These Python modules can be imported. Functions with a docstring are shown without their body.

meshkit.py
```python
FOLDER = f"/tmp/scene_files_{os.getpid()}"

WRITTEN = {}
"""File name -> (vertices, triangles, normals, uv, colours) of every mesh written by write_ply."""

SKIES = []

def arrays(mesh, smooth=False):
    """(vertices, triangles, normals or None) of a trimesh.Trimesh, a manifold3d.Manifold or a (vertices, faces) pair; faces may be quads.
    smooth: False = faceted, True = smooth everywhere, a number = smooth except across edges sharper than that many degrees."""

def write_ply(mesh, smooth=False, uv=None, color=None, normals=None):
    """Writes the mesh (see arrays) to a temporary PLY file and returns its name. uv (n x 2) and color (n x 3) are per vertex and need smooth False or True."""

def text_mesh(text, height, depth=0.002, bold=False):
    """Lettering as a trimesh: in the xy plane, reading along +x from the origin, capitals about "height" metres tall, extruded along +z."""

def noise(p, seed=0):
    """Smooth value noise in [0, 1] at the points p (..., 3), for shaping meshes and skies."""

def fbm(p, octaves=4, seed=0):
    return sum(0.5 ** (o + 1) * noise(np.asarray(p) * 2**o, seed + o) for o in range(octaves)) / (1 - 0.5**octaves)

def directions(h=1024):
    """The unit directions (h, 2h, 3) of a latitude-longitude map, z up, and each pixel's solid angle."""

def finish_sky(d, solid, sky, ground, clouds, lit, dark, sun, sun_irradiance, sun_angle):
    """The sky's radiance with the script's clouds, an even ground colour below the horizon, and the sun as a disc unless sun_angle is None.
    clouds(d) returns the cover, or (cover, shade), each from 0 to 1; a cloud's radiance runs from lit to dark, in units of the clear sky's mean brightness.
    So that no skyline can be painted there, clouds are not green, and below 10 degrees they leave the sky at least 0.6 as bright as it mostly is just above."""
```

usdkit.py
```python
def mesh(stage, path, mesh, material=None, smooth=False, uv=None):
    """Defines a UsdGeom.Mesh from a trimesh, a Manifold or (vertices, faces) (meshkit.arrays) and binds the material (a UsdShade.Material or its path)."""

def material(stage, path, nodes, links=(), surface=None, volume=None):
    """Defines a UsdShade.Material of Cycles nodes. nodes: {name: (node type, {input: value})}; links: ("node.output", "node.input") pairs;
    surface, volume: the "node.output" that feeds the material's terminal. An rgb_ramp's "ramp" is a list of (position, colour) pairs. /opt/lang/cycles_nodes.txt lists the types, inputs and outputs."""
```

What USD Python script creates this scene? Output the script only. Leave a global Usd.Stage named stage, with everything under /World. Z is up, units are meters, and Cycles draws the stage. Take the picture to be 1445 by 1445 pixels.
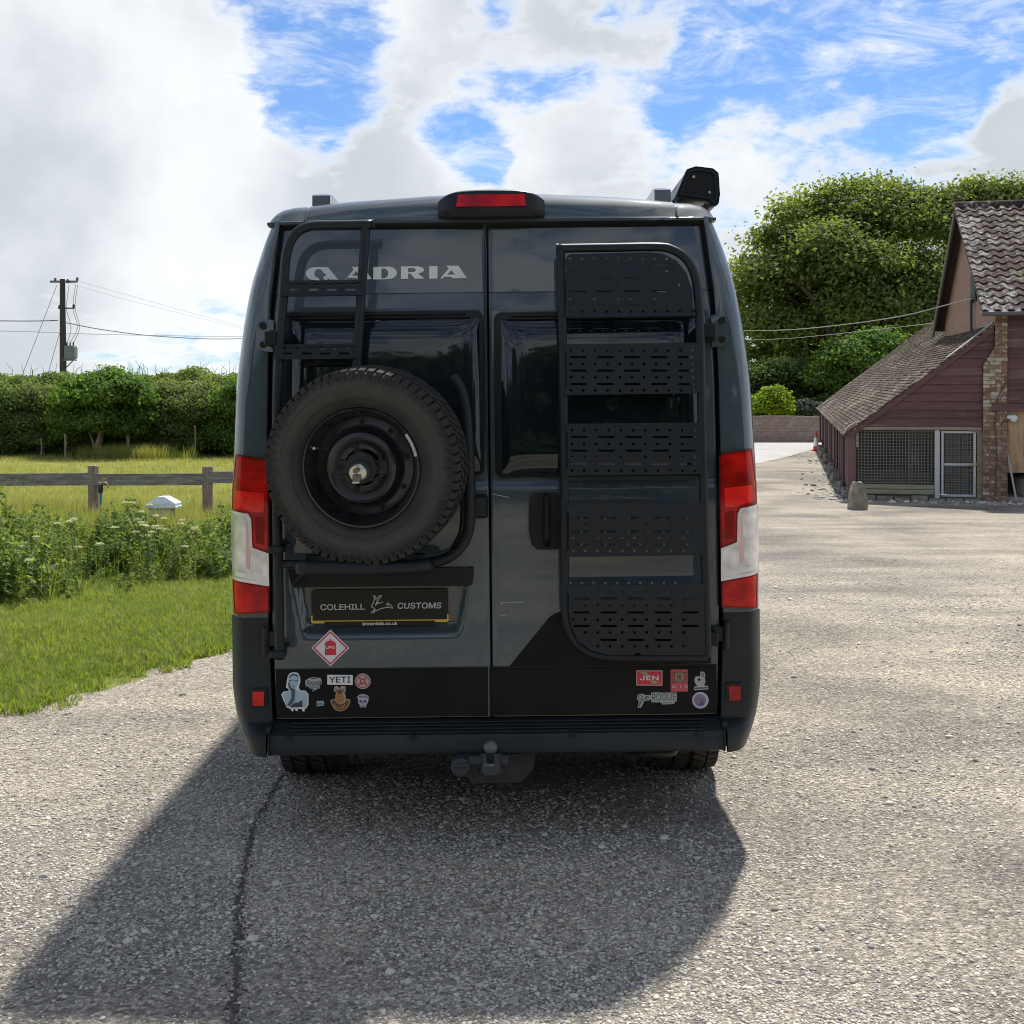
import math, numpy as np, trimesh, manifold3d, usdkit, meshkit
from pxr import Usd, UsdGeom, UsdLux, UsdShade, Gf, Sdf, Vt
from shapely.geometry import Polygon, Point, LineString, box as sbox
from shapely.ops import unary_union
from shapely import affinity
from scipy.interpolate import PchipInterpolator

stage = Usd.Stage.CreateInMemory()
UsdGeom.SetStageUpAxis(stage, UsdGeom.Tokens.z)
UsdGeom.SetStageMetersPerUnit(stage, 1.0)
UsdGeom.Xform.Define(stage, '/World')
UsdGeom.Scope.Define(stage, '/World/Looks')
rng = np.random.default_rng(11)

# ------------------------------------------------------------------ camera, sky, sun
F, CX, YH, H, D = 1710.0, 722.5, 575.0, 1.68, 4.737      # photo pixels, metres
SUN = np.array([0.50, 1.50, 2.45]); SUN /= np.linalg.norm(SUN)
SKY_STRENGTH, SUN_INTENSITY, EXPOSURE = 0.14, 1.0, 0.74
cam = UsdGeom.Camera.Define(stage, '/World/camera')
cam.AddTranslateOp().Set(Gf.Vec3d(0, 0, H)); cam.AddRotateXOp().Set(90.0)
cam.CreateHorizontalApertureAttr(36.0); cam.CreateVerticalApertureAttr(36.0)
cam.CreateFocalLengthAttr(36.0 * F / 1445)
cam.CreateVerticalApertureOffsetAttr(-(722.5 - YH) / 1445 * 36.0)
cam.CreateClippingRangeAttr(Gf.Vec2f(0.05, 5000)); cam.CreateExposureAttr(EXPOSURE)

def material(name, nodes, links=(), surface=None, volume=None):
    return usdkit.material(stage, '/World/Looks/' + name, nodes, links, surface, volume)

def pixdir(u, v):
    d = np.array([(u - CX) / F, 1.0, (YH - v) / F]); return d / np.linalg.norm(d)

def sky_material():
    n = {'tc': ('texture_coordinate', {}),
         'sky': ('sky_texture', {'sky_type': 'single_scattering', 'sun_disc': False, 'sun_elevation': float(math.asin(SUN[2])),
                 'sun_rotation': float(math.atan2(SUN[0], SUN[1])), 'air_density': 1.0, 'aerosol_density': 0.3, 'ozone_density': 2.5}),
         'sep': ('separate_xyz', {}),
         'zz': ('math', {'math_type': 'maximum', 'value2': 0.0}), 'za': ('math', {'math_type': 'add', 'value2': 0.30}),
         'px': ('math', {'math_type': 'divide'}), 'py': ('math', {'math_type': 'divide'}), 'pv': ('combine_xyz', {'z': 3.7}),
         'n1': ('noise_texture', {'scale': 2.3, 'detail': 10.0, 'roughness': 0.54, 'distortion': 0.0}),
         'n2': ('noise_texture', {'scale': 9.0, 'detail': 9.0, 'roughness': 0.60, 'distortion': 0.15}),
         'n3': ('noise_texture', {'scale': 4.4, 'detail': 8.0, 'roughness': 0.50, 'distortion': 0.15}),
         'elev': ('map_range', {'from_min': 0.0, 'from_max': 0.42, 'to_min': 0.22, 'to_max': 0.02, 'clamp': True}),
         'a1': ('math', {'math_type': 'multiply_add', 'value2': 0.95}), 'a2': ('math', {'math_type': 'add'})}
    L = [('tc.generated', 'sky.vector'), ('tc.generated', 'sep.vector'), ('sep.z', 'zz.value1'), ('zz.value', 'za.value1'),
         ('sep.x', 'px.value1'), ('za.value', 'px.value2'), ('sep.y', 'py.value1'), ('za.value', 'py.value2'),
         ('px.value', 'pv.x'), ('py.value', 'pv.y'), ('pv.vector', 'n1.vector'), ('pv.vector', 'n2.vector'), ('tc.generated', 'n3.vector'),
         ('sep.z', 'elev.value'), ('n2.fac', 'a1.value1'), ('n1.fac', 'a1.value3'), ('a1.value', 'a2.value1'), ('elev.result', 'a2.value2')]
    last = 'a2'
    # broad cloud banks (+) and clearings (-) of this sky: direction, angular radius, strength
    blobs = [(130, 240, 0.21, 0.40), (310, 230, 0.10, 0.20), (545, 265, 0.075, 0.36), (670, 290, 0.06, 0.20), (810, 225, 0.09, 0.30), (1010, 260, 0.11, 0.26), (1240, 320, 0.11, 0.22), (1440, 180, 0.05, 0.30), (780, 60, 0.06, 0.12), (905, 90, 0.045, 0.22), (560, 70, 0.06, 0.10), (1180, 150, 0.05, 0.14),
             (425, 120, 0.085, -0.28), (640, 180, 0.055, -0.34), (690, 60, 0.06, -0.06), (960, 120, 0.08, -0.24), (1090, 80, 0.10, -0.26), (1290, 130, 0.11, -0.26), (1350, 50, 0.09, -0.18), (770, 120, 0.05, -0.24), (500, 60, 0.07, -0.22), (690, 240, 0.03, -0.25)]
    for k, (u, v, r, s) in enumerate(blobs):
        n[f'd{k}'] = ('vector_math', {'math_type': 'distance', 'vector2': tuple(pixdir(u, v))})
        n[f'm{k}'] = ('map_range', {'range_type': 'smoothstep', 'from_min': 0.0, 'from_max': r, 'to_min': s, 'to_max': 0.0, 'clamp': True})
        n[f's{k}'] = ('math', {'math_type': 'add'})
        L += [('tc.generated', f'd{k}.vector1'), (f'd{k}.value', f'm{k}.value'), (f'm{k}.result', f's{k}.value1'), (last + '.value', f's{k}.value2')]
        last = f's{k}'
    n['cov'] = ('map_range', {'range_type': 'smoothstep', 'from_min': 0.94, 'from_max': 1.18, 'to_min': 0.0, 'to_max': 1.0, 'clamp': True})
    n['mw'] = ('mapping', {'scale': (0.9, 1.25, 1.0), 'rotation': (0, 0, 0.5)}); n['nw'] = ('noise_texture', {'scale': 7.0, 'detail': 10.0, 'roughness': 0.66, 'distortion': 0.6})
    n['wisp'] = ('map_range', {'range_type': 'smoothstep', 'from_min': 0.42, 'from_max': 0.72, 'to_min': 0.0, 'to_max': 0.85, 'clamp': True}); n['cmax'] = ('math', {'math_type': 'maximum'})
    L += [('pv.vector', 'mw.vector'), ('mw.vector', 'nw.vector'), ('nw.fac', 'wisp.value'), ('wisp.result', 'cmax.value1'), ('cov.result', 'cmax.value2')]
    n['thick'] = ('map_range', {'range_type': 'smoothstep', 'from_min': 0.98, 'from_max': 1.28, 'to_min': 0.0, 'to_max': 0.75, 'clamp': True})
    n['sh'] = ('map_range', {'range_type': 'smoothstep', 'from_min': 0.33, 'from_max': 0.62, 'to_min': 0.0, 'to_max': 1.0, 'clamp': True})
    n['shade'] = ('math', {'math_type': 'multiply', 'use_clamp': True})
    n['col'] = ('mix', {'color1': CLOUD_LIT, 'color2': CLOUD_DARK})
    n['fin'] = ('mix', {})
    n['bg'] = ('background_shader', {'strength': SKY_STRENGTH})
    n['skyb'] = ('mix', {'mix_type': 'multiply', 'fac': 1.0, 'color2': (0.34, 0.44, 0.57)})
    L += [(last + '.value', 'cov.value'), (last + '.value', 'thick.value'), ('n3.fac', 'sh.value'), ('thick.result', 'shade.value1'), ('sh.result', 'shade.value2'),
          ('shade.value', 'col.fac'), ('cmax.value', 'fin.fac'), ('sky.color', 'skyb.color1'), ('skyb.color', 'fin.color1'), ('col.color', 'fin.color2'), ('fin.color', 'bg.color')]
    return material('sky', n, L, 'bg.background')

CLOUD_LIT, CLOUD_DARK = (4.25, 4.4, 4.55), (2.15, 2.38, 2.62)
dome = UsdLux.DomeLight.Define(stage, '/World/sky')
dome.CreateIntensityAttr(1.0)
UsdShade.MaterialBindingAPI.Apply(dome.GetPrim()).Bind(sky_material())
dome.GetPrim().SetCustomDataByKey('kind', 'structure')
sun = UsdLux.DistantLight.Define(stage, '/World/sun')
sun.CreateNormalizeAttr(True); sun.CreateIntensityAttr(SUN_INTENSITY); sun.CreateAngleAttr(2.2); sun.CreateColorAttr(Gf.Vec3f(1.0, 0.968, 0.915))
_x = np.cross([0, 1.0, 0], SUN); _x /= np.linalg.norm(_x); _y = np.cross(SUN, _x)
sun.AddTransformOp().Set(Gf.Matrix4d(*_x, 0, *_y, 0, *SUN, 0, 0, 0, 0, 1))

# ------------------------------------------------------------------ helpers
used = {}
def numbered(parent, name):
    k = used.get((parent, name), 0); used[(parent, name)] = k + 1
    return name if k == 0 else f'{name}_{k:03d}'
def path_of(p): return str(p.GetPath()) if hasattr(p, 'GetPath') else '/World'
def data(p, label=None, category=None, group=None, kind=None):
    for k, v in (('label', label), ('category', category), ('group', group), ('kind', kind)):
        if v: p.SetCustomDataByKey(k, v)
    return p
def obj(name, mesh, mat, parent=None, smooth=False, **cd):
    pp = path_of(parent) if parent is not None else '/World'
    m = usdkit.mesh(stage, pp + '/' + numbered(pp, name), mesh, mat, smooth)
    return data(m.GetPrim(), **cd)
def thing(name, label, category, loc=(0, 0, 0), rotz=0, group=None):
    x = UsdGeom.Xform.Define(stage, '/World/' + numbered('/World', name))
    x.AddTranslateOp().Set(Gf.Vec3d(*map(float, loc)))
    if rotz: x.AddRotateZOp().Set(float(rotz))
    return data(x.GetPrim(), label, category, group)
def cat(ms): return ms[0] if len(ms) == 1 else trimesh.util.concatenate(ms)
def bx(x0, x1, y0, y1, z0, z1, c=0.0):
    if not c:
        m = trimesh.creation.box([x1 - x0, y1 - y0, z1 - z0]); m.apply_translation([(x0 + x1) / 2, (y0 + y1) / 2, (z0 + z1) / 2]); return m
    pts = []
    for X, sx in ((x0, 1), (x1, -1)):
        for Y, sy in ((y0, 1), (y1, -1)):
            for Z, sz in ((z0, 1), (z1, -1)):
                pts += [(X, Y + sy * c, Z + sz * c), (X + sx * c, Y, Z + sz * c), (X + sx * c, Y + sy * c, Z)]
    return trimesh.convex.convex_hull(np.array(pts))
def hull(pts): return trimesh.convex.convex_hull(np.array(pts, float))
def tube(pts, r, n=12, caps=True):
    p = np.asarray(pts, float); rr = np.broadcast_to(np.asarray(r, float), (len(p),))
    t = np.gradient(p, axis=0); t /= np.linalg.norm(t, axis=1, keepdims=True) + 1e-12
    a = np.cross(t[0], [0, 0, 1.0] if abs(t[0][2]) < 0.9 else [1.0, 0, 0]); a /= np.linalg.norm(a)
    ang = np.arange(n) * 2 * np.pi / n; V = []
    for i in range(len(p)):
        a = a - t[i] * (a @ t[i]); a /= np.linalg.norm(a); b = np.cross(t[i], a)
        V.append(p[i] + rr[i] * (np.cos(ang)[:, None] * a + np.sin(ang)[:, None] * b))
    V = np.vstack(V); Fs = []
    i, j = np.meshgrid(np.arange(len(p) - 1), np.arange(n), indexing='ij'); j2 = (j + 1) % n
    q = np.stack([i * n + j, i * n + j2, (i + 1) * n + j2, (i + 1) * n + j], -1).reshape(-1, 4)
    Fs = [q[:, [0, 1, 2]], q[:, [0, 2, 3]]]
    if caps:
        k = len(V); V = np.vstack([V, p[0], p[-1]]); o = (len(p) - 1) * n; j = np.arange(n)
        Fs += [np.stack([np.full(n, k), (j + 1) % n, j], 1), np.stack([np.full(n, k + 1), o + j, o + (j + 1) % n], 1)]
    return trimesh.Trimesh(V, np.vstack(Fs), process=False)
def smoothpath(pts, n=8):
    """rounds a polyline with a Catmull-Rom curve"""
    p = np.asarray(pts, float); p = np.vstack([2 * p[0] - p[1], p, 2 * p[-1] - p[-2]]); out = []
    for i in range(1, len(p) - 2):
        for t in np.linspace(0, 1, n, endpoint=False):
            out.append(0.5 * (2 * p[i] + (p[i + 1] - p[i - 1]) * t + (2 * p[i - 1] - 5 * p[i] + 4 * p[i + 1] - p[i + 2]) * t * t + (3 * p[i] - p[i - 1] - 3 * p[i + 1] + p[i + 2]) * t ** 3))
    return np.array(out + [p[-2]])
def extr(poly, t):
    gs = [g for g in getattr(poly, 'geoms', [poly]) if g.area > 1e-8 and g.geom_type == 'Polygon']
    return cat([trimesh.creation.extrude_polygon(g, t, engine='earcut') for g in gs])
UPR = np.array([[1, 0, 0, 0], [0, 0, -1, 0], [0, 1, 0, 0], [0, 0, 0, 1.0]])    # (x, y, z) -> (x, -z, y): a drawing stood up to face -y
def plate(poly, t, y=0.0):
    m = extr(poly, t); m.apply_transform(UPR); m.apply_translation([0, y, 0]); return m
def grid(P, flip=False):
    P = np.asarray(P, float); r, c = P.shape[:2]
    i, j = np.meshgrid(np.arange(r - 1), np.arange(c - 1), indexing='ij')
    q = np.stack([i * c + j, i * c + j + 1, (i + 1) * c + j + 1, (i + 1) * c + j], -1).reshape(-1, 4)
    if flip: q = q[:, ::-1]
    return trimesh.Trimesh(P.reshape(-1, 3), np.vstack([q[:, [0, 1, 2]], q[:, [0, 2, 3]]]), process=False)
def lathe(prof, n=48, axis='y'):
    """prof: (r, a) pairs along the axis"""
    pr = np.asarray(prof, float); ang = np.linspace(0, 2 * np.pi, n + 1)
    P = np.stack([pr[:, None, 0] * np.cos(ang), np.broadcast_to(pr[:, None, 1], (len(pr), n + 1)), pr[:, None, 0] * np.sin(ang)], -1)
    m = grid(P); m.merge_vertices()
    if axis == 'x': m.apply_transform(trimesh.transformations.rotation_matrix(-np.pi / 2, [0, 0, 1]))
    if axis == 'z': m.apply_transform(trimesh.transformations.rotation_matrix(np.pi / 2, [1, 0, 0]))
    return m
def sphere(c, r, sub=2, s=(1, 1, 1)):
    m = trimesh.creation.icosphere(sub, r); m.vertices = m.vertices * np.array(s) + np.array(c); return m
def rrect(x0, z0, x1, z1, r): return sbox(x0 + r, z0 + r, x1 - r, z1 - r).buffer(r, quad_segs=6)
def quats(rz, rx=None, ry=None):
    q = trimesh.transformations.quaternion_from_euler
    rx = np.zeros(len(rz)) if rx is None else rx; ry = np.zeros(len(rz)) if ry is None else ry
    cr, sr, cp, sp, cy, sy = np.cos(rx / 2), np.sin(rx / 2), np.cos(ry / 2), np.sin(ry / 2), np.cos(rz / 2), np.sin(rz / 2)
    return np.stack([cr * cp * cy + sr * sp * sy, sr * cp * cy - cr * sp * sy, cr * sp * cy + sr * cp * sy, cr * cp * sy - sr * sp * cy], 1)
def instancer(name, protos, pos, quat, scale, idx, **cd):
    path = '/World/' + numbered('/World', name)
    pi = UsdGeom.PointInstancer.Define(stage, path)
    for k, (m, mt, sm) in enumerate(protos):
        usdkit.mesh(stage, f'{path}/kind_{k}', m, mt, sm); pi.CreatePrototypesRel().AddTarget(f'{path}/kind_{k}')
    pi.CreatePositionsAttr(Vt.Vec3fArray.FromNumpy(np.asarray(pos, np.float32)))
    pi.CreateProtoIndicesAttr(Vt.IntArray.FromNumpy(np.asarray(idx, np.int32)))
    pi.CreateScalesAttr(Vt.Vec3fArray.FromNumpy(np.asarray(scale, np.float32)))
    pi.CreateOrientationsAttr(Vt.QuathArray([Gf.Quath(*map(float, q)) for q in quat]))
    return data(pi.GetPrim(), **cd)

# ------------------------------------------------------------------ materials
def plain(name, col, rough=0.5, metal=0.0, coat=0.0, spec=0.5, var=0.0, scale=8.0, bump=0.0, bscale=60.0, rvar=0.0, bevel=0.0, crough=0.03, **kw):
    n = {'p': ('principled_bsdf', {'base_color': col, 'roughness': rough, 'metallic': metal, 'coat_weight': coat, 'coat_roughness': crough, 'specular_ior_level': spec, **kw})}
    L = []
    if var or bump or rvar: n['g'] = ('geometry', {})
    if var or rvar:
        n['n'] = ('noise_texture', {'scale': scale, 'detail': 6.0, 'roughness': 0.62}); L += [('g.position', 'n.vector')]
    if var:
        a, b = [tuple(c * f for c in col) for f in (1 - var, 1 + var)]
        n['r'] = ('rgb_ramp', {'ramp': [(0.3, a), (0.7, b)]}); L += [('n.fac', 'r.fac'), ('r.color', 'p.base_color')]
    if rvar:
        n['rr'] = ('map_range', {'from_min': 0.35, 'from_max': 0.7, 'to_min': max(0.02, rough - rvar), 'to_max': rough + rvar, 'clamp': True}); L += [('n.fac', 'rr.value'), ('rr.result', 'p.roughness')]
    if bump:
        n['bn'] = ('noise_texture', {'scale': bscale, 'detail': 4.0, 'roughness': 0.6}); n['b'] = ('bump', {'strength': bump, 'distance': 0.01})
        L += [('g.position', 'bn.vector'), ('bn.fac', 'b.height'), ('b.normal', 'p.normal')]
    elif bevel:
        n['bv'] = ('bevel', {'radius': bevel, 'samples': 4}); L += [('bv.bevel', 'p.normal')]
    return material(name, n, L, 'p.BSDF')

def leaf(name, dark, light, trans=0.35, scale=0.5, rough=0.5, island=0.5):
    """light and dark are the two ends of the leaves' own colour"""
    mid = tuple((a + b) / 2 for a, b in zip(dark, light))
    n = {'g': ('geometry', {}), 'n': ('noise_texture', {'scale': scale, 'detail': 3.0}),
         'mx': ('math', {'math_type': 'multiply', 'value2': island}), 'ad': ('math', {'math_type': 'multiply_add', 'value2': 1.0 - island}),
         'r': ('rgb_ramp', {'ramp': [(0.22, dark), (0.5, mid), (0.78, light)]}),
         'p': ('principled_bsdf', {'roughness': 0.62, 'specular_ior_level': 0.14}), 't': ('translucent_bsdf', {}),
         'tc': ('mix', {'mix_type': 'multiply', 'fac': 1.0, 'color2': (1.5, 1.45, 0.6)}), 'm': ('mix_closure', {'fac': trans})}
    L = [('g.position', 'n.vector'), ('g.random_per_island', 'mx.value1'), ('n.fac', 'ad.value1'), ('mx.value', 'ad.value3'), ('ad.value', 'r.fac'),
         ('r.color', 'p.base_color'), ('r.color', 'tc.color1'), ('tc.color', 't.color'), ('p.BSDF', 'm.closure1'), ('t.BSDF', 'm.closure2')]
    return material(name, n, L, 'm.closure')

# ------------------------------------------------------------------ terrain
_ky = [-400, -60, 0, 9, 14, 19, 27, 40, 53, 60, 90, 200, 2500]
_kz = [2.0, 0, 0, 0, -0.14, -0.30, -0.36, -0.2, -0.05, -0.05, 0.1, 0.8, 3.0]
_terr = PchipInterpolator(_ky, _kz)
ROLL = math.radians(0.65)
def gz(x, y):
    x, y = np.asarray(x, float), np.asarray(y, float)
    return _terr(np.clip(y, -400, 2500)) + np.clip(x, -4, 4) * math.sin(ROLL) * np.clip((14 - y) / 6, 0, 1) * np.clip((y + 2) / 4, 0, 1)
def on_ground(u, v):
    d = 10.0
    for _ in range(60): d = 0.5 * d + 0.5 * (H - float(gz((u - CX) * d / F, d))) * F / max(v - YH, 1)
    return np.array([(u - CX) * d / F, d, float(gz((u - CX) * d / F, d))])
def at(u, v, d): return np.array([(u - CX) * d / F, d, H - (v - YH) * d / F])
def edge_x(y):          # left edge of the gravel
    return np.interp(y, [-30, -5, 0, 5, 6.68, 8.45, 10.5, 14, 20, 30, 62], [-24, -9, -6.2, -3.7, -2.85, -1.98, -1.25, -0.8, -0.6, -1.0, -2.0])
def verge_x(y):         # foot of the weeds in front of the fence
    return np.interp(y, [-30, 0, 6, 9, 10.9, 13.1, 15, 19], [-40, -12.5, -8.0, -5.9, -4.65, -3.1, -2.2, -1.4])
# ------------------------------------------------------------------ ground
def gravel_material():
    n = {'g': ('geometry', {}),
         'big': ('noise_texture', {'scale': 0.42, 'detail': 5.0, 'roughness': 0.6, 'distortion': 0.4}),
         'map': ('mapping', {'scale': (0.30, 1.0, 1.0), 'rotation': (0, 0, 0.2)}),
         'trk': ('noise_texture', {'scale': 1.3, 'detail': 6.0, 'roughness': 0.65}),
         'fine': ('noise_texture', {'scale': 34.0, 'detail': 6.0, 'roughness': 0.7}),
         'v1': ('voronoi_texture', {'scale': 78.0, 'randomness': 1.0}), 'v2': ('voronoi_texture', {'scale': 150.0}), 'v3': ('voronoi_texture', {'scale': 27.0}),
         'c0': ('rgb_ramp', {'ramp': [(0.28, (0.19, 0.178, 0.16)), (0.40, (0.29, 0.265, 0.23)), (0.52, (0.395, 0.358, 0.302)), (0.62, (0.46, 0.41, 0.34)), (0.76, (0.345, 0.315, 0.27))]}),
         'bw1': ('separate_color', {}), 'bw2': ('separate_color', {}), 'bw3': ('separate_color', {}),
         'r1': ('rgb_ramp', {'ramp': [(0.0, (0.42, 0.42, 0.43)), (0.35, (0.80, 0.80, 0.80)), (0.8, (1.12, 1.11, 1.09)), (1.0, (1.8, 1.78, 1.72))]}),
         'r2': ('rgb_ramp', {'ramp': [(0.0, (0.6, 0.6, 0.6)), (0.5, (0.95, 0.95, 0.95)), (1.0, (1.35, 1.33, 1.28))]}),
         'rf': ('rgb_ramp', {'ramp': [(0.28, (0.66, 0.65, 0.64)), (0.7, (1.22, 1.22, 1.2))]}),
         'rt': ('rgb_ramp', {'ramp': [(0.3, (0.66, 0.66, 0.67)), (0.7, (1.2, 1.17, 1.11))]}),
         'x1': ('mix', {'mix_type': 'multiply', 'fac': 0.85}), 'x2': ('mix', {'mix_type': 'multiply', 'fac': 0.8}), 'x3': ('mix', {'mix_type': 'multiply', 'fac': 0.8}), 'x4': ('mix', {'mix_type': 'multiply', 'fac': 0.9}),
         'gate': ('map_range', {'from_min': 0.62, 'from_max': 0.7, 'to_min': 0.0, 'to_max': 1.0, 'clamp': True}),
         'h1': ('math', {'math_type': 'multiply', 'value2': -0.7}), 'h2': ('math', {'math_type': 'multiply', 'value2': -0.35}),
         'hs': ('math', {'math_type': 'add'}), 'hf': ('math', {'math_type': 'multiply_add', 'value2': 0.8}),
         'b': ('bump', {'strength': 0.85, 'distance': 0.016}), 'p': ('principled_bsdf', {'roughness': 0.92, 'specular_ior_level': 0.15})}
    L = [('g.position', f'{k}.vector') for k in ('big', 'fine', 'v1', 'v2', 'v3', 'map')] + [('map.vector', 'trk.vector'),
         ('big.fac', 'c0.fac'), ('v1.color', 'bw1.color'), ('v2.color', 'bw2.color'), ('bw1.r', 'r1.fac'), ('bw2.r', 'r2.fac'), ('fine.fac', 'rf.fac'), ('trk.fac', 'rt.fac'),
         ('c0.color', 'x1.color1'), ('r1.color', 'x1.color2'), ('x1.color', 'x2.color1'), ('r2.color', 'x2.color2'), ('x2.color', 'x3.color1'), ('rf.color', 'x3.color2'),
         ('x3.color', 'x4.color1'), ('rt.color', 'x4.color2'), ('x4.color', 'p.base_color'),
         ('v1.distance', 'h1.value1'), ('v2.distance', 'h2.value1'), ('h1.value', 'hs.value1'), ('h2.value', 'hs.value2'), ('fine.fac', 'hf.value1'), ('hs.value', 'hf.value3'),
         ('hf.value', 'b.height'), ('b.normal', 'p.normal')]
    for k in ('gate', 'bw3', 'v3'): n.pop(k)
    L = [x for x in L if not x[1].startswith('v3')]
    return material('gravel', n, L, 'p.BSDF')
GRAVEL = gravel_material()

def grass_ground():
    n = {'g': ('geometry', {}), 's': ('separate_xyz', {}), 'n': ('noise_texture', {'scale': 0.5, 'detail': 6.0, 'roughness': 0.65}), 'f': ('noise_texture', {'scale': 14.0, 'detail': 6.0, 'roughness': 0.7}),
         'y': ('map_range', {'from_min': 15.0, 'from_max': 21.0, 'to_min': 0.0, 'to_max': 1.0, 'clamp': True}),
         'lawn': ('rgb_ramp', {'ramp': [(0.3, (0.13, 0.17, 0.04)), (0.7, (0.24, 0.27, 0.07))]}), 'field': ('rgb_ramp', {'ramp': [(0.3, (0.24, 0.26, 0.085)), (0.55, (0.35, 0.345, 0.13)), (0.75, (0.42, 0.395, 0.17))]}),
         'rf': ('rgb_ramp', {'ramp': [(0.25, (0.6, 0.62, 0.55)), (0.75, (1.25, 1.22, 1.2))]}),
         'm': ('mix', {}), 'x': ('mix', {'mix_type': 'multiply', 'fac': 0.9}), 'b': ('bump', {'strength': 0.8, 'distance': 0.05}), 'p': ('principled_bsdf', {'roughness': 0.9, 'specular_ior_level': 0.1})}
    L = [('g.position', 's.vector'), ('g.position', 'n.vector'), ('g.position', 'f.vector'), ('s.y', 'y.value'), ('n.fac', 'lawn.fac'), ('n.fac', 'field.fac'), ('lawn.color', 'm.color1'), ('field.color', 'm.color2'),
         ('y.result', 'm.fac'), ('m.color', 'x.color1'), ('f.fac', 'rf.fac'), ('rf.color', 'x.color2'), ('x.color', 'p.base_color'), ('f.fac', 'b.height'), ('b.normal', 'p.normal')]
    return material('grass_ground', n, L, 'p.BSDF')

def sheet(xs, ys, lift):
    X, Y = np.meshgrid(xs, ys); return grid(np.stack([X, Y, gz(X, Y) + lift], -1))
ax = np.r_[-2500, -900, -300, -120, np.arange(-60, 60.1, 2.0), 120, 300, 900, 2500]
ay = np.r_[-400, -200, -100, -60, np.arange(-40, 100, 1.0), 110, 130, 160, 200, 300, 600, 1200, 2500]
ax = np.unique(np.r_[ax, -4, 4]); ay = np.unique(np.r_[ay, 9, 14, 19, 27, 53])
obj('ground', sheet(ax, ay, 0.0), grass_ground(), smooth=True, kind='structure')
ys = np.unique(np.r_[np.arange(-40, 2, 1.0), np.arange(2, 16, 0.12), np.arange(16, 60.5, 0.8)])
ss = np.r_[np.linspace(0, 0.12, 14), np.linspace(0.15, 1, 18)]
ex = edge_x(ys) + 0.30 * (meshkit.fbm(np.c_[ys * 2.4, ys * 0, ys * 0], 6, 3) - 0.5) * 2
X = ex[:, None] + ss[None] * (42 - ex[:, None]); Y = np.repeat(ys[:, None], len(ss), 1)
obj('gravel_yard', grid(np.stack([X, Y, gz(X, Y) + 0.006], -1)), GRAVEL, smooth=True, kind='structure')
# pale concrete track in front of the far wall
CONC = plain('concrete', (0.34, 0.325, 0.30), 0.85, var=0.16, scale=1.2, bump=0.3, bscale=20)
cp = [on_ground(1010, 668), on_ground(1066, 655), on_ground(1110, 645), on_ground(1150, 634)]
yy = np.array([float(p[1]) for p in cp]); xx = np.array([float(p[0]) for p in cp])
tx = np.linspace(2, 30, 40); front = np.interp(tx, np.r_[xx, 30], np.r_[yy, yy[-1] + 6])
rows = np.linspace(0, 1, 12); X = np.repeat(tx[None], 12, 0); Y = front[None] + rows[:, None] * (np.maximum(59.5, front + 0.2)[None] - front[None])
obj('concrete_track', grid(np.stack([X, Y, gz(X, Y) + 0.012], -1)), CONC, smooth=True, kind='structure')
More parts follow.
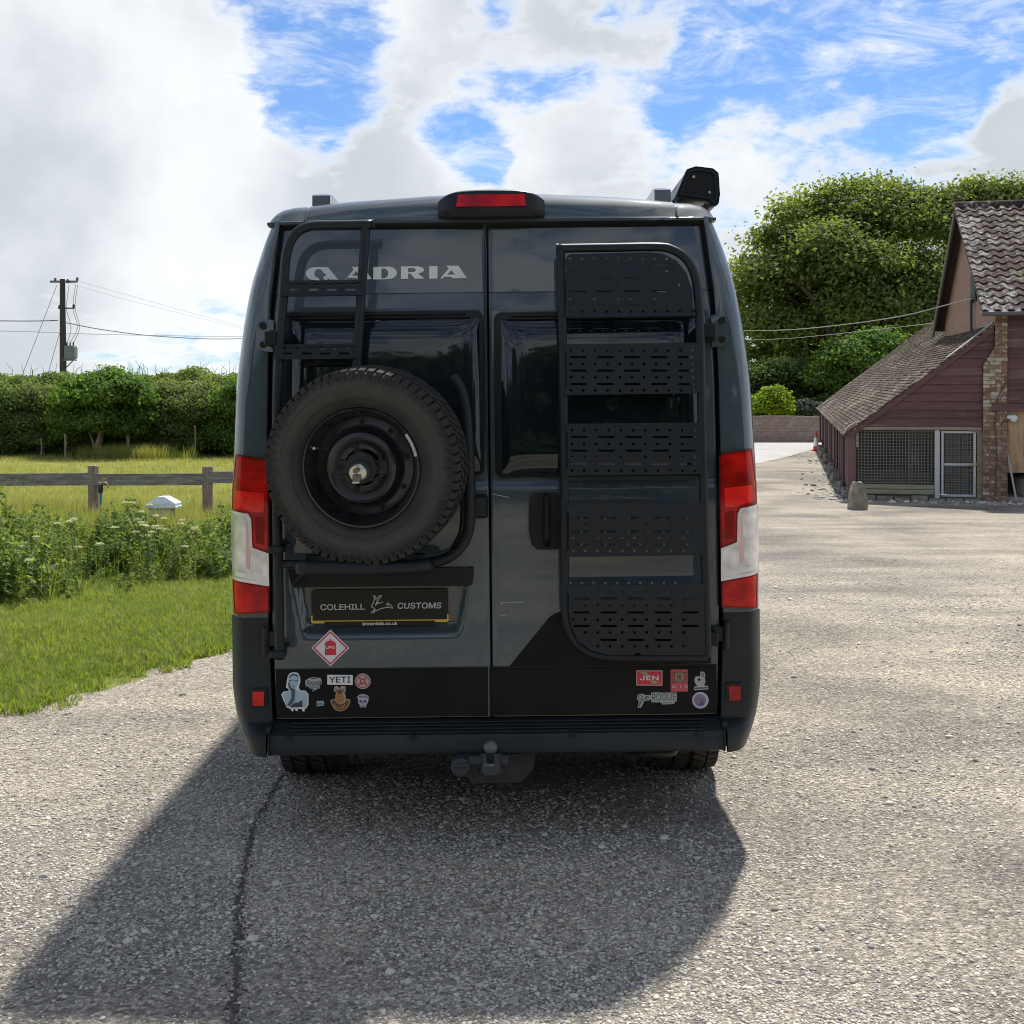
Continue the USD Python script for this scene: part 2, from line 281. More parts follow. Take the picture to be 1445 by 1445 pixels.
# dark crack winding towards the van's rear wheel
SOIL = plain('dark_soil', (0.075, 0.062, 0.052), 0.95, var=0.5, scale=18, bump=0.8, bscale=70)
ck = [on_ground(*q) for q in ((412, 1082), (392, 1108), (372, 1140), (356, 1175), (347, 1215), (340, 1260), (336, 1300), (333, 1350), (331, 1400), (330, 1445), (329, 1500))]
ckp = smoothpath(np.array(ck), 40); w = 0.0012 + 0.016 * meshkit.fbm(np.c_[np.arange(len(ckp)) * 0.45, np.zeros((len(ckp), 2))], 3, 5) ** 2.2
ckp[:, 0] += 0.02 * (meshkit.fbm(np.c_[np.arange(len(ckp)) * 0.11, np.zeros((len(ckp), 2))], 3, 9) - 0.5)
P = np.stack([ckp - np.c_[w, 0 * w, 0 * w], ckp + np.c_[w, 0 * w, 0 * w]], 1); P[..., 2] = gz(P[..., 0], P[..., 1]) + 0.0105
obj('ground_crack', grid(P), SOIL, kind='structure')

# loose stones
CKP = ckp
def stone(seed):
    m = trimesh.creation.icosphere(1, 1.0); r = np.random.default_rng(seed)
    m.vertices *= (0.75 + 0.5 * meshkit.noise(m.vertices * 1.3 + seed * 7.1))[:, None]; m.vertices *= np.array([1.0, r.uniform(0.6, 0.9), r.uniform(0.4, 0.6)]); return m
ST = [plain('stone_pale', (0.55, 0.51, 0.44), 0.85, var=0.2, scale=30), plain('stone_grey', (0.35, 0.335, 0.31), 0.85, var=0.25, scale=30), plain('stone_tan', (0.44, 0.385, 0.305), 0.85, var=0.25, scale=30), plain('stone_dark', (0.21, 0.195, 0.18), 0.85, var=0.25, scale=30)]
N = 260000
y = 2.6 + 13.0 * rng.random(N) ** 1.9; hwv = 0.46 * y + 0.6
x = rng.uniform(-1, 1, N) * hwv; keep = (x > edge_x(y) + rng.normal(0, 0.12, N) + 0.05); x, y = x[keep], y[keep]; N = len(x)
clump = meshkit.fbm(np.c_[x * 0.9, y * 0.9, 0 * x], 4, 21); keep = rng.random(N) < np.clip((clump - 0.40) * 4.5, 0.12, 0.8) * np.clip((15.4 - y) / 7, 0, 1); x, y = x[keep], y[keep]; N = len(x)
s = 0.0030 + 0.0040 * rng.random(N) + 0.006 * rng.random(N) ** 8 + (rng.random(N) < 0.004) * rng.uniform(0.004, 0.013, N) + (rng.random(N) < 0.0012) * rng.uniform(0.006, 0.018, N)
s *= np.clip(0.58 + y / 18, 0.65, 1.15)
instancer('loose_stones', [(stone(k), ST[[0, 1, 2, 1, 0, 3][k]], True) for k in range(6)], np.c_[x, y, gz(x, y) + 0.006 + s * 0.15], quats(rng.uniform(0, 6.28, N), rng.normal(0, 0.2, N)),
          np.repeat(s[:, None], 3, 1), rng.choice(6, N, p=[0.22, 0.15, 0.28, 0.11, 0.18, 0.06]), kind='stuff', label='loose pale and grey stones scattered over the gravel yard', category='stones')

k_ = rng.integers(0, len(CKP), 900); gx_, gy_ = CKP[k_, 0] + rng.normal(0, 0.013, 900), CKP[k_, 1] + rng.normal(0, 0.01, 900); gs_ = rng.uniform(0.0025, 0.007, 900)
instancer('dark_grit', [(stone(30 + k), [SOIL, ST[3]][k], True) for k in range(2)], np.c_[gx_, gy_, gz(gx_, gy_) + 0.008], quats(rng.uniform(0, 6.28, 900)), np.repeat(gs_[:, None], 3, 1), rng.integers(0, 2, 900), kind='stuff', label='dark grit washed into the crack that winds to the rear wheel', category='grit')
# ------------------------------------------------------------------ foliage tools
def leaves(c, nrm, L, W, r, fold=0.12):
    """diamond leaves at the points c facing roughly along nrm"""
    n = len(c); nrm = nrm / (np.linalg.norm(nrm, axis=1, keepdims=True) + 1e-9)
    t = np.cross(nrm, r.normal(size=(n, 3))); t /= np.linalg.norm(t, axis=1, keepdims=True) + 1e-9; b = np.cross(nrm, t)
    L = np.broadcast_to(L, (n,))[:, None]; W = np.broadcast_to(W, (n,))[:, None]
    V = np.stack([c - t * L * 0.5, c + b * W * 0.5 + nrm * fold * W, c + t * L * 0.5, c - b * W * 0.5 + nrm * fold * W], 1)
    i = np.arange(n)[:, None] * 4
    return V.reshape(-1, 3), np.vstack([i + [0, 1, 2], i + [0, 2, 3]])
def crown(lobes, clumps, per, size, seed, spread=0.5, shell=0.62):
    r = np.random.default_rng(seed); C, Nn = [], []
    lobes = np.asarray(lobes, float)
    for cx, cy, cz, rx, ry, rz in lobes:
        k = max(6, int(clumps * (rx * rz) / np.mean(lobes[:, 3] * lobes[:, 5])))
        d = r.normal(size=(k, 3)); d[:, 2] = np.abs(d[:, 2]) * 0.9 + d[:, 2] * 0.3; d /= np.linalg.norm(d, axis=1, keepdims=True)
        rad = r.uniform(shell, 1.03, k)
        cc = np.array([cx, cy, cz]) + d * rad[:, None] * np.array([rx, ry, rz])
        q = np.repeat(cc, per, 0) + r.normal(size=(k * per, 3)) * spread * np.array([1.0, 1.0, 0.55])
        C.append(q); Nn.append(np.repeat(d, per, 0) * 0.7 + np.array([0, 0, 0.5]) + r.normal(size=(k * per, 3)) * 0.55)
    C, Nn = np.vstack(C), np.vstack(Nn); s = size * r.uniform(0.65, 1.35, len(C))
    return leaves(C, Nn, s, s * 0.62, r)
BARK = plain('bark', (0.085, 0.07, 0.055), 0.9, var=0.4, scale=5, bump=0.6, bscale=14)
BARK2 = plain('pale_bark', (0.26, 0.20, 0.13), 0.9, var=0.35, scale=5, bump=0.5, bscale=14)
LF = {'oak': leaf('leaf_oak', (0.13, 0.18, 0.06), (0.42, 0.465, 0.155), 0.54, 0.30), 'dark': leaf('leaf_dark', (0.06, 0.10, 0.034), (0.17, 0.235, 0.068), 0.48, 0.4),
      'bright': leaf('leaf_bright', (0.10, 0.18, 0.042), (0.28, 0.39, 0.095), 0.5, 0.5), 'lime': leaf('leaf_lime', (0.17, 0.26, 0.018), (0.44, 0.50, 0.06), 0.45, 1.2),
      'blue': leaf('leaf_blue', (0.06, 0.085, 0.075), (0.17, 0.20, 0.175), 0.25, 1.2), 'olive': leaf('leaf_olive', (0.15, 0.195, 0.075), (0.36, 0.41, 0.18), 0.48, 0.8),
      'hedge': leaf('leaf_hedge', (0.125, 0.185, 0.06), (0.38, 0.44, 0.155), 0.52, 0.45), 'nettle': leaf('leaf_nettle', (0.15, 0.21, 0.07), (0.40, 0.46, 0.17), 0.52, 1.5),
      'grass': leaf('leaf_grass', (0.17, 0.235, 0.045), (0.40, 0.46, 0.115), 0.5, 0.7), 'hay': leaf('leaf_hay', (0.26, 0.265, 0.095), (0.48, 0.45, 0.20), 0.45, 0.6)}
def plobes(d, lst):
    """lobes given where they stand: photo sight line, distance, radius"""
    out = []
    for u, v, rp, dy in lst:
        p = at(u, v, d + dy); r_ = rp * d / F; out.append((*p, r_, r_ * 1.05, r_ * 0.85))
    return out
def tree(name, label, category, base, lobes, mat, clumps, per, size, seed, limbs=(), trunk_r=0.4, bark=None, spread=0.5, shell=0.62, group=None, top=None):
    base = np.array(base, float); t = thing(name, label, category, base, 0, group)
    lb = np.array(lobes, float); lb[:, :3] -= base
    top = np.array(lb[:, :3].mean(0)) if top is None else np.array(top) - base
    ms = [tube(smoothpath([(0, 0, -0.3), (0.03 * top[0], 0.03 * top[1], 0.25 * top[2]), top * np.array([0.6, 0.6, 0.62]), top]), np.linspace(trunk_r, trunk_r * 0.3, 25), 10)]
    ms[0].vertices += (meshkit.noise(ms[0].vertices * 2.5)[:, None] - 0.5) * trunk_r * 0.3
    for k, c in enumerate(lb[:, :3]):
        s = top * 0.55 + np.array([0, 0, 0.1]); mid = (s + c) / 2 + np.array([0, 0, 0.1 * np.linalg.norm(c - s)])
        ms.append(tube(smoothpath([s, mid, c], 6), np.linspace(trunk_r * 0.4, trunk_r * 0.08, 13), 6))
    for L_ in limbs: ms.append(tube(smoothpath(np.array(L_) - base, 8), np.linspace(trunk_r * 0.55, trunk_r * 0.15, 8 * (len(L_) - 1) + 1), 8))
    obj('trunk', cat(ms), bark or BARK, t, True)
    obj('crown', crown(lb, clumps, per, size, seed, spread, shell), mat, t)
    return t

# ------------------------------------------------------------------ trees and shrubs on the right
d = 78
p = at(1178, 560, d); base = (p[0], p[1], float(gz(p[0], p[1])))
tree('broadleaf_tree', 'huge rounded green tree rising beside the van, left of the barn gable, bare limb showing', 'tree', base,
     plobes(d, [(1100, 405, 62, -1), (1078, 470, 40, -2), (1140, 350, 62, 1), (1205, 325, 58, 0), (1195, 390, 70, -3), (1258, 330, 68, 0), (1120, 440, 40, 1.5), (1228, 450, 75, -3), (1275, 415, 75, -1), (1066, 418, 26, 0), (1105, 505, 38, 0), (1165, 318, 40, 2), (1300, 470, 70, -3)] + [(u_, v_, r0_, dy_) for u_, v_, r0_, dy_ in ((1052, 440, 16, 0), (1062, 378, 18, 0), (1088, 338, 20, 0), (1118, 304, 22, 0), (1150, 288, 20, 1), (1188, 280, 22, 0), (1222, 276, 24, 1), (1256, 280, 26, 0), (1048, 500, 18, 0), (1070, 530, 22, 0), (1160, 350, 34, -4), (1230, 380, 36, -5), (1110, 470, 30, -3), (1140, 520, 36, 0), (1250, 500, 46, 0), (1300, 440, 44, 0), (1190, 470, 40, 1.5), (1170, 525, 34, 1))]),
     LF['oak'], 34, 110, 0.29, 3, [[at(1178, 545, d), at(1175, 490, d - 2.5), at(1160, 440, d - 3), at(1128, 402, d - 3), at(1100, 396, d - 2.5)], [at(1172, 475, d - 2.6), at(1190, 460, d - 2.5), at(1200, 440, d - 2)]], 0.55, spread=0.72, shell=0.45)
p = at(1385, 560, d); base = (p[0], p[1], float(gz(p[0], p[1])))
tree('broadleaf_tree', 'tall olive green tree whose top shows above the tiled barn roof', 'tree', base,
     plobes(d, [(1330, 330, 62, 0), (1385, 325, 70, 1), (1455, 330, 72, 0), (1340, 410, 78, -3), (1420, 420, 80, 0), (1368, 300, 42, 0), (1320, 312, 36, 1), (1430, 302, 42, 1), (1500, 330, 60, 0), (1302, 290, 20, 0), (1335, 282, 22, 0), (1372, 274, 24, 0), (1410, 280, 22, 0), (1442, 274, 24, 0)]),
     LF['oak'], 34, 95, 0.29, 5, (), 0.6, spread=0.6)
p = at(1205, 575, 68); base = (p[0], p[1], float(gz(p[0], p[1])))
tree('bright_tree', 'smaller fresh green tree growing behind the sloping lean-to roof', 'tree', base,
     plobes(68, [(1205, 515, 42, 0), (1170, 540, 30, 0), (1235, 500, 38, 0), (1215, 555, 40, 0), (1190, 575, 30, 0)]), LF['bright'], 60, 90, 0.22, 7, (), 0.22, spread=0.4)
for k, (u0, lab, lst) in enumerate([(1110, 'dark green bush under the huge tree, above the brick wall', [(1105, 535, 30, 0), (1130, 555, 26, 0), (1090, 550, 28, 0), (1100, 582, 16, -3), (1120, 584, 14, -3), (1140, 584, 14, -3)]),
                                    (1060, 'dark green bush close beside the right edge of the van', [(1058, 540, 24, 0), (1045, 560, 26, 0), (1030, 555, 30, 0), (1068, 565, 20, 0), (1062, 584, 15, -3), (1080, 584, 15, -3)]),
                                    (1160, 'dark green bush in deep shade behind the eaves of the lean-to', [(1150, 540, 26, 0), (1170, 560, 22, 0), (1148, 565, 24, 0)])]):
    p = at(u0, 580, 70); tree('dark_bush', lab, 'bush', (p[0], p[1], float(gz(p[0], p[1]))), plobes(70, lst), LF['dark'], 55, 80, 0.21, 20 + k, (), 0.12, spread=0.38)
p = at(1087, 590, 63); tree('lime_shrub', 'rounded yellow green shrub looking over the brick wall beside the van', 'shrub', (p[0], p[1], float(gz(p[0], p[1]))),
     plobes(63, [(1087, 572, 25, 0), (1072, 578, 18, -0.3), (1104, 580, 14, -0.3), (1092, 560, 16, 0)]), LF['lime'], 60, 50, 0.17, 31, (), 0.06, spread=0.16)
p = at(1135, 590, 63); tree('blue_shrub', 'silvery blue green shrub above the brick wall by the eaves', 'shrub', (p[0], p[1], float(gz(p[0], p[1]))),
     plobes(63, [(1133, 578, 15, 0), (1120, 584, 11, 0), (1146, 580, 12, 0)]), LF['blue'], 50, 45, 0.15, 32, (), 0.05, spread=0.14)
# woodland behind the camera, seen only as a dark reflection in the van's glass
r_ = np.random.default_rng(77); lob = [(x + r_.normal(0, 1.5), -27 + r_.normal(0, 2), r_.uniform(4.5, 9.0), r_.uniform(2.5, 4), 2.5, r_.uniform(2.2, 3.6)) for x in np.arange(-34, 35, 3.2)]
lob += [(x, -26, 2.0, 3.0, 2.0, 2.2) for x in np.arange(-34, 35, 4.0)] + [(x, -28, 5.0, 3.0, 2.0, 2.6) for x in np.arange(-33, 35, 4.0)]
lob += [(x, -14 + r_.normal(0, 0.8), 1.0, 2.3, 1.8, 1.7) for x in np.arange(-26, 27, 2.6)]
obj('woodland', crown(lob, 40, 50, 0.7, 44, 0.8, 0.3), LF['dark'], kind='stuff', label='dark line of woodland mirrored in the rear windows of the van', category='trees')

# ------------------------------------------------------------------ hedge and field on the left
HD = 46.0
def hedge_mesh(n, seed):
    r = np.random.default_rng(seed); x = r.uniform(-24.5, 0.5, n); face = r.random(n) < 0.8
    top = 2.55 + 0.75 * meshkit.fbm(np.c_[x * 0.6, 0 * x, 0 * x], 4, 2) + 0.4 * meshkit.fbm(np.c_[x * 2.0, 0 * x, 0 * x], 3, 8)
    z = np.where(face, r.uniform(-0.2, 1.0, n) ** 1 * top, top * r.uniform(0.9, 1.02, n))
    bulge = 1.0 * (meshkit.fbm(np.c_[x * 0.55, z * 0.8, 0 * x], 4, 4) - 0.5) * 2 + 0.35 * (meshkit.fbm(np.c_[x * 2.3, z * 2.3, 0 * x], 2, 6) - 0.5) * 2
    yv = np.where(face, HD - bulge - 0.75 * np.cos(np.clip(z / 3, 0, 1) * 1.57) + r.normal(0, 0.14, n), HD + r.uniform(-0.3, 2.2, n))
    z = np.maximum(z, -0.1) + gz(x, yv)
    nr = np.where(face[:, None], [0, -0.8, 0.45], [0, -0.2, 1.0]) + r.normal(size=(n, 3)) * 0.55
    s = 0.115 * r.uniform(0.6, 1.5, n); V, Fc = leaves(np.c_[x, yv, z], nr, s, s * 0.6, r)
    return V, Fc, top, x
hg = thing('hedge', 'long tall dense green hedge across the far side of the field', 'hedge')
V, Fc, _, _ = hedge_mesh(95000, 8)
obj('foliage', (V, Fc), LF['hedge'], hg)
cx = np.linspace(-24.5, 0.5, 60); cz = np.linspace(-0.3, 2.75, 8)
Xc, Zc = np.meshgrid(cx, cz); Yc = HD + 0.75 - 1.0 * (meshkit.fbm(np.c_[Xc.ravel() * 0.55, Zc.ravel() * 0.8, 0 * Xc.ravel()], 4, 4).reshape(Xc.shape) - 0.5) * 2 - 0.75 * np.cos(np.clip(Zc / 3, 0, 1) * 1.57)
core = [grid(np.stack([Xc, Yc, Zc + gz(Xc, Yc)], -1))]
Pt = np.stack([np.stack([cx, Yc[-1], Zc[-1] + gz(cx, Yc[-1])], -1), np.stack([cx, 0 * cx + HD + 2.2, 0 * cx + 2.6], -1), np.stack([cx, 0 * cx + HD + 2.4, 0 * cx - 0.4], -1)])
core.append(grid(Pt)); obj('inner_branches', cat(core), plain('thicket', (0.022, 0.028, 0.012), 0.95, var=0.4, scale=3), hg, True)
r_ = np.random.default_rng(5); tw = []
for k in range(150):
    x = r_.uniform(-24, -3); y = HD + r_.uniform(-0.4, 1.5); h = r_.uniform(0.15, 0.55); z0 = 3.0 + r_.uniform(-0.1, 0.1) + float(gz(x, y))
    tw.append(tube([(x, y, z0 - 0.35), (x + r_.normal(0, 0.05), y, z0 + h * 0.5), (x + r_.normal(0, 0.12), y, z0 + h)], [0.012, 0.009, 0.005], 4, False))
obj('shoots', cat(tw), LF['hedge'], hg, kind='stuff')
for nm, lab, ct, uv, d, lst, mt, sz, seed, tr in [
    ('small_tree', 'bright green low tree with forked pale trunk in front of the hedge', 'tree', (137, 640), 44.0, [(125, 568, 40, 0), (168, 565, 42, -0.6), (150, 550, 34, 0), (198, 590, 28, 0), (106, 592, 28, 0), (182, 606, 22, -0.3), (150, 595, 24, -0.5), (100, 612, 18, 0.3), (125, 600, 22, -0.4)], 'bright', 0.20, 51, 0.14),
    ('olive_bush', 'grey olive bush at the hedge, between the bright low tree and the van', 'bush', (265, 640), 44.6, [(265, 575, 36, 0), (240, 562, 28, 0.3), (290, 590, 28, 0), (250, 605, 30, 0), (285, 560, 24, 0.4), (270, 622, 26, 0.2), (240, 625, 22, 0.3), (295, 625, 22, 0.2)], 'olive', 0.13, 52, 0.06),
    ('olive_bush', 'olive bush at the hedge left of the bright low tree', 'bush', (62, 640), 44.8, [(60, 570, 30, 0), (45, 562, 24, 0.4), (75, 590, 24, 0), (50, 600, 28, 0), (62, 622, 24, 0.2), (35, 622, 22, 0.3)], 'olive', 0.13, 53, 0.06),
    ('leafy_bush', 'leafy green bush standing at the left end of the visible hedge', 'bush', (5, 640), 44.8, [(5, 575, 32, 0), (-15, 565, 30, 0), (22, 600, 26, 0), (0, 620, 26, 0.2), (18, 628, 18, 0.2)], 'hedge', 0.16, 54, 0.06),
    ('leafy_bush', 'leafy green bush of the hedge half hidden by the left side of the van', 'bush', (330, 645), 44.4, [(325, 580, 32, 0), (345, 560, 30, 0), (315, 615, 26, 0), (335, 630, 24, 0)], 'bright', 0.16, 55, 0.06)]:
    p = on_ground(uv[0], uv[1]); p = np.array([(uv[0] - CX) * d / F, d, float(gz(0, d)) - 0.02])
    L_ = [] if nm != 'small_tree' else [[p, p + np.array([-0.12, 0, 0.5]), p + np.array([-0.35, 0, 1.1])], [p, p + np.array([0.12, 0, 0.5]), p + np.array([0.3, 0, 1.2])]]
    tree(nm, lab, ct, p, plobes(d, lst), LF[mt], 60, 100, sz * 0.72, seed, L_, tr, BARK2 if nm == 'small_tree' else BARK, spread=0.2, shell=0.5)
# grass: lawn along the gravel, hay meadow beyond the fence
def tuft(seed, n, h, w, rad, lean):
    r = np.random.default_rng(seed); V, Fc = [], []
    for k in range(n):
        a = r.uniform(0, 6.28); p = np.array([r.normal(0, rad), r.normal(0, rad), 0]); hh = h * r.uniform(0.5, 1.25); ln = r.uniform(0.1, lean) * hh
        dx = np.array([math.cos(a), math.sin(a), 0]); sd = np.array([-dx[1], dx[0], 0]) * w * r.uniform(0.7, 1.3) / 2
        b = len(V); V += [p - sd, p + sd, p + dx * ln * 0.4 - sd * 0.8 + [0, 0, hh * 0.6], p + dx * ln * 0.4 + sd * 0.8 + [0, 0, hh * 0.6], p + dx * ln + [0, 0, hh]]
        Fc += [(b, b + 1, b + 3), (b, b + 3, b + 2), (b + 2, b + 3, b + 4)]
    return np.array(V), np.array(Fc)
N = 88000
y = rng.uniform(3.0, 15.5, N) ; xe, xv = edge_x(y), verge_x(y); x = xe + 0.55 - (xe - xv + 1.2) * rng.random(N); keep = x > -0.46 * y - 1.0
x, y = x[keep], y[keep]; xe = edge_x(y)
dens = np.clip((xe - x) / 0.30 + 0.25 + 2.6 * (meshkit.fbm(np.c_[x * 3.2, y * 3.2, 0 * x], 4, 31) - 0.46), 0.0, 1); keep = rng.random(len(x)) < dens; x, y = x[keep], y[keep]; N = len(x)
s = rng.uniform(0.7, 1.25, N) * (0.7 + 0.8 * meshkit.fbm(np.c_[x * 1.1, y * 1.1, 0 * x], 3, 33)); instancer('lawn_grass', [(tuft(k, [11, 11, 9, 12, 7][k], [0.055, 0.045, 0.06, 0.04, 0.06][k], 0.006, 0.022, 1.2), LF[['grass', 'grass', 'grass', 'nettle', 'hay'][k]], False) for k in range(5)], np.c_[x, y, gz(x, y)], quats(rng.uniform(0, 6.28, N)),
          np.repeat(s[:, None], 3, 1), rng.integers(0, 5, N), kind='stuff', label='short bright green grass along the edge of the gravel', category='grass')
N = 26000
y = 15 + 31 * rng.random(N) ** 1.6; x = rng.uniform(-0.5, 0, N) * y - rng.uniform(-2.5, 1.5, N); base_h = np.where(y > 38, 0.5, np.where(y < 22, 1.5, 0.6)) * (0.6 + 0.8 * meshkit.fbm(np.c_[x * 0.4, y * 0.4, 0 * x], 3, 40))
keep = (x < verge_x(y) - 0.5); x, y, base_h = x[keep], y[keep], base_h[keep]; N = len(x); s = base_h * rng.uniform(0.7, 1.3, N)
instancer('meadow_grass', [(tuft(20 + k, 9, 0.26, 0.007, 0.06, 0.9), LF['hay'] if k % 3 else LF['grass'], False) for k in range(6)], np.c_[x, y, gz(x, y)], quats(rng.uniform(0, 6.28, N)),
          np.stack([1.2 * np.ones(N), 1.2 * np.ones(N), s], 1), rng.choice(6, N, p=[0.1, 0.25, 0.2, 0.1, 0.2, 0.15]), kind='stuff', label='yellow green hay meadow grass beyond the wooden fence', category='grass')
N = 520
uu = rng.normal(185, 32, N); y = rng.uniform(42.0, 43.6, N); x = (uu - CX) * y / F; s = rng.uniform(0.35, 0.75, N)
instancer('long_grass', [(tuft(60 + k, 16, 0.75, 0.012, 0.12, 0.8), LF['hay'] if k else LF['grass'], False) for k in range(3)], np.c_[x, y, gz(x, y)], quats(rng.uniform(0, 6.28, N)), np.repeat(s[:, None], 3, 1), rng.integers(0, 3, N),
          kind='stuff', label='long pale grass in front of the hedge by the pale trunk', category='grass')
# nettles and weeds on the verge
def nettle(seed, h, pairs, lw):
    r = np.random.default_rng(seed); st = smoothpath([(0, 0, 0), (r.normal(0, 0.03), r.normal(0, 0.03), h * 0.5), (r.normal(0, 0.08), r.normal(0, 0.08), h)], 6)
    m = tube(st, np.linspace(0.005, 0.002, len(st)), 4, False); C, Nn, S = [], [], []
    for k in range(pairs):
        f = 0.12 + 0.88 * (k + r.random()) / pairs; p = st[min(len(st) - 1, int(f * (len(st) - 1)))]; a = r.uniform(0, 3.14)
        for q in (0, math.pi, math.pi / 2 + 0.4):
            dv = np.array([math.cos(a + q), math.sin(a + q), r.uniform(-0.4, 0.3)]); s = lw * (1.15 - 0.6 * f) * r.uniform(0.7, 1.25); C.append(p + dv * s * 0.6); Nn.append(np.array([0, 0, 1.0]) + dv * 0.7 + r.normal(size=3) * 0.3); S.append(s)
    V, Fc = leaves(np.array(C), np.array(Nn), np.array(S), np.array(S) * 0.62, r)
    return np.vstack([m.vertices, V]), np.vstack([m.faces, Fc + len(m.vertices)])
N = 3600
t = rng.random(N); y = 7.6 + 7.4 * t; dp = rng.random(N) ** 0.8
x = verge_x(y) + 0.55 - dp * 2.9 + rng.normal(0, 0.12, N); y = y - 0.25 + dp * 1.3
s = 1.1 * (1 - 0.38 * np.exp(-(((x + 0.2) / y + 0.337) / 0.022) ** 2)) * (1 - 0.35 * np.exp(-((x / y + 0.285) / 0.03) ** 2)) * np.interp(y, [11.5, 13.5], [1.0, 0.74]) * (0.55 + 0.55 * np.minimum(1, dp * 2.2)) * (0.05 + 1.9 * meshkit.fbm(np.c_[x * 1.3, y * 1.3, 0 * x], 3, 50)) * 0.90
instancer('verge_weeds', [(tuft(70, 14, 0.80, 0.008, 0.10, 0.7), LF['hay'], False), (tuft(71, 14, 0.7, 0.009, 0.10, 0.8), LF['grass'], False)] + [(nettle(80 + k, [0.75, 0.6, 0.5, 0.7, 0.45][k], [15, 13, 12, 16, 10][k], [0.105, 0.115, 0.09, 0.095, 0.12][k]), LF[['nettle', 'nettle', 'olive', 'bright', 'nettle'][k]], False) for k in range(5)], np.c_[x, y, gz(x, y)],
          quats(rng.uniform(0, 6.28, N), rng.normal(0, 0.13, N), rng.normal(0, 0.13, N)), np.repeat(s[:, None], 3, 1), rng.choice(7, N, p=[0.05, 0.07, 0.22, 0.20, 0.13, 0.14, 0.19]), kind='stuff', label='bank of nettles and weeds between the lawn and the fence', category='weeds')
WHITEFL = leaf('umbel_white', (0.55, 0.56, 0.42), (0.8, 0.8, 0.7), 0.3, 3.0)
STEM = plain('green_stem', (0.12, 0.16, 0.05), 0.7)
def parsley(label, base, h, heads, seed):
    r = np.random.default_rng(seed); t = thing('cow_parsley', label, 'wild flower', base); st, C, fl = [], [], []
    for k in range(heads):
        tip = np.array([r.normal(0, 0.24), r.normal(0, 0.16), h * r.uniform(0.62, 1.08)]); st.append(tube(smoothpath([(tip[0] * 0.1, tip[1] * 0.1, 0), (tip[0] * 0.5, tip[1] * 0.5, tip[2] * 0.6), tip], 4), np.linspace(0.005, 0.0025, 9), 4, False))
        a = r.uniform(0, 6.28, 70); rr = 0.038 * np.sqrt(r.random(70)); C.append(tip + np.c_[rr * np.cos(a), rr * np.sin(a), 0.018 - rr * 0.25 + r.normal(0, 0.004, 70)])
        fl += [tube([tip - [0, 0, 0.05], tip + [0.045 * math.cos(q), 0.045 * math.sin(q), 0]], 0.0015, 3, False) for q in np.arange(0, 6.2, 1.05)]
    C = np.vstack(C); V, Fc = leaves(C, np.array([0, 0, 1.0]) + r.normal(size=C.shape) * 0.25, 0.014, 0.012, r)
    obj('stem', cat(st + fl), STEM, t); obj('flower_heads', (V, Fc), WHITEFL, t)
for lab, u, v, hh, hd, sd in [('tall cluster of white flower heads nearest the van, upper', 210, 852, 0.72, 13, 1), ('low cluster of white flower heads on the weeds right of the blue pipe', 216, 866, 0.58, 13, 2),
                              ('white flower heads among the weeds left of the blue pipe', 108, 880, 0.66, 7, 3), ('few cream flower heads low on the left of the weed bank', 78, 895, 0.55, 4, 4)]:
    p = on_ground(u, v - 42); parsley(lab, p, hh, hd, sd)
# ------------------------------------------------------------------ fence, tap, box, poles on the left
WOODG = material('weathered_wood', {'g': ('geometry', {}), 'mp': ('mapping', {'scale': (1.2, 6.0, 9.0)}), 'n': ('noise_texture', {'scale': 3.0, 'detail': 7.0, 'roughness': 0.68, 'distortion': 0.5}),
    'r': ('rgb_ramp', {'ramp': [(0.28, (0.085, 0.075, 0.062)), (0.5, (0.19, 0.172, 0.148)), (0.72, (0.33, 0.31, 0.275))]}), 'b': ('bump', {'strength': 0.5, 'distance': 0.01}), 'p': ('principled_bsdf', {'roughness': 0.9})},
    [('g.position', 'mp.vector'), ('mp.vector', 'n.vector'), ('n.fac', 'r.fac'), ('r.color', 'p.base_color'), ('n.fac', 'b.height'), ('b.normal', 'p.normal')], 'p.BSDF')
POSTW = material('post_wood', {'g': ('geometry', {}), 'mp': ('mapping', {'scale': (7.0, 7.0, 1.0)}), 'n': ('noise_texture', {'scale': 3.0, 'detail': 7.0, 'roughness': 0.65}),
    'r': ('rgb_ramp', {'ramp': [(0.28, (0.12, 0.085, 0.055)), (0.5, (0.23, 0.18, 0.125)), (0.72, (0.32, 0.265, 0.195))]}), 'b': ('bump', {'strength': 0.5, 'distance': 0.01}), 'p': ('principled_bsdf', {'roughness': 0.9})},
    [('g.position', 'mp.vector'), ('mp.vector', 'n.vector'), ('n.fac', 'r.fac'), ('r.color', 'p.base_color'), ('n.fac', 'b.height'), ('b.normal', 'p.normal')], 'p.BSDF')
FD = 18.6
fence = thing('wooden_fence', 'weathered post and rail fence between the weeds and the hay field', 'fence')
post_x = [(-30 + 162 * (k - 0.0)) for k in range(-1, 5)]
def round_post(x, y, r, zt, seed):
    z0 = float(gz(x, y)) - 0.2; zs = np.r_[np.linspace(z0, zt - 0.02, 9), zt - 0.004, zt]; rr = np.r_[np.full(9, r), r * 0.97, r * 0.85]
    m = tube([(x, y, z) for z in zs], rr, 14); m.vertices[:, :2] += (meshkit.noise(m.vertices * np.array([9, 9, 1.5]) + seed)[:, None] - 0.5) * 0.014; return m
pxs = [-192, -30, 132, 293, 455, 617]
for k, u in enumerate(pxs):
    x = (u - CX) * FD / F; obj('post', round_post(x, FD, 0.081, H - (657 - YH + 0.8 * (k % 2)) * FD / F, k * 3.3), POSTW, fence, True)
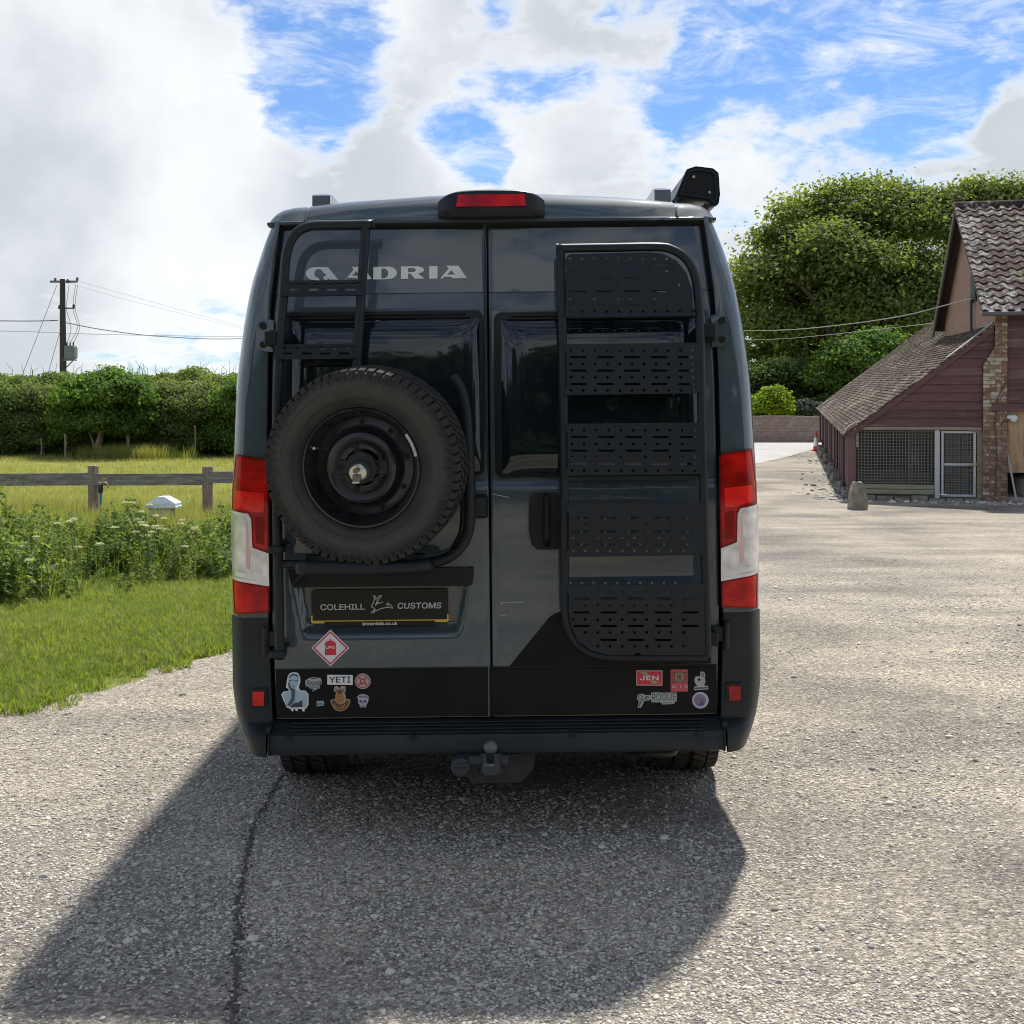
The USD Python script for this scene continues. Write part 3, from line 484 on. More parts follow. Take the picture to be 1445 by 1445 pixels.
for k in range(len(pxs) - 1):
    x0, x1 = [(u - CX) * FD / F for u in pxs[k:k + 2]]
    va, vb = [(668, 667), (668, 667), (668.5, 667.5), (665, 664), (665, 663), (664, 662)][k]
    zt0, zt1 = H - (va - YH) * FD / F, H - (vb - YH) * FD / F; hh = 0.19 if k < 2 else 0.18
    ny = 14; xs = np.linspace(x0 + 0.004, x1 - 0.004, ny); zt = np.interp(xs, [x0, x1], [zt0, zt1]) + 0.006 * (meshkit.fbm(np.c_[xs * 2, xs * 0 + k, xs * 0], 2, 3) - 0.5)
    ring = np.stack([np.stack([xs, 0 * xs + FD - 0.075 + 0.04 * (k % 2) * 0 + yo, zt - zo], -1) for yo, zo in ((0, 0.004), (0.004, 0), (0.036, 0), (0.04, 0.004), (0.04, hh - 0.004), (0.036, hh), (0.004, hh), (0, hh - 0.004), (0, 0.004))], 1)
    m = grid(ring); ends = [hull(ring[0][:-1] + np.array([s, 0, 0])[None] * np.array([[0], [1]] * 4)) for s in ()]
    caps = [trimesh.Trimesh(r[:8], [(0, i, i + 1) for i in range(1, 7)], process=False) for r in (ring[0], ring[-1])]
    obj('rail', cat([m] + caps), WOODG, fence)
# thin wire netting under the rail
wr = []
for zz in (0.15, 0.32, 0.5): wr.append(tube([((u - CX) * FD / F, FD + 0.085, float(gz(-5, FD)) + zz + 0.01 * math.sin(u)) for u in range(-192, 618, 30)], 0.0022, 4, False))
obj('fence_wire', cat(wr), plain('galvanised_wire', (0.42, 0.42, 0.40), 0.5, metal=0.6), fence)
BLUE = plain('blue_plastic', (0.02, 0.20, 0.36), 0.45, var=0.15, scale=20)
BRASS = plain('brass', (0.42, 0.33, 0.18), 0.38, metal=0.9, var=0.2, scale=40)
BLACKP = plain('black_rubber', (0.018, 0.018, 0.018), 0.6)
pt = at(142, 686, FD - 0.17); tap = thing('standpipe', 'blue water pipe with brass tap beside the fence post', 'tap', pt)
obj('pipe', tube(smoothpath([(0, 0, -0.08), (0.005, 0, -0.4), (0.02, 0, -0.72), (0.05, -0.02, -0.98)]), 0.02, 10), BLUE, tap, True)
obj('lagging', tube([(0, 0, -0.10), (0, 0, 0.02)], 0.036, 10), BLACKP, tap, True)
obj('tap', cat([tube([(0, 0, 0.0), (0, 0, 0.05)], 0.02, 10), tube([(0, 0, 0.05), (0.09, -0.02, 0.05)], 0.018, 10), tube([(0.09, -0.02, 0.055), (0.115, -0.02, 0.02), (0.118, -0.02, -0.03)], 0.015, 10), tube([(0.06, -0.02, 0.05), (0.06, -0.02, 0.11)], 0.01, 8), bx(0.025, 0.095, -0.027, -0.013, 0.105, 0.125, 0.004), tube([(0.0, 0, 0.05), (-0.045, 0, 0.05)], 0.017, 10)]), BRASS, tap, True)
WHITE = plain('white_plastic', (0.62, 0.66, 0.68), 0.4, var=0.06, scale=6)
CREAM = plain('cream_panel', (0.46, 0.45, 0.40), 0.6, var=0.1, scale=8)
d = 17.0; c = at(231, 715, d); cb = thing('cabinet', 'small cream cabinet under a white pitched lid standing in the weeds', 'cabinet', (c[0], c[1], float(gz(c[0], c[1]))))
zl = c[2] - float(gz(c[0], c[1]))
K_ = 0.8
lid = cat([hull([(sx * (0.26 - e) * K_, sy * (0.2 - e * 0.5) * K_, zl + z) for sx in (-1, 1) for sy in (-1, 1) for e, z in ((0, 0.0), (0, 0.055))] + [(sx * 0.05, sy * 0.13, zl + 0.145) for sx in (-1, 1) for sy in (-1, 1)]), bx(-0.27 * K_, 0.27 * K_, -0.21 * K_, 0.21 * K_, zl - 0.012, zl + 0.014, 0.006)])
obj('lid', lid, WHITE, cb); obj('body', bx(-0.15, 0.13, -0.12, 0.12, -0.1, zl - 0.012, 0.006), CREAM, cb); obj('leg', bx(0.14, 0.17, -0.10, -0.06, -0.1, zl - 0.012), plain('dark_leg', (0.12, 0.13, 0.13), 0.6), cb)
for k, (u, vt, vb, w, lab) in enumerate([(92, 612, 638, 0.09, 'short grey stake at the foot of the hedge, left of the pale trunk'), (180, 614, 641, 0.09, 'short grey stake at the foot of the hedge, right of the pale trunk'),
                                         (275, 600, 655, 0.045, 'thin pale pole standing in front of the hedge near the van'), (58, 618, 640, 0.05, 'low thin stake at the foot of the hedge, furthest left')]):
    d = 43.4; a, b = at(u, vt, d), at(u, vb, d); obj('stake', tube([(b[0], b[1], b[2] - 0.3), ((a[0] + b[0]) / 2 + 0.02, a[1], (a[2] + b[2]) / 2), tuple(a)], w / 2, 7), POSTW, label=lab, category='stake')
# utility pole with transformer
PD = 62.0; pb = at(89, 640, PD); gp = float(gz(pb[0], PD)); PZ = lambda v: H - (v - YH) * PD / F - gp
TIMBER = plain('creosoted_timber', (0.032, 0.028, 0.026), 0.85, var=0.3, scale=6); STEEL = plain('grey_steel', (0.12, 0.14, 0.145), 0.5, metal=0.3, var=0.2, scale=10); PORC = plain('porcelain', (0.06, 0.045, 0.04), 0.3)
pole = thing('utility_pole', 'dark wooden utility pole with crossarm and grey transformer beyond the hedge', 'utility pole', (pb[0], PD, gp))
PXX = lambda u: (u - 89) * PD / F
obj('post', tube([(0, 0, -0.3), (0, 0, 4), (-0.03, 0, PZ(394))], [0.19, 0.17, 0.13], 12), TIMBER, pole, True)
obj('crossarm', bx(PXX(71), PXX(109), -0.06, 0.06, PZ(399), PZ(396)), STEEL, pole); obj('crossarm', bx(PXX(82), PXX(105), -0.05, 0.05, PZ(436), PZ(434)), STEEL, pole)
for u, v in ((78, 397), (97, 400), (109, 396), (84, 435), (104, 434), (97, 399)): obj('insulator', lathe([(0.001, 0), (0.06, 0), (0.075, 0.05), (0.05, 0.08), (0.075, 0.12), (0.045, 0.17), (0.001, 0.18)], 10, 'z').apply_translation([PXX(u), -0.12 * (u == 97), PZ(v)]), PORC, pole, True)
obj('transformer', cat([bx(PXX(92), PXX(106), -0.22, 0.3, PZ(507), PZ(488), 0.04), bx(PXX(105.5), PXX(107), -0.18, 0.26, PZ(504), PZ(491))]), STEEL, pole)
for u in (94.5, 99, 103.5): obj('bushing', lathe([(0.001, 0), (0.05, 0), (0.05, 0.05), (0.035, 0.08), (0.05, 0.11), (0.03, 0.15), (0.02, 0.22), (0.001, 0.22)], 8, 'z').apply_translation([PXX(u), 0, PZ(488)]), PORC, pole, True)
obj('bracket', cat([tube([(PXX(104), 0, PZ(508)), (PXX(91), 0, PZ(521))], 0.03, 6), bx(PXX(90), PXX(106), -0.2, 0.25, PZ(509), PZ(507.5))]), STEEL, pole)
obj('jumper_lead', cat([tube(smoothpath([(PXX(a), -0.05, PZ(402)), (PXX(a - 3), -0.1, PZ(435)), (PXX(a + 3), -0.08, PZ(462)), (PXX(b), 0, PZ(484))], 6), 0.012, 4, False) for a, b in ((98, 95), (107, 99), (110, 104))]), BLACKP, pole)
for a in ((80, 403, 20, 515), (84, 470, 63, 516)): obj('stay_wire', tube([(PXX(a[0]), 0, PZ(a[1])), (PXX(a[2] - 12), -0.5, PZ(a[3] + 90))], 0.014, 4, False), STEEL, pole)
CABLE = plain('cable', (0.05, 0.055, 0.06), 0.6)
FAINT = plain('bare_wire', (0.22, 0.23, 0.24), 0.5)
def cable(label, pts, r, n=6, mat=None):
    obj('power_cable', tube(smoothpath(pts, n), r, 5), mat or CABLE, label=label, category='cable', group=None)
cable('thick sagging power cable from the pole towards the van', [at(91, 455, PD), at(150, 466, 66), at(230, 475, 74), at(336, 478, 86), at(480, 470, 105)], 0.026)
cable('thin high wire from the pole crossarm down to the van roof', [at(109, 396, PD), at(190, 419, 68), at(335, 459, 86), at(420, 478, 98)], 0.008, 6, FAINT)
cable('second thin high wire below the first from the crossarm', [at(98, 400, PD), at(190, 426, 68), at(335, 462, 86), at(420, 482, 98)], 0.007, 6, FAINT)
cable('power cable leaving the pole to the left edge', [at(82, 452, PD), at(40, 453, 60), at(-60, 452, 57)], 0.026)
cable('lower cable passing the pole across the sky on the left', [at(-60, 466, 78), at(40, 468, 80), at(150, 472, 84), at(336, 475, 92), at(450, 474, 100)], 0.016)

# ------------------------------------------------------------------ far brick wall and cone
def bricks_mat(name, c1, c2, mortar, bw=0.225, bh=0.075, yaw=0.0, stain=(0.45, 0.43, 0.40), stainamt=0.5):
    n = {'g': ('geometry', {}), 'mp': ('vector_rotate', {'rotate_type': 'z_axis', 'angle': yaw}), 's': ('separate_xyz', {}), 'ad': ('math', {'math_type': 'add'}), 'c': ('combine_xyz', {}),
         'k': ('brick_texture', {'color1': c1, 'color2': c2, 'mortar': mortar, 'scale': 1.0, 'mortar_size': 0.009, 'mortar_smooth': 0.3, 'brick_width': bw, 'row_height': bh}),
         'n': ('noise_texture', {'scale': 2.2, 'detail': 7.0, 'roughness': 0.7}), 'r': ('map_range', {'from_min': 0.5, 'from_max': 0.68, 'to_min': 0.0, 'to_max': stainamt, 'clamp': True}),
         'm': ('mix', {'color2': stain}), 'f': ('noise_texture', {'scale': 11.0, 'detail': 4.0}), 'rf': ('rgb_ramp', {'ramp': [(0.3, (0.7, 0.7, 0.7)), (0.7, (1.25, 1.2, 1.15))]}), 'x': ('mix', {'mix_type': 'multiply', 'fac': 0.9}),
         'b': ('bump', {'strength': 0.6, 'distance': 0.012, 'invert': True}), 'p': ('principled_bsdf', {'roughness': 0.92})}
    L = [('g.position', 'mp.vector'), ('mp.vector', 's.vector'), ('s.x', 'ad.value1'), ('s.y', 'ad.value2'), ('ad.value', 'c.x'), ('s.z', 'c.y'), ('c.vector', 'k.vector'), ('g.position', 'n.vector'), ('n.fac', 'r.value'),
         ('k.color', 'm.color1'), ('r.result', 'm.fac'), ('g.position', 'f.vector'), ('f.fac', 'rf.fac'), ('m.color', 'x.color1'), ('rf.color', 'x.color2'), ('x.color', 'p.base_color'), ('k.fac', 'b.height'), ('b.normal', 'p.normal')]
    return material(name, n, L, 'p.BSDF')
BRW = bricks_mat('wall_brick', (0.26, 0.175, 0.13), (0.20, 0.14, 0.105), (0.31, 0.275, 0.23), stain=(0.34, 0.30, 0.25), stainamt=0.9)
wall = thing('brick_wall', 'long low weathered brick wall beyond the pale track', 'wall')
WD = 60.0; zt = H - (589 - YH) * WD / F; zb = float(gz(10, WD)) - 0.3
xs = np.linspace(-5, 24, 80); top = zt + 0.05 * (meshkit.fbm(np.c_[xs * 0.8, 0 * xs, 0 * xs], 3, 2) - 0.5)
obj('wall', cat([grid(np.stack([np.stack([xs, 0 * xs + WD, 0 * xs + zb], -1), np.stack([xs, 0 * xs + WD, top], -1), np.stack([xs, 0 * xs + WD + 0.35, top], -1), np.stack([xs, 0 * xs + WD + 0.35, 0 * xs + zb], -1)])), bx(-5.01, -5.0, WD, WD + 0.35, zb, zt - 0.05)]), BRW, wall)
CO = plain('coping', (0.25, 0.20, 0.155), 0.9, var=0.35, scale=6, bump=0.5, bscale=20); r_ = np.random.default_rng(4)
for k in range(58): obj('coping_brick', bx(-5 + k * 0.5 + 0.006, -4.5 + k * 0.5 - 0.006, WD - 0.03, WD + 0.38, np.interp(-4.75 + k * 0.5, xs, top) - 0.01, np.interp(-4.75 + k * 0.5, xs, top) + 0.06 + r_.uniform(0, 0.02), 0.01), CO, wall)
cd = 49.0; cp_ = at(1151.5, 632, cd); cone = thing('traffic_cone', 'red and white traffic cone at the far corner of the lean-to', 'traffic cone', (cp_[0], cd, float(gz(cp_[0], cd)) + 0.012))
RED = plain('cone_red', (0.62, 0.06, 0.035), 0.5, var=0.15, scale=9); CW = plain('cone_white', (0.78, 0.78, 0.76), 0.4)
obj('base', bx(-0.17, 0.17, -0.17, 0.17, 0, 0.04, 0.01), RED, cone); obj('body', lathe([(0.125, 0.04), (0.108, 0.18)], 20, 'z'), RED, cone, True)
obj('reflective_band', lathe([(0.108, 0.18), (0.065, 0.52)], 20, 'z'), CW, cone, True); obj('tip', lathe([(0.065, 0.52), (0.035, 0.76), (0.001, 0.77)], 20, 'z'), RED, cone, True)

# ------------------------------------------------------------------ the barn
A = math.radians(12.8); EX = np.array([math.cos(A), -math.sin(A), 0]); TILT = math.radians(1.3)
EY = np.array([math.sin(A) * math.cos(TILT), math.cos(A) * math.cos(TILT), math.sin(TILT)]); EZ = np.cross(EX, EY)
BO = np.array([7.46, 26.7, -0.36])
M_B = Gf.Matrix4d(*EX, 0, *EY, 0, *EZ, 0, *BO, 1)
RB = np.stack([EX, EY, EZ])
def bp(u, v, by=0.0):     # photo sight line -> barn coordinates on the plane by
    d = RB @ np.array([(u - CX) / F, 1.0, (YH - v) / F]); o = RB @ (np.array([0, 0, H]) - BO); k = (by - o[1]) / d[1]; return o + k * d
def barn_thing(name, label, category):
    x = UsdGeom.Xform.Define(stage, '/World/' + numbered('/World', name)); x.AddTransformOp().Set(M_B); return data(x.GetPrim(), label, category)
def painted(name, col, var=0.25, wear=(0.30, 0.24, 0.24), amt=0.6):
    return material(name, {'t': ('texture_coordinate', {}), 'mp': ('mapping', {'scale': (0.8, 0.8, 9.0)}), 'n': ('noise_texture', {'scale': 2.2, 'detail': 8.0, 'roughness': 0.7, 'distortion': 0.4}), 'o': ('object_info', {}), 'g': ('geometry', {}),
        'r': ('rgb_ramp', {'ramp': [(0.3, tuple(c * (1 - var) for c in col)), (0.62, tuple(c * (1 + var) for c in col))]}), 'w': ('map_range', {'from_min': 0.60, 'from_max': 0.72, 'to_min': 0.0, 'to_max': amt, 'clamp': True}), 'm': ('mix', {'color2': wear}),
        'b': ('bump', {'strength': 0.4, 'distance': 0.01}), 'p': ('principled_bsdf', {'roughness': 0.8})},
        [('g.position', 'mp.vector'), ('mp.vector', 'n.vector'), ('n.fac', 'r.fac'), ('n.fac', 'w.value'), ('r.color', 'm.color1'), ('w.result', 'm.fac'), ('m.color', 'p.base_color'), ('n.fac', 'b.height'), ('b.normal', 'p.normal')], 'p.BSDF')
PURP = [painted('maroon_boards', (0.10, 0.047, 0.046)), painted('maroon_boards_faded', (0.125, 0.066, 0.063), 0.2), painted('maroon_boards_dark', (0.082, 0.037, 0.038))]
DKM = painted('maroon_dark', (0.060, 0.022, 0.024), 0.3, (0.2, 0.15, 0.15), 0.3)
BRK = None
MORT = plain('mortar', (0.30, 0.262, 0.205), 0.95, var=0.3, scale=5, bump=0.5, bscale=30)
def mottled(name, ramp, scale, bump=0.7):
    return material(name, {'g': ('geometry', {}), 'n': ('noise_texture', {'scale': scale, 'detail': 5.0, 'roughness': 0.62, 'distortion': 0.3}), 'l': ('noise_texture', {'scale': 0.9, 'detail': 4.0}), 'a': ('math', {'math_type': 'multiply_add', 'value2': 0.55, 'value3': -0.275}), 's': ('math', {'math_type': 'add'}),
        'r': ('rgb_ramp', {'ramp': ramp}), 'b': ('bump', {'strength': bump, 'distance': 0.02}), 'p': ('principled_bsdf', {'roughness': 0.92, 'specular_ior_level': 0.2})},
        [('g.position', 'n.vector'), ('g.position', 'l.vector'), ('l.fac', 'a.value1'), ('a.value', 's.value1'), ('n.fac', 's.value2'), ('s.value', 'r.fac'), ('r.color', 'p.base_color'), ('n.fac', 'b.height'), ('b.normal', 'p.normal')], 'p.BSDF')
_mr = lambda d, m_, p_, t: [(0.30, d), (t - 0.04, m_), (t, tuple((a + b) / 2 for a, b in zip(m_, p_))), (t + 0.05, p_), (0.8, tuple(1.12 * a for a in p_))]
TILE = [mottled(f'tile_{n}', _mr(d_, m_, p_, t), 8.5) for n, d_, m_, p_, t in (('maroon', (0.030, 0.016, 0.015), (0.060, 0.036, 0.032), (0.21, 0.198, 0.178), 0.61), ('brown', (0.034, 0.02, 0.018), (0.07, 0.045, 0.038), (0.19, 0.175, 0.155), 0.59), ('lichen', (0.04, 0.026, 0.023), (0.08, 0.055, 0.048), (0.27, 0.258, 0.235), 0.53),
    ('grey', (0.034, 0.022, 0.02), (0.075, 0.052, 0.045), (0.23, 0.218, 0.198), 0.56), ('moss', (0.034, 0.024, 0.018), (0.075, 0.066, 0.04), (0.20, 0.20, 0.13), 0.54))]
SL = [mottled(f'roof_tile_{n}', _mr(d_, m_, p_, t), 6.5) for n, d_, m_, p_, t in (('grey', (0.048, 0.033, 0.022), (0.115, 0.082, 0.055), (0.27, 0.235, 0.18), 0.60), ('pale', (0.05, 0.04, 0.03), (0.13, 0.10, 0.07), (0.32, 0.28, 0.22), 0.56), ('brown', (0.035, 0.026, 0.021), (0.085, 0.062, 0.048), (0.19, 0.17, 0.142), 0.62), ('rust', (0.042, 0.027, 0.02), (0.10, 0.066, 0.048), (0.20, 0.165, 0.13), 0.62), ('moss', (0.036, 0.035, 0.02), (0.09, 0.088, 0.046), (0.18, 0.175, 0.11), 0.60))]
GREYM = plain('galvanised_frame', (0.42, 0.43, 0.43), 0.5, metal=0.25, var=0.1, scale=12)
MESHM = plain('mesh_wire', (0.34, 0.34, 0.32), 0.55, metal=0.3)
OLDT = painted('old_timber', (0.20, 0.165, 0.12), 0.3, (0.35, 0.32, 0.27), 0.4)
ROUGHST = plain('old_stone', (0.185, 0.168, 0.13), 0.95, var=0.4, scale=7, bump=0.8, bscale=22)
ab = np.random.default_rng(12)
BRK = [mottled(f'brick_{n}', _mr(d_, m_, (0.37, 0.34, 0.275), t), 12.0, 0.5) for n, d_, m_, t in (('red', (0.15, 0.085, 0.06), (0.21, 0.122, 0.085), 0.62), ('orange', (0.18, 0.112, 0.075), (0.245, 0.155, 0.105), 0.62), ('buff', (0.20, 0.145, 0.10), (0.275, 0.205, 0.145), 0.58), ('dark', (0.11, 0.065, 0.048), (0.17, 0.10, 0.07), 0.64), ('lichen', (0.16, 0.115, 0.078), (0.26, 0.205, 0.15), 0.46))]
# lean-to: measured corners
e0 = bp(1196, 610); e1 = bp(1401, 459); slope = (e1[2] - e0[2]) / (e1[0] - e0[0]); zE = e0[2]; xE = e0[0]
roofz = lambda x: zE + (x - xE) * slope
LB = 25.8                                                # length of the lean-to
lean = barn_thing('lean_to', 'low maroon boarded lean-to with mossy tiled roof and wire mesh front', 'shed')
xR = bp(1402, 460)[0]; xP = bp(1386, 600)[0]; zL = bp(1300, 602)[2]; xC = bp(1206, 640)[0]
# front gable boards
nb = 12; zz = np.linspace(zL, roofz(xR) + 0.02, nb + 1)
shp = Polygon([(xC - 0.02, zL - 0.02), (xP, zL - 0.02), (xP, bp(1386, 517)[2]), (xR, bp(1402, 489)[2]), (xR, roofz(xR) - 0.02), (xE + 0.1, roofz(xE + 0.1) - 0.02)]).buffer(0)
for k in range(nb):
    s = shp.intersection(sbox(-1, zz[k] + 0.003, 9, zz[k + 1] + 0.012))
    if s.is_empty: continue
    m = plate(s, 0.022, 0.0); zc = m.vertices[:, 2]; m.vertices[:, 1] += -0.025 * (zz[k + 1] - zc) / (zz[1] - zz[0]); m.vertices[:, 2] += 0.006 * np.sin(m.vertices[:, 0] * 2 + k * 2.1)
    obj('board', m, PURP[ab.choice(3, p=[0.5, 0.25, 0.25])], lean)
obj('backing', plate(shp, 0.01, 0.04), DKM, lean)
obj('lintel', bx(xC - 0.1, xP, -0.06, 0.05, zL - 0.075, zL - 0.003, 0.008), OLDT, lean)
nrm = np.array([-slope, 1]) / math.hypot(1, slope)
obj('bargeboard', plate(Polygon([(xE - 0.05, roofz(xE - 0.05) - 0.02), (xR, roofz(xR) - 0.02), (xR, roofz(xR) - 0.15), (xE + 0.05, roofz(xE + 0.05) - 0.17)]), 0.035, -0.04), PURP[0], lean)
obj('corner_post', bx(xC - 0.16, xC + 0.01, -0.05, 0.12, bp(1200, 692)[2] - 0.3, zL - 0.08, 0.01), PURP[1], lean)
obj('corner_bracket', hull([(xC - 0.2, y, zL - 0.08) for y in (-0.08, 0.14)] + [(xC + 0.02, y, zL - 0.08) for y in (-0.08, 0.14)] + [(xC + 0.02, y, zL + 0.10) for y in (-0.08, 0.14)] + [(xE + 0.02, y, zL + 0.0) for y in (-0.08, 0.14)]), OLDT, lean)
# wire mesh panel and gate
def net(x0, x1, z0, z1, p, r, y):
    ms = [bx(x - r, x + r, y - r, y + r, z0, z1) for x in np.arange(x0, x1 + 1e-6, p)] + [bx(x0, x1, y - r, y + r, z - r, z + r) for z in np.arange(z0, z1 + 1e-6, p)]
    return cat(ms)
zs0 = bp(1270, 684)[2]; xg0, xg1 = bp(1319, 650)[0], bp(1326, 650)[0]
obj('wire_mesh', net(xC + 0.02, xg0, zs0 - 0.02, zL - 0.08, 0.066, 0.0034, 0.02), MESHM, lean)
obj('mesh_batten', bx(xC + 0.02, xC + 0.09, -0.02, 0.05, bp(1210, 628)[2] - 0.05, zL - 0.12, 0.005), OLDT, lean)
obj('frame_post', bx(xg0, xg1, -0.05, 0.05, bp(1322, 707)[2], zL - 0.078, 0.008), GREYM, lean)
ga0, ga1 = bp(1328, 650)[0], bp(1377, 650)[0]; gz0, gz1 = bp(1350, 701)[2], bp(1350, 608)[2]; fw = 0.05
gate = obj('gate', cat([bx(ga0, ga0 + fw, -0.03, 0.02, gz0, gz1, 0.006), bx(ga1 - fw, ga1, -0.03, 0.02, gz0, gz1, 0.006), bx(ga0 + fw, ga1 - fw, -0.029, 0.019, gz1 - fw, gz1, 0.006), bx(ga0 + fw, ga1 - fw, -0.029, 0.019, gz0, gz0 + fw, 0.006), bx(ga0 + fw, ga1 - fw, -0.029, 0.019, bp(1350, 657)[2], bp(1350, 653.5)[2], 0.006)]), GREYM, lean)
obj('gate_mesh', net(ga0 + fw, ga1 - fw, gz0 + fw, gz1 - fw, 0.055, 0.0035, 0.0), MESHM, gate)
obj('latch', cat([bx(ga1 - 0.16, ga1 + 0.02, -0.06, -0.032, bp(1350, 656)[2], bp(1350, 653)[2], 0.005), sphere((ga1 - 0.13, -0.05, bp(1350, 645)[2]), 0.022)]), plain('latch_brass', (0.38, 0.31, 0.17), 0.45, metal=0.7), gate)
obj('hinge_bolt', bx(ga0 - 0.02, ga0 + 0.12, -0.055, -0.032, bp(1350, 698.5)[2], bp(1350, 697)[2]), CW, gate)
obj('door_post', bx(ga1 + 0.02, xP + 0.02, -0.02, 0.08, gz0 - 0.1, zL - 0.078, 0.006), OLDT, lean)
obj('brace', hull([(xP - 0.02, y, bp(1385, 612)[2]) for y in (-0.03, 0.03)] + [(xP - 0.02, y, bp(1385, 606)[2]) for y in (-0.03, 0.03)] + [(xP - 0.28, y, zL - 0.08) for y in (-0.03, 0.03)] + [(xP - 0.36, y, zL - 0.08) for y in (-0.03, 0.03)]), OLDT, lean)
for k, (va, vb) in enumerate(((683.5, 690), (690.6, 697))): obj('kick_board', bx(xC + 0.05, xg0 - 0.003, -0.035, 0.01, bp(1270, vb)[2], bp(1270, va)[2], 0.005), painted(f'mossy_board_{"ab"[k]}', (0.20, 0.20, 0.125), 0.25, (0.33, 0.31, 0.24), 0.4), lean)
sz = bp(1270, 697.5)[2]
for k in range(7):
    x0 = xC + 0.1 + k * 0.36; obj('sill_stone', bx(x0, x0 + 0.34, -0.12 - ab.uniform(0, 0.06), 0.2, sz - 0.45, sz - ab.uniform(0.0, 0.07), 0.02), ROUGHST, lean)
# interior seen through the mesh
BACKW = painted('inner_boards', (0.20, 0.155, 0.11), 0.4, (0.16, 0.13, 0.1), 0.4)
for k in range(15): obj('inner_board', bx(-0.1 + k * 0.26, 0.15 + k * 0.26, 3.6, 3.64, -0.3, roofz(-0.1 + k * 0.26) - 0.12), BACKW, lean) if -0.1 + k * 0.26 > xE + 0.2 else None
obj('inner_floor', bx(0.1, 3.8, 0.1, 3.6, -0.4, sz - 0.04), plain('dusty_floor', (0.32, 0.29, 0.24), 0.95, var=0.3, scale=3), lean)
obj('inner_post', bx(bp(1284, 650, 1.6)[0] - 0.04, bp(1284, 650, 1.6)[0] + 0.04, 1.58, 1.66, -0.2, 1.6), OLDT, lean)
obj('inner_box', bx(bp(1292, 650, 1.6)[0] - 0.12, bp(1292, 650, 1.6)[0] + 0.06, 1.5, 1.58, bp(1290, 655, 1.6)[2], bp(1290, 636, 1.6)[2]), OLDT, lean)
for k in range(3): obj('inner_plank', bx(0.3, 1.9, 2.4 - 0.2 * k, 2.45 - 0.2 * k, 0.05 + 0.16 * k, 0.19 + 0.16 * k), OLDT, lean)
# left side: vertical maroon boards, stone footings below
yb = np.r_[np.arange(0.15, 6, 0.42), np.arange(6, 25.6, 1.1)]
for k in range(len(yb) - 1):
    off = 0.05 * (k % 2); z0 = 0.06 + ab.uniform(-0.02, 0.12)
    obj('side_board', bx(xE + 0.08 + off, xE + 0.105 + off, yb[k] + 0.006, yb[k + 1] - 0.006, z0, zE + 0.05, 0.003), DKM if k % 3 else PURP[2], lean)
for k, y0 in enumerate((1.2, 3.4, 5.6, 9.0, 13.0, 17.5, 22.0, 25.5)): obj('side_post', bx(xE + 0.04, xE + 0.16, y0, y0 + 0.12, -0.02, zE + 0.03, 0.006), PURP[1] if k % 2 == 0 else DKM, lean)
for k in range(13):
    y0 = 0.4 + k * 1.9; m = bx(xE - 0.10 + ab.uniform(-0.08, 0.10), xE + 0.35, y0, y0 + ab.uniform(0.35, 1.0), -0.5, -0.02 + ab.uniform(0, 0.14), 0.05).subdivide().subdivide(); m.vertices += (meshkit.fbm(m.vertices * 4 + k, 3, 2)[:, None] - 0.5) * 0.12; obj('footing_stone', m, ROUGHST, lean)
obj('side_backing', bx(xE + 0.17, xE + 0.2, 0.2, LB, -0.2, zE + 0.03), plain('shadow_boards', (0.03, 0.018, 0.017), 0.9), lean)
# mossy tiled roof: rows of overlapping tiles laid up the slope
sl = math.hypot(1, slope); ux, uz = 1 / sl, slope / sl; nx, nz = -uz, ux
mv = (bp(1402, 460)[0]); XT = 5.6
tw, th = 0.16, 0.102
deck = Polygon([(xE - 0.05, roofz(xE - 0.05) - 0.035), (xR + 0.02, roofz(xR + 0.02) - 0.035), (xR + 0.02, roofz(xR + 0.02) - 0.075), (xE - 0.05, roofz(xE - 0.05) - 0.075)])
m1 = extr(deck, 7.3); m1.apply_transform(UPR); m1.apply_translation([0, 7.28, 0])
deck2 = Polygon([(xE - 0.05, roofz(xE - 0.05) - 0.035), (XT, roofz(XT) - 0.035), (XT + 2, roofz(XT) - 1.6), (XT + 2, 0.0), (xE + 0.5, 0.0), (xE + 0.5, roofz(xE) - 0.075), (xE - 0.05, roofz(xE - 0.05) - 0.075)])
m2 = extr(deck2, LB - 7.35); m2.apply_transform(UPR); m2.apply_translation([0, LB, 0])
obj('roof_deck', cat([m1, m2]), plain('roof_underside', (0.06, 0.045, 0.035), 0.9), lean)
near, stuff = [], []
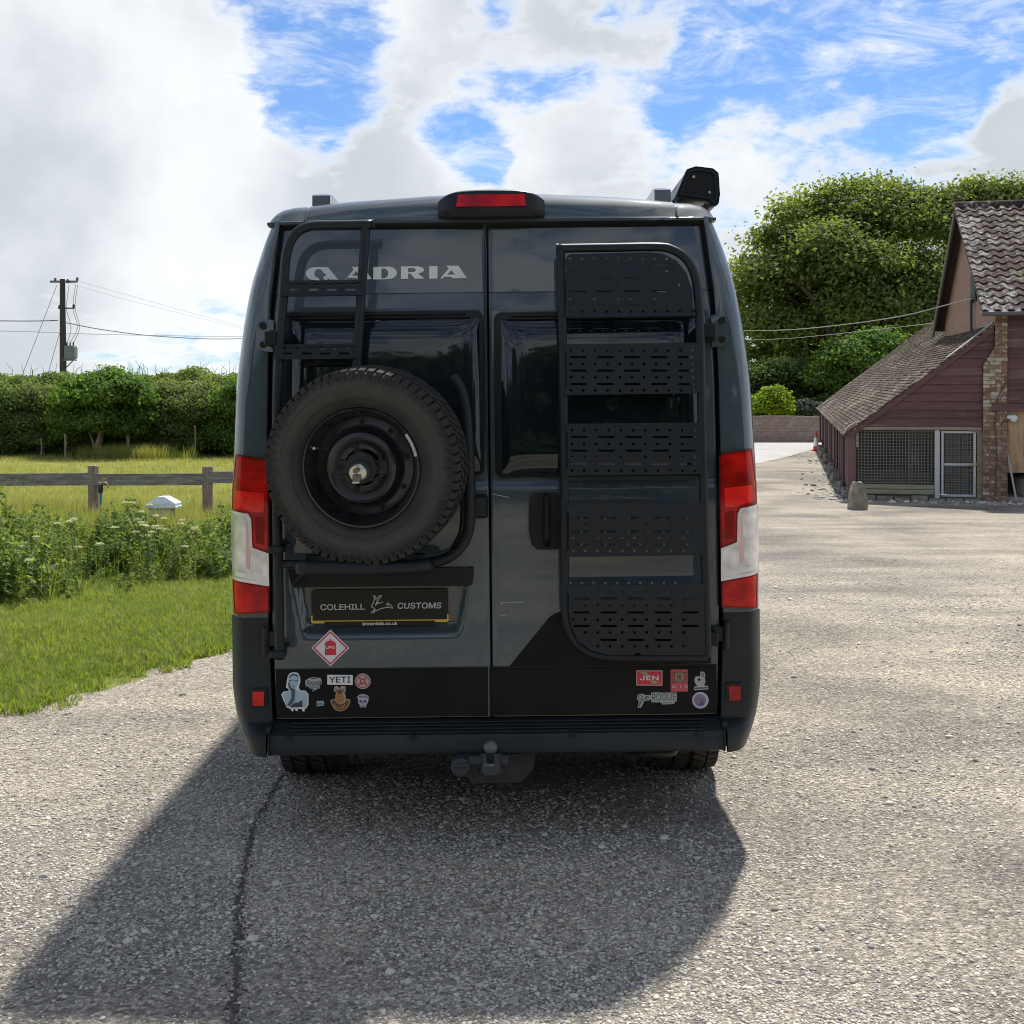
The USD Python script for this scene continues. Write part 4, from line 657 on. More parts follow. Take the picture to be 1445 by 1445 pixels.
for ry, yr0, yr1, xt in ((0, -0.10, 7.32, xR + 0.0), (1, 7.32, LB + 0.1, XT)):
    rows = int((xt - (xE - 0.09)) * sl / th); step = tw if ry == 0 else tw * 1.5
    for i in range(rows):
        s0 = i * th; y = yr0 - (step / 2 if i % 2 else 0)
        while y < yr1:
            w = step * ab.uniform(0.93, 1.0); y0, y1 = max(y, yr0), min(y + w, yr1); y += step
            if y1 - y0 < 0.05 or ab.random() < 0.006: continue
            L_ = th * 1.75; lift = ab.uniform(0.0, 0.012); t_ = ab.uniform(0.012, 0.02); a0, a1 = s0 + ab.uniform(-0.012, 0.012), s0 + L_
            xa, za = xE - 0.09 + a0 * ux, roofz(xE - 0.09) + a0 * uz; xb_, zb_ = xE - 0.09 + a1 * ux, roofz(xE - 0.09) + a1 * uz
            lo = 0.022 + lift; hi = -0.004
            P = [(xa + nx * lo, y0, za + nz * lo), (xa + nx * lo, y1, za + nz * lo), (xb_ + nx * hi, y1, zb_ + nz * hi), (xb_ + nx * hi, y0, zb_ + nz * hi)]
            Q = [(p[0] - nx * t_, p[1], p[2] - nz * t_) for p in P]
            (near if ry == 0 else stuff).append((y0 * 1.0 + s0 * 0.3, np.array(P + Q)))
TF = np.array([(0, 2, 1), (0, 3, 2), (0, 1, 5), (0, 5, 4), (3, 0, 4), (3, 4, 7), (1, 2, 6), (1, 6, 5)])
near.sort(key=lambda q: q[0])
for _, P in near[:300]: obj('roof_tile', (P, TF), SL[ab.choice(5, p=[0.36, 0.2, 0.2, 0.16, 0.08])], lean)
rest = [P for _, P in near[300:]] + [P for _, P in stuff]; gi = ab.choice(5, len(rest), p=[0.38, 0.14, 0.22, 0.18, 0.08])
for g_ in range(5):
    sel = [P for P, q in zip(rest, gi) if q == g_]; V = np.vstack(sel); Fc = np.vstack([TF + 8 * k for k in range(len(sel))])
    obj('far_roof_tiles', (V, Fc), SL[g_], lean, kind='stuff')
obj('lead_flashing', plate(Polygon([(bp(1338, 483)[0], roofz(bp(1338, 483)[0]) + 0.03), (xR, roofz(xR) + 0.03), (xR, roofz(xR) + 0.07), (xR - 0.25, roofz(xR - 0.25) + 0.05)]), 0.25, 0.3), plain('lead', (0.40, 0.40, 0.39), 0.6, var=0.2, scale=5), lean)

# main barn
barn = barn_thing('brick_barn', 'old brick barn with lichened pantile roof and maroon boarded front', 'barn')
bg = xR; HWB = 3.6; bpv = bp(1396, 437, -0.3); zEv = bpv[2]
rl = None
dd = RB @ np.array([(1363 - CX) / F, 1.0, (YH - 291) / F]); oo = RB @ (np.array([0, 0, H]) - BO); kx = (bg - oo[0]) / dd[0]; ridge = oo + kx * dd
yR, zR = ridge[1], ridge[2]; slp = (zR - zEv) / (yR + 0.3); BX1 = bg + 7.5
rz_ = lambda y: zR - slp * abs(y - yR)
BRG = bricks_mat('gable_brick', (0.27, 0.145, 0.098), (0.225, 0.12, 0.085), (0.29, 0.21, 0.155), yaw=0.0, stain=(0.31, 0.20, 0.14), stainamt=0.7)
gp_ = Polygon([(0.12, -0.4), (2 * yR, -0.4), (2 * yR, rz_(2 * yR) - 0.08), (yR, zR - 0.08), (0.12, rz_(0.12) - 0.08)])
m = extr(gp_, 0.3); m.vertices = np.stack([bg + 0.02 + m.vertices[:, 2], m.vertices[:, 0], m.vertices[:, 1]], 1); obj('gable_wall', m, BRG, barn)
# window slit with arched head in the gable, and an old iron strap
def gb(u, v):
    dd_ = RB @ np.array([(u - CX) / F, 1.0, (YH - v) / F]); kk = (bg - oo[0]) / dd_[0]; q_ = oo + kk * dd_; return q_[1], q_[2]
s0, s1 = gb(1377.5, 424), gb(1370.5, 394); sr = abs(s1[0] - s0[0]) / 2; sm = (s0[0] + s1[0]) / 2
ws = sbox(sm - sr, s0[1], sm + sr, s1[1]).union(Point(sm, s1[1]).buffer(sr))
m = extr(ws, 0.05); m.vertices = np.stack([bg - 0.02 + m.vertices[:, 2] * 0.7, m.vertices[:, 0], m.vertices[:, 1]], 1); obj('slit_window', m, plain('black_opening', (0.012, 0.012, 0.014), 0.7), barn)
obj('drain_pipe', tube(smoothpath([(bg - 0.05, sm, s0[1] + 0.1), (bg - 0.06, sm - 0.03, s0[1] - 0.3), (bg - 0.05, sm, s0[1] - 0.75)]), 0.035, 8), CABLE, barn, True)
obj('vent_strap', tube([(bg - 0.04, sm - 0.5, s0[1] + 0.1), (bg - 0.05, sm - 0.42, s1[1] - 0.1), (bg - 0.04, sm - 0.3, s1[1] + 0.25)], 0.02, 6), CABLE, barn)
# verge boards on both slopes
for s_ in (0, 1):
    bd_ = 0.25 if s_ else 0.09; pts = [(-0.34, rz_(-0.34) - 0.03), (yR, zR - 0.03), (yR, zR - bd_), (-0.34, rz_(-0.34) - bd_)]
    if s_: pts = [(2 * yR - a, b) for a, b in pts]
    m = extr(Polygon(pts).buffer(0), 0.05); m.vertices = np.stack([bg - 0.28 + m.vertices[:, 2], m.vertices[:, 0], m.vertices[:, 1]], 1); obj('verge_board', m, plain(f'verge_{"ab"[s_]}', (0.085, 0.082, 0.07), 0.85, var=0.3, scale=5), barn)
# roof deck and pantiles
for s_ in (-1, 1):
    Yq = [yR, yR + s_ * (yR + 0.34)]; obj('roof_deck', hull([(x, y, rz_(y) - t) for x in (bg - 0.24, BX1) for y in Yq for t in (0.03, 0.09)]), plain('deck_' + ('near' if s_ < 0 else 'far'), (0.045, 0.035, 0.03), 0.9), barn)
pw, ph = 0.262, 0.335; ssl = math.hypot(1, slp); nrows = int(math.ceil((yR + 0.36) * ssl / ph)) 
ph = (yR + 0.36) * ssl / nrows; wave = np.linspace(0, 1, 8)
def pantile(x0, row, jit):
    prof = 0.030 * np.sin(wave * 2 * np.pi * 0.98 + 0.4) ; out = []
    for e, (s_, lift) in enumerate(((row * ph - 0.02 + jit, 0.045), ((row + 1) * ph + 0.035, 0.012))):
        y = -0.36 + s_ / ssl; z = rz_(-0.36) + s_ * slp / ssl
        out.append([(x0 + w * pw * 1.02, y - (lift + pf) * slp / ssl, z + (lift + pf) / ssl) for w, pf in zip(wave, prof)])
    low = [(x, y + 0.016 * slp / ssl, z - 0.022) for x, y, z in out[0]]
    return grid(np.array([low, out[0], out[1]]))
allt = []
for row in range(nrows):
    for c_ in range(int((BX1 - bg + 0.3) / pw)): allt.append((c_, row))
for c_, row in [q for q in allt if q[0] < 16]:
    obj('pantile', pantile(bg - 0.29 + c_ * pw, row, ab.uniform(-0.012, 0.012)), TILE[ab.choice(5, p=[0.34, 0.18, 0.24, 0.18, 0.06])], barn, 40)
for g_ in range(3): obj('more_pantiles', cat([pantile(bg - 0.29 + c_ * pw, row, 0) for k, (c_, row) in enumerate(allt) if c_ >= 16 and k % 3 == g_]), TILE[g_], barn, 40, kind='stuff')
for k in range(17):
    x0 = bg - 0.3 + k * 0.46; obj('ridge_tile', tube([(x0 + 0.004, yR, zR + 0.0), (x0 + 0.45, yR, zR + 0.0)], 0.115, 10), TILE[[3, 0, 1, 0, 2][k % 5]], barn, True)
obj('gutter', tube([(bg - 0.3, -0.40, rz_(-0.34) - 0.06), (BX1, -0.40, rz_(-0.34) - 0.06)], 0.05, 8), plain('gutter_grey', (0.09, 0.095, 0.095), 0.6), barn, True)
# brick pier with shoulders, laid brick by brick
pxa, pxb = bp(1386, 650)[0], bp(1420, 650)[0]; pxc = bp(1403, 460)[0]; zt0 = bp(1403, 441)[2]; zsh0, zsh1 = bp(1386, 516)[2], bp(1403, 489)[2]; zb0 = bp(1400, 706)[2]
def pier_left(z): return float(np.interp(z, [zsh0, zsh1], [pxa, pxc]))
obj('pier_core', plate(Polygon([(pxa + 0.012, zb0 - 0.3), (pxb - 0.012, zb0 - 0.3), (pxb - 0.012, zt0), (pxc + 0.012, zt0), (pxc + 0.012, zsh1), (pxa + 0.012, zsh0)]), 0.45, 0.36), MORT, barn)
bh, bl = 0.082, 0.235; z = zb0 - 0.05; i = 0; nbr = 0
while z + bh < zt0 and nbr < 292:
    x0 = pier_left(z + bh / 2); cuts = [x0] + [c_ for c_ in np.arange(pxb - (bl if i % 2 else bl / 2), x0 + 0.06, -bl)][::-1] + [pxb]
    for a_, b_ in zip(cuts[:-1], cuts[1:]):
        if b_ - a_ < 0.03: continue
        li = z > bp(1400, 580)[2] and a_ < pxb - 0.28; pr = [0.1, 0.1, 0.18, 0.04, 0.58] if li else ([0.38, 0.3, 0.12, 0.14, 0.06] if z > zb0 + 0.5 else [0.24, 0.2, 0.26, 0.1, 0.2])
        obj('brick', bx(a_ + 0.005, b_ - 0.005, -0.105 - ab.uniform(0, 0.008), 0.0, z + 0.006, z + bh - 0.005), BRK[ab.choice(5, p=pr)], barn); nbr += 1
    z += bh; i += 1
obj('pier_crack', tube(smoothpath([(bp(1420, 538)[0] - 0.02, -0.116, bp(1420, 538)[2]), (bp(1407, 562)[0], -0.116, bp(1407, 562)[2]), (bp(1403, 590)[0], -0.116, bp(1403, 590)[2]), (bp(1405, 640)[0], -0.116, bp(1405, 640)[2]), (bp(1403, 705)[0], -0.116, bp(1403, 705)[2])]), 0.012, 5), CABLE, barn)
# front: maroon boards, beam, pale door, dark opening
zbm0, zbm1 = bp(1420, 580)[2], bp(1420, 569)[2]; xb0 = bp(1398, 575)[0]
obj('beam', bx(xb0, BX1 - 1, -0.16, -0.112, zbm0, zbm1, 0.008), PURP[0], barn)
zz = np.linspace(bp(1430, 565)[2], rz_(0) - 0.1, 10)
for k in range(9):
    m = bx(pxb + 0.004, BX1 - 1, -0.04, -0.015, zz[k] + 0.003, zz[k + 1] + 0.012); m.vertices[:, 1] -= 0.03 * (m.vertices[:, 2] < zz[k] + 0.1); obj('front_board', m, PURP[[0, 2, 1][k % 3]], barn)
obj('weather_board', bx(pxb + 0.004, BX1 - 1, -0.07, -0.015, zbm1 + 0.01, zz[0] - 0.003), PURP[1], barn)
PLY = material('bare_door_wood', {'g': ('geometry', {}), 'mp': ('mapping', {'scale': (9, 9, 0.8)}), 'n': ('noise_texture', {'scale': 1.6, 'detail': 7.0, 'roughness': 0.65, 'distortion': 0.8}), 'r': ('rgb_ramp', {'ramp': [(0.3, (0.20, 0.115, 0.055)), (0.5, (0.36, 0.235, 0.125)), (0.7, (0.46, 0.33, 0.20))]}), 'p': ('principled_bsdf', {'roughness': 0.75})},
    [('g.position', 'mp.vector'), ('mp.vector', 'n.vector'), ('n.fac', 'r.fac'), ('r.color', 'p.base_color')], 'p.BSDF')
for k in range(5): obj('door_board', bx(pxb + 0.01 + k * 0.42, pxb + 0.425 + k * 0.42, -0.03, 0.01, bp(1430, 667)[2], zbm0 - 0.004, 0.004), PLY, barn)
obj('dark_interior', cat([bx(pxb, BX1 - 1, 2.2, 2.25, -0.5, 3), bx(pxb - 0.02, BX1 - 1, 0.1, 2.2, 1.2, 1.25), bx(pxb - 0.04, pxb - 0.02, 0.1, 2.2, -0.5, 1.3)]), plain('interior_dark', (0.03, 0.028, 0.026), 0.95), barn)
lx, lz = bp(1428, 590)[0], bp(1428, 590)[2]
obj('lamp', cat([sphere((lx + 0.02, -0.09, lz), 0.085, 2, (1, 0.8, 1)), tube([(lx, -0.05, lz + 0.03), (lx - 0.11, -0.12, lz + 0.02)], 0.05, 10)]), plain('lamp_white', (0.6, 0.6, 0.58), 0.4), barn, True)
obj('rear_wall', bx(bg + 0.35, BX1, 2 * yR - 0.3, 2 * yR, -0.5, rz_(2 * yR) - 0.1), BRG, barn)
def world(p): return BO + p[0] * EX + p[1] * EY + p[2] * EZ
def bground(p, dz=0.0):
    w = world(p); w[2] = float(gz(w[0], w[1])) + 0.006 + dz; return w
a_, b_ = world(bp(1422, 640, -0.05)), world(bp(1434, 705, -0.3))
obj('leaning_pole', tube([b_, (a_ + b_) / 2, a_], 0.022, 8), plain('pole_grey', (0.30, 0.30, 0.29), 0.6), label='thin grey pole leaning on the barn door beside the brick pier', category='pole')
w = bground(bp(1447, 690, 0.9)); bin_ = thing('dustbin', 'grey metal dustbin in the dark opening under the barn door', 'dustbin', w)
obj('body', lathe([(0.001, 0), (0.2, 0), (0.24, 0.45), (0.25, 0.46)], 24, 'z'), GREYM, bin_, True); obj('lid', lathe([(0.26, 0.44), (0.265, 0.48), (0.2, 0.53), (0.05, 0.56), (0.001, 0.56)], 24, 'z'), GREYM, bin_, True)
# staddle stone at the lean-to corner, rubble along its foot
w = on_ground(1210, 719); st = hull([(sx * 0.165 * k, sy * 0.15 * k, z) for sx in (-1, 1) for sy in (-1, 1) for k, z in ((1.05, -0.2), (1.0, 0.15), (0.78, 0.42), (0.55, 0.55))]); st = st.subdivide().subdivide().subdivide(); trimesh.smoothing.filter_taubin(st, iterations=6)
st.vertices += (meshkit.fbm(st.vertices * 6, 4, 2)[:, None] - 0.5) * 0.11
o = obj('staddle_stone', st, ROUGHST, None, True, label='upright weathered stone guarding the corner of the lean-to', category='stone'); UsdGeom.Xformable(o).AddTranslateOp().Set(Gf.Vec3d(*w))
N = 1300; t = ab.random(N); base_ = np.where(t[:, None] < 0.45, (BO + EX * (xE - 0.15) + EY * (ab.random(N) ** 1.5 * 20)[:, None]), BO + EX * (xC + ab.random(N) * 4.2)[:, None] + EY * -0.25)
base_ = base_ + ab.normal(size=(N, 3)) * np.array([0.38, 0.3, 0]); s = ab.uniform(0.015, 0.065, N) * (0.5 + ab.random(N) ** 3)
instancer('rubble', [(stone(90 + k), [ROUGHST, ST[0], ST[1]][k], True) for k in range(3)], np.c_[base_[:, 0], base_[:, 1], gz(base_[:, 0], base_[:, 1]) + s * 0.2], quats(ab.uniform(0, 6.28, N)), np.repeat(s[:, None], 3, 1), ab.integers(0, 3, N),
          kind='stuff', label='broken stone and rubble along the foot of the lean-to walls', category='rubble')
# grassy dirt strip under the front of the lean-to
for lab, pts, r0 in (('upper phone cable from the barn gable into the trees', [world(bp(1372, 421, 1.7)), at(1250, 450, 40), at(1120, 465, 54), at(1030, 467, 66)], 0.016), ('lower phone cable in front of the big tree', [at(1318, 456, 36), at(1220, 467, 46), at(1120, 477, 56), at(1060, 480, 64)], 0.011)):
    cable(lab, pts, r0, 6, plain('phone_cable' + str(r0)[-2:], (0.30, 0.31, 0.27), 0.7))
# ------------------------------------------------------------------ the van (x right, y forward from the rear doors, z up)
VC = 697.5; CR, SR = math.cos(ROLL), math.sin(ROLL)
van = UsdGeom.Xform.Define(stage, '/World/camper_van'); VX = (VC - CX) * D / F; ZP = H - (700 - YH) * D / F
van.AddTranslateOp().Set(Gf.Vec3d(VX, D, ZP)); van.AddRotateYOp().Set(-0.65); van.AddTranslateOp(opSuffix='pivot').Set(Gf.Vec3d(0, 0, -ZP))
van = data(van.GetPrim(), 'dark grey high roof camper van seen from behind with ladder, spare wheel and stickers', 'camper van')
def V(u, v, y=0.0):
    du, dv = u - VC, v - 700; k = (D + y) / F
    return np.array([(du * CR - dv * SR) * k, y, H - ((du * SR + dv * CR) + 700 - YH) * k])
def zv(v, y=0.0): return V(VC, v, y)[2]
_hv = [310, 330, 355, 390, 425, 460, 490, 520, 552, 590, 620, 680, 750, 870, 960, 1000, 1045, 1060]
_hp = [309, 318, 327.5, 338.5, 346, 352, 356, 360, 363, 365, 366.5, 369, 370.5, 371, 371, 367, 355, 349]
_hz = np.array([zv(a) for a in _hv])[::-1]; _hx = (np.array(_hp) * (D + 0.07 + 0.10 * (np.maximum(np.array([zv(a) for a in _hv]) - 1.35, 0) / 1.1) ** 1.45) / F)[::-1]
_hf = PchipInterpolator(_hz, _hx)
def hw(z): return _hf(np.clip(z, _hz[0], _hz[-1]))
def yt(z): return 0.10 * (np.maximum(np.asarray(z, float) - 1.35, 0) / 1.1) ** 1.45
def py(x, z):
    w = np.clip((hw(z) - hdoor(z)) * 0.75, 0.02, 0.065); return yt(z) + np.clip(w * 1.05, 0.03, 0.07) * (1 - np.clip((hw(z) - np.abs(x)) / w, 0, 1)) ** 2.2
Z = {k: zv(v) for k, v in dict(top=316, c1=411, c2=436, w1=680, w2=690, bot=1011, band=943, light0=642, light1=862).items()}
def off(z): return np.interp(z, [Z['w2'] - 0.001, Z['w1'], Z['c2'], Z['c1'] + 0.004, Z['c1'] + 0.006, Z['top']], [0.0, 0.014, 0.014, 0.032, 0.028, 0.028])
_dv, _dp = [312, 318, 414, 524, 870, 1012], [302, 303.5, 313.5, 316.5, 317, 312.5]
def hdoor(z): return np.interp(z, np.array([zv(a) for a in _dv])[::-1], (np.array(_dp) * D / F)[::-1])
plate_box = [V(408, 800)[0], V(668, 800)[0], zv(893), zv(803)]
def recess(x, z):
    s = lambda t: np.clip(t, 0, 1) ** 2 * (3 - 2 * np.clip(t, 0, 1))
    x = np.asarray(x, float); x0, x1, z0, z1 = plate_box
    k = (z1 - z) / (z1 - z0) * 0.045
    return 0.035 * s((x - x0 - k) / 0.035) * s((x1 - k - x) / 0.035) * s((z - z0) / 0.022) * s((z1 - z) / 0.02)
def yd(x, z): return yt(z) + off(z)
def on_door(m, lift=0.0):
    """moves a mesh drawn on the plane y = 0 on to the door's surface"""
    m.vertices[:, 1] += yd(m.vertices[:, 0], m.vertices[:, 2]) - lift; return m
def P2(pts, y=None):
    """photo outline -> van x, z on the door surface"""
    out = []
    for u, v in pts:
        p = V(u, v)
        for _ in range(3): p = V(u, v, float(yd(p[0], p[2])) if y is None else y)
        out.append((p[0], p[2]))
    return out
def PG(pts, y=None): return Polygon(P2(pts, y)).buffer(0)

PAINT = material('van_paint', {'g': ('geometry', {}), 'n': ('noise_texture', {'scale': 2.6, 'detail': 7.0, 'roughness': 0.65}), 'r': ('map_range', {'from_min': 0.35, 'from_max': 0.75, 'to_min': 0.01, 'to_max': 0.06, 'clamp': True}),
     'd': ('rgb_ramp', {'ramp': [(0.35, (0.036, 0.052, 0.060)), (0.75, (0.044, 0.060, 0.067))]}), 'sz': ('separate_xyz', {}), 'zr': ('map_range', {'from_min': 0.5, 'from_max': 1.5, 'to_min': 0.13, 'to_max': 0.03, 'clamp': True}), 'dn': ('noise_texture', {'scale': 5.0, 'detail': 9.0, 'roughness': 0.72, 'distortion': 0.6}), 'mp': ('mapping', {'scale': (3.0, 1.0, 0.6)}), 'dr': ('map_range', {'from_min': 0.42, 'from_max': 0.72, 'to_min': 0.0, 'to_max': 1.0, 'clamp': True}), 'dm': ('math', {'math_type': 'multiply'}), 'dust': ('mix', {'color2': (0.17, 0.155, 0.13)}), 'fl': ('white_noise_texture', {}), 'w': ('noise_texture', {'scale': 3.0, 'detail': 1.0}), 'b': ('bump', {'strength': 0.05, 'distance': 0.02}),
     'p': ('principled_bsdf', {'roughness': 0.55, 'metallic': 0.0, 'specular_ior_level': 0.1, 'coat_weight': 1.0, 'coat_ior': 1.6})},
     [('g.position', 'n.vector'), ('n.fac', 'r.value'), ('n.fac', 'd.fac'), ('g.position', 'sz.vector'), ('sz.z', 'zr.value'), ('g.position', 'mp.vector'), ('mp.vector', 'dn.vector'), ('dn.fac', 'dr.value'), ('dr.result', 'dm.value1'), ('zr.result', 'dm.value2'), ('dm.value', 'dust.fac'), ('d.color', 'dust.color1'), ('dust.color', 'p.base_color'), ('r.result', 'p.coat_roughness'), ('g.position', 'w.vector'), ('w.fac', 'b.height'), ('b.normal', 'p.coat_normal')], 'p.BSDF')
CLAD = plain('grey_plastic', (0.014, 0.018, 0.020), 0.45, spec=0.3, var=0.4, scale=3.5, bump=0.12, bscale=420, rvar=0.08)
BLKGAP = plain('door_seal', (0.006, 0.006, 0.006), 0.7)
BLKVIN = plain('black_vinyl', (0.003, 0.0045, 0.0045), 0.35, spec=0.14, rvar=0.1, scale=4)
GLASS = material('smoked_pane', {'g': ('geometry', {}), 'n': ('noise_texture', {'scale': 5.0, 'detail': 2.0}), 'b': ('bump', {'strength': 0.06, 'distance': 0.02}), 'p': ('principled_bsdf', {'base_color': (0.004, 0.006, 0.007), 'roughness': 0.04, 'specular_ior_level': 0.55})},
     [('g.position', 'n.vector'), ('n.fac', 'b.height'), ('b.normal', 'p.normal')], 'p.BSDF')
FRAME = plain('window_frame', (0.004, 0.005, 0.005), 0.25, spec=0.3)
POWDER = plain('powder_coat', (0.0095, 0.012, 0.0145), 0.42, spec=0.28, bump=0.10, bscale=900, rvar=0.05, scale=6)
BLACKPL = plain('black_plastic', (0.007, 0.0075, 0.008), 0.42, spec=0.25, bump=0.08, bscale=500)
DARKU = plain('underbody', (0.014, 0.014, 0.014), 0.85, var=0.4, scale=9)
RUB = plain('tyre_rubber', (0.044, 0.039, 0.033), 0.82, spec=0.3, var=0.42, scale=5, bump=0.25, bscale=160)
def dusty_rubber(c):
    return material('dusty_rubber', {'g': ('geometry', {}), 'd': ('vector_math', {'math_type': 'distance', 'vector2': c}), 'n': ('noise_texture', {'scale': 9.0, 'detail': 7.0, 'roughness': 0.7}), 'a': ('math', {'math_type': 'multiply_add', 'value2': 0.09}), 'w': ('noise_texture', {'scale': 160.0, 'detail': 3.0}), 'rb': ('wave_texture', {'wave_type': 'rings', 'rings_direction': 'spherical', 'scale': 30.0, 'distortion': 0.6}),
        'sb': ('vector_math', {'math_type': 'subtract', 'vector2': c}), 'r': ('rgb_ramp', {'ramp': [(0.24, (0.015, 0.015, 0.0148)), (0.30, (0.022, 0.0215, 0.0205)), (0.345, (0.046, 0.043, 0.038)), (0.375, (0.056, 0.052, 0.046)), (0.41, (0.028, 0.0265, 0.0245)), (0.46, (0.040, 0.038, 0.035))]}),
        'h': ('math', {'math_type': 'multiply_add', 'value2': 0.35}), 'b': ('bump', {'strength': 0.3, 'distance': 0.004}), 'p': ('principled_bsdf', {'roughness': 0.85, 'specular_ior_level': 0.25})},
        [('g.position', 'd.vector1'), ('g.position', 'n.vector'), ('g.position', 'w.vector'), ('g.position', 'sb.vector1'), ('sb.vector', 'rb.vector'), ('n.fac', 'a.value1'), ('d.value', 'a.value3'), ('a.value', 'r.fac'), ('r.color', 'p.base_color'), ('w.fac', 'h.value1'), ('rb.fac', 'h.value3'), ('h.value', 'b.height'), ('b.normal', 'p.normal')], 'p.BSDF')
RIMM = plain('black_rim', (0.010, 0.010, 0.011), 0.28, var=0.3, scale=12, rvar=0.14)
CHROME = plain('bare_metal', (0.55, 0.52, 0.46), 0.3, metal=0.95, var=0.2, scale=40)
CREAMV = plain('lettering_cream', (0.60, 0.63, 0.58), 0.45)

# body sides with rear pillars: rows z, columns from the door opening round the corner and forward
LEN = 5.9
zmaxf = lambda y: np.interp(y, [4.35, 5.15, 5.6, LEN], [9, 1.55, 1.22, 0.95])
def side(zs, extra=0.0, yend=LEN, ystart=None):
    out = []
    for sx in (-1, 1):
        P = []
        for z in zs:
            h_ = float(hw(z)) + extra; a = float(hdoor(z)) + 0.013; row = [(sx * a, float(yt(z)) + 0.06, z), (sx * (a - 0.002), float(yt(z)) + 0.004 - extra, z), (sx * (a + 0.006), float(yt(z)) - extra, z)]
            for e in np.linspace(0.07, 0.0, 10):
                if h_ - e > a + 0.01: row.append((sx * (h_ - e), float(py(h_ - extra - e, z)) - extra, z))
                else: row.append((sx * (a + 0.008), float(yt(z)) - extra, z))
            for y in np.r_[0.16, 0.3, 0.7, 1.4, 2.2, 3.0, 3.8, 4.35, 4.8, 5.15, 5.4, 5.6, 5.75, LEN]:
                if y <= yend: row.append((sx * (h_ + 0.004) * np.interp(y, [4.2, 5.2, LEN], [1, 0.97, 0.84]), y, min(z, float(zmaxf(y)))))
            P.append(row)
        out.append(grid(np.array(P), flip=(sx < 0)))
    return out
zs_b = np.unique(np.r_[np.linspace(zv(880), zv(311) + 0.022, 72)])
roof_x = np.array([0, .25, .5, .66, .735, .742, .75, .80, .842, .866, .886, .897]); roof_z = np.array([2.556, 2.550, 2.535, 2.522, 2.514, 2.506, 2.511, 2.509, 2.501, 2.488, 2.468, 2.440])
zl_ = zv(311); RX = np.r_[-roof_x[::-1], roof_x[1:]]; RZ = np.r_[roof_z[::-1], roof_z[1:]]; yb_ = float(yt(zl_))
cols = []
for x, zt_ in zip(RX, RZ):
    q = zt_ - zl_; ce = 0.02 * (abs(x) / 0.877) ** 4
    c_ = [(x, yb_ + 0.07, zl_ + 0.004), (x, yb_ + 0.005 + ce, zl_ + 0.004), (x, yb_ - 0.012 + ce, zl_ + 0.008), (x, yb_ - 0.012 + ce, zl_ + 0.018), (x, yb_ + 0.0 + ce, zl_ + 0.25 * q), (x, yb_ + 0.018 + ce, zl_ + 0.55 * q), (x, yb_ + 0.05 + ce, zl_ + 0.82 * q), (x, yb_ + 0.10 + ce, zl_ + 0.96 * q), (x, yb_ + 0.17 + ce, zl_ + q), (x, 0.6, zl_ + q + 0.005), (x, 2.5, zl_ + q + 0.01), (x, 4.35, zl_ + q - 0.03)]
    k = lambda y: np.interp(y, [4.2, 5.2, LEN], [1, 0.97, 0.84])
    c_ += [(x * k(y), y, float(zmaxf(y)) + 0.03 * (1 - (x / 0.9) ** 2)) for y in (5.15, 5.6, LEN)] + [(x * 0.84, LEN + 0.03, 0.4)]
    cols.append(c_)
roof = grid(np.array(cols).transpose(1, 0, 2))
obj('body', cat(side(zs_b) + [roof]), PAINT, van, 32)
obj('roof_seam', cat([tube([(s * 0.742, yb_ - 0.012, zl_ + 0.02), (s * 0.742, yb_ + 0.0, zl_ + 0.03), (s * 0.742, yb_ + 0.04, zl_ + 0.065), (s * 0.742, 0.5, 2.505), (s * 0.742, 4.2, 2.49)], 0.004, 5) for s in (-1, 1)]), BLKGAP, van)
zs_c = np.unique(np.r_[np.linspace(zv(1056), zv(868) , 22)])
obj('lower_cladding', cat(side(zs_c, 0.003)), CLAD, van, 32)
obj('underbody', cat([bx(-0.9, 0.9, 0.1, LEN - 0.2, 0.42, 0.55), bx(-0.55, -0.47, 0.2, 5.2, 0.30, 0.44), bx(0.47, 0.55, 0.2, 5.2, 0.30, 0.44), tube([(-0.85, 0.95, 0.36), (0.85, 0.95, 0.36)], 0.045, 10), bx(-0.95, 0.95, 1.6, 1.64, 0.25, 0.5)]), DARKU, van)
obj('windscreen', hull([(-0.75, 4.4, 2.46), (0.75, 4.4, 2.46), (-0.78, 5.14, 1.58), (0.78, 5.14, 1.58), (-0.75, 4.4, 2.41), (0.75, 4.4, 2.41)]), GLASS, van)
obj('inner_void', cat([plate(Polygon([(s_ * (float(hw(z_)) - 0.03), z_) for s_, z_ in [(1, a_) for a_ in np.linspace(0.4, 2.455, 24)] + [(-1, a_) for a_ in np.linspace(2.455, 0.4, 24)]]), 0.02, 0.16)]), BLKGAP, van)

# rear doors
def door(sx):
    zs = np.unique(np.r_[np.linspace(Z['bot'], Z['top'], 110), [Z[k] for k in ('c2', 'w1', 'w2', 'band')], Z['c1'] + 0.004, Z['c1'] + 0.006])
    gap = V(691, 700)[0]; P = []
    ts = np.r_[-1, 0, 0.004, 0.012, np.linspace(0.03, 0.97, 64), 0.988, 0.996, 1, 2]
    for z in zs:
        a, b = (gap + 0.004, float(hdoor(z)) - 0.004) if sx > 0 else (-float(hdoor(z)) + 0.004, gap - 0.004); row = []
        for t in ts:
            tt = np.clip(t, 0, 1); x = a + (b - a) * tt; ed = min(tt, 1 - tt) * (b - a); y = float(yd(x, z)) + (0.006 * (1 - min(1, ed / 0.01)) ** 2)
            if sx < 0: y += float(recess(x, z))
            row.append((x, y + (0.05 if t in (-1, 2) else 0), z))
        P.append(row)
    P = np.array(P); b0 = P[0].copy(); b0[:, 1] += 0.05; t0 = P[-1].copy(); t0[:, 1] += 0.05
    return grid(np.concatenate([b0[None], P, t0[None]]))
for sx in (-1, 1): obj('rear_door', door(sx), PAINT, van, 25)
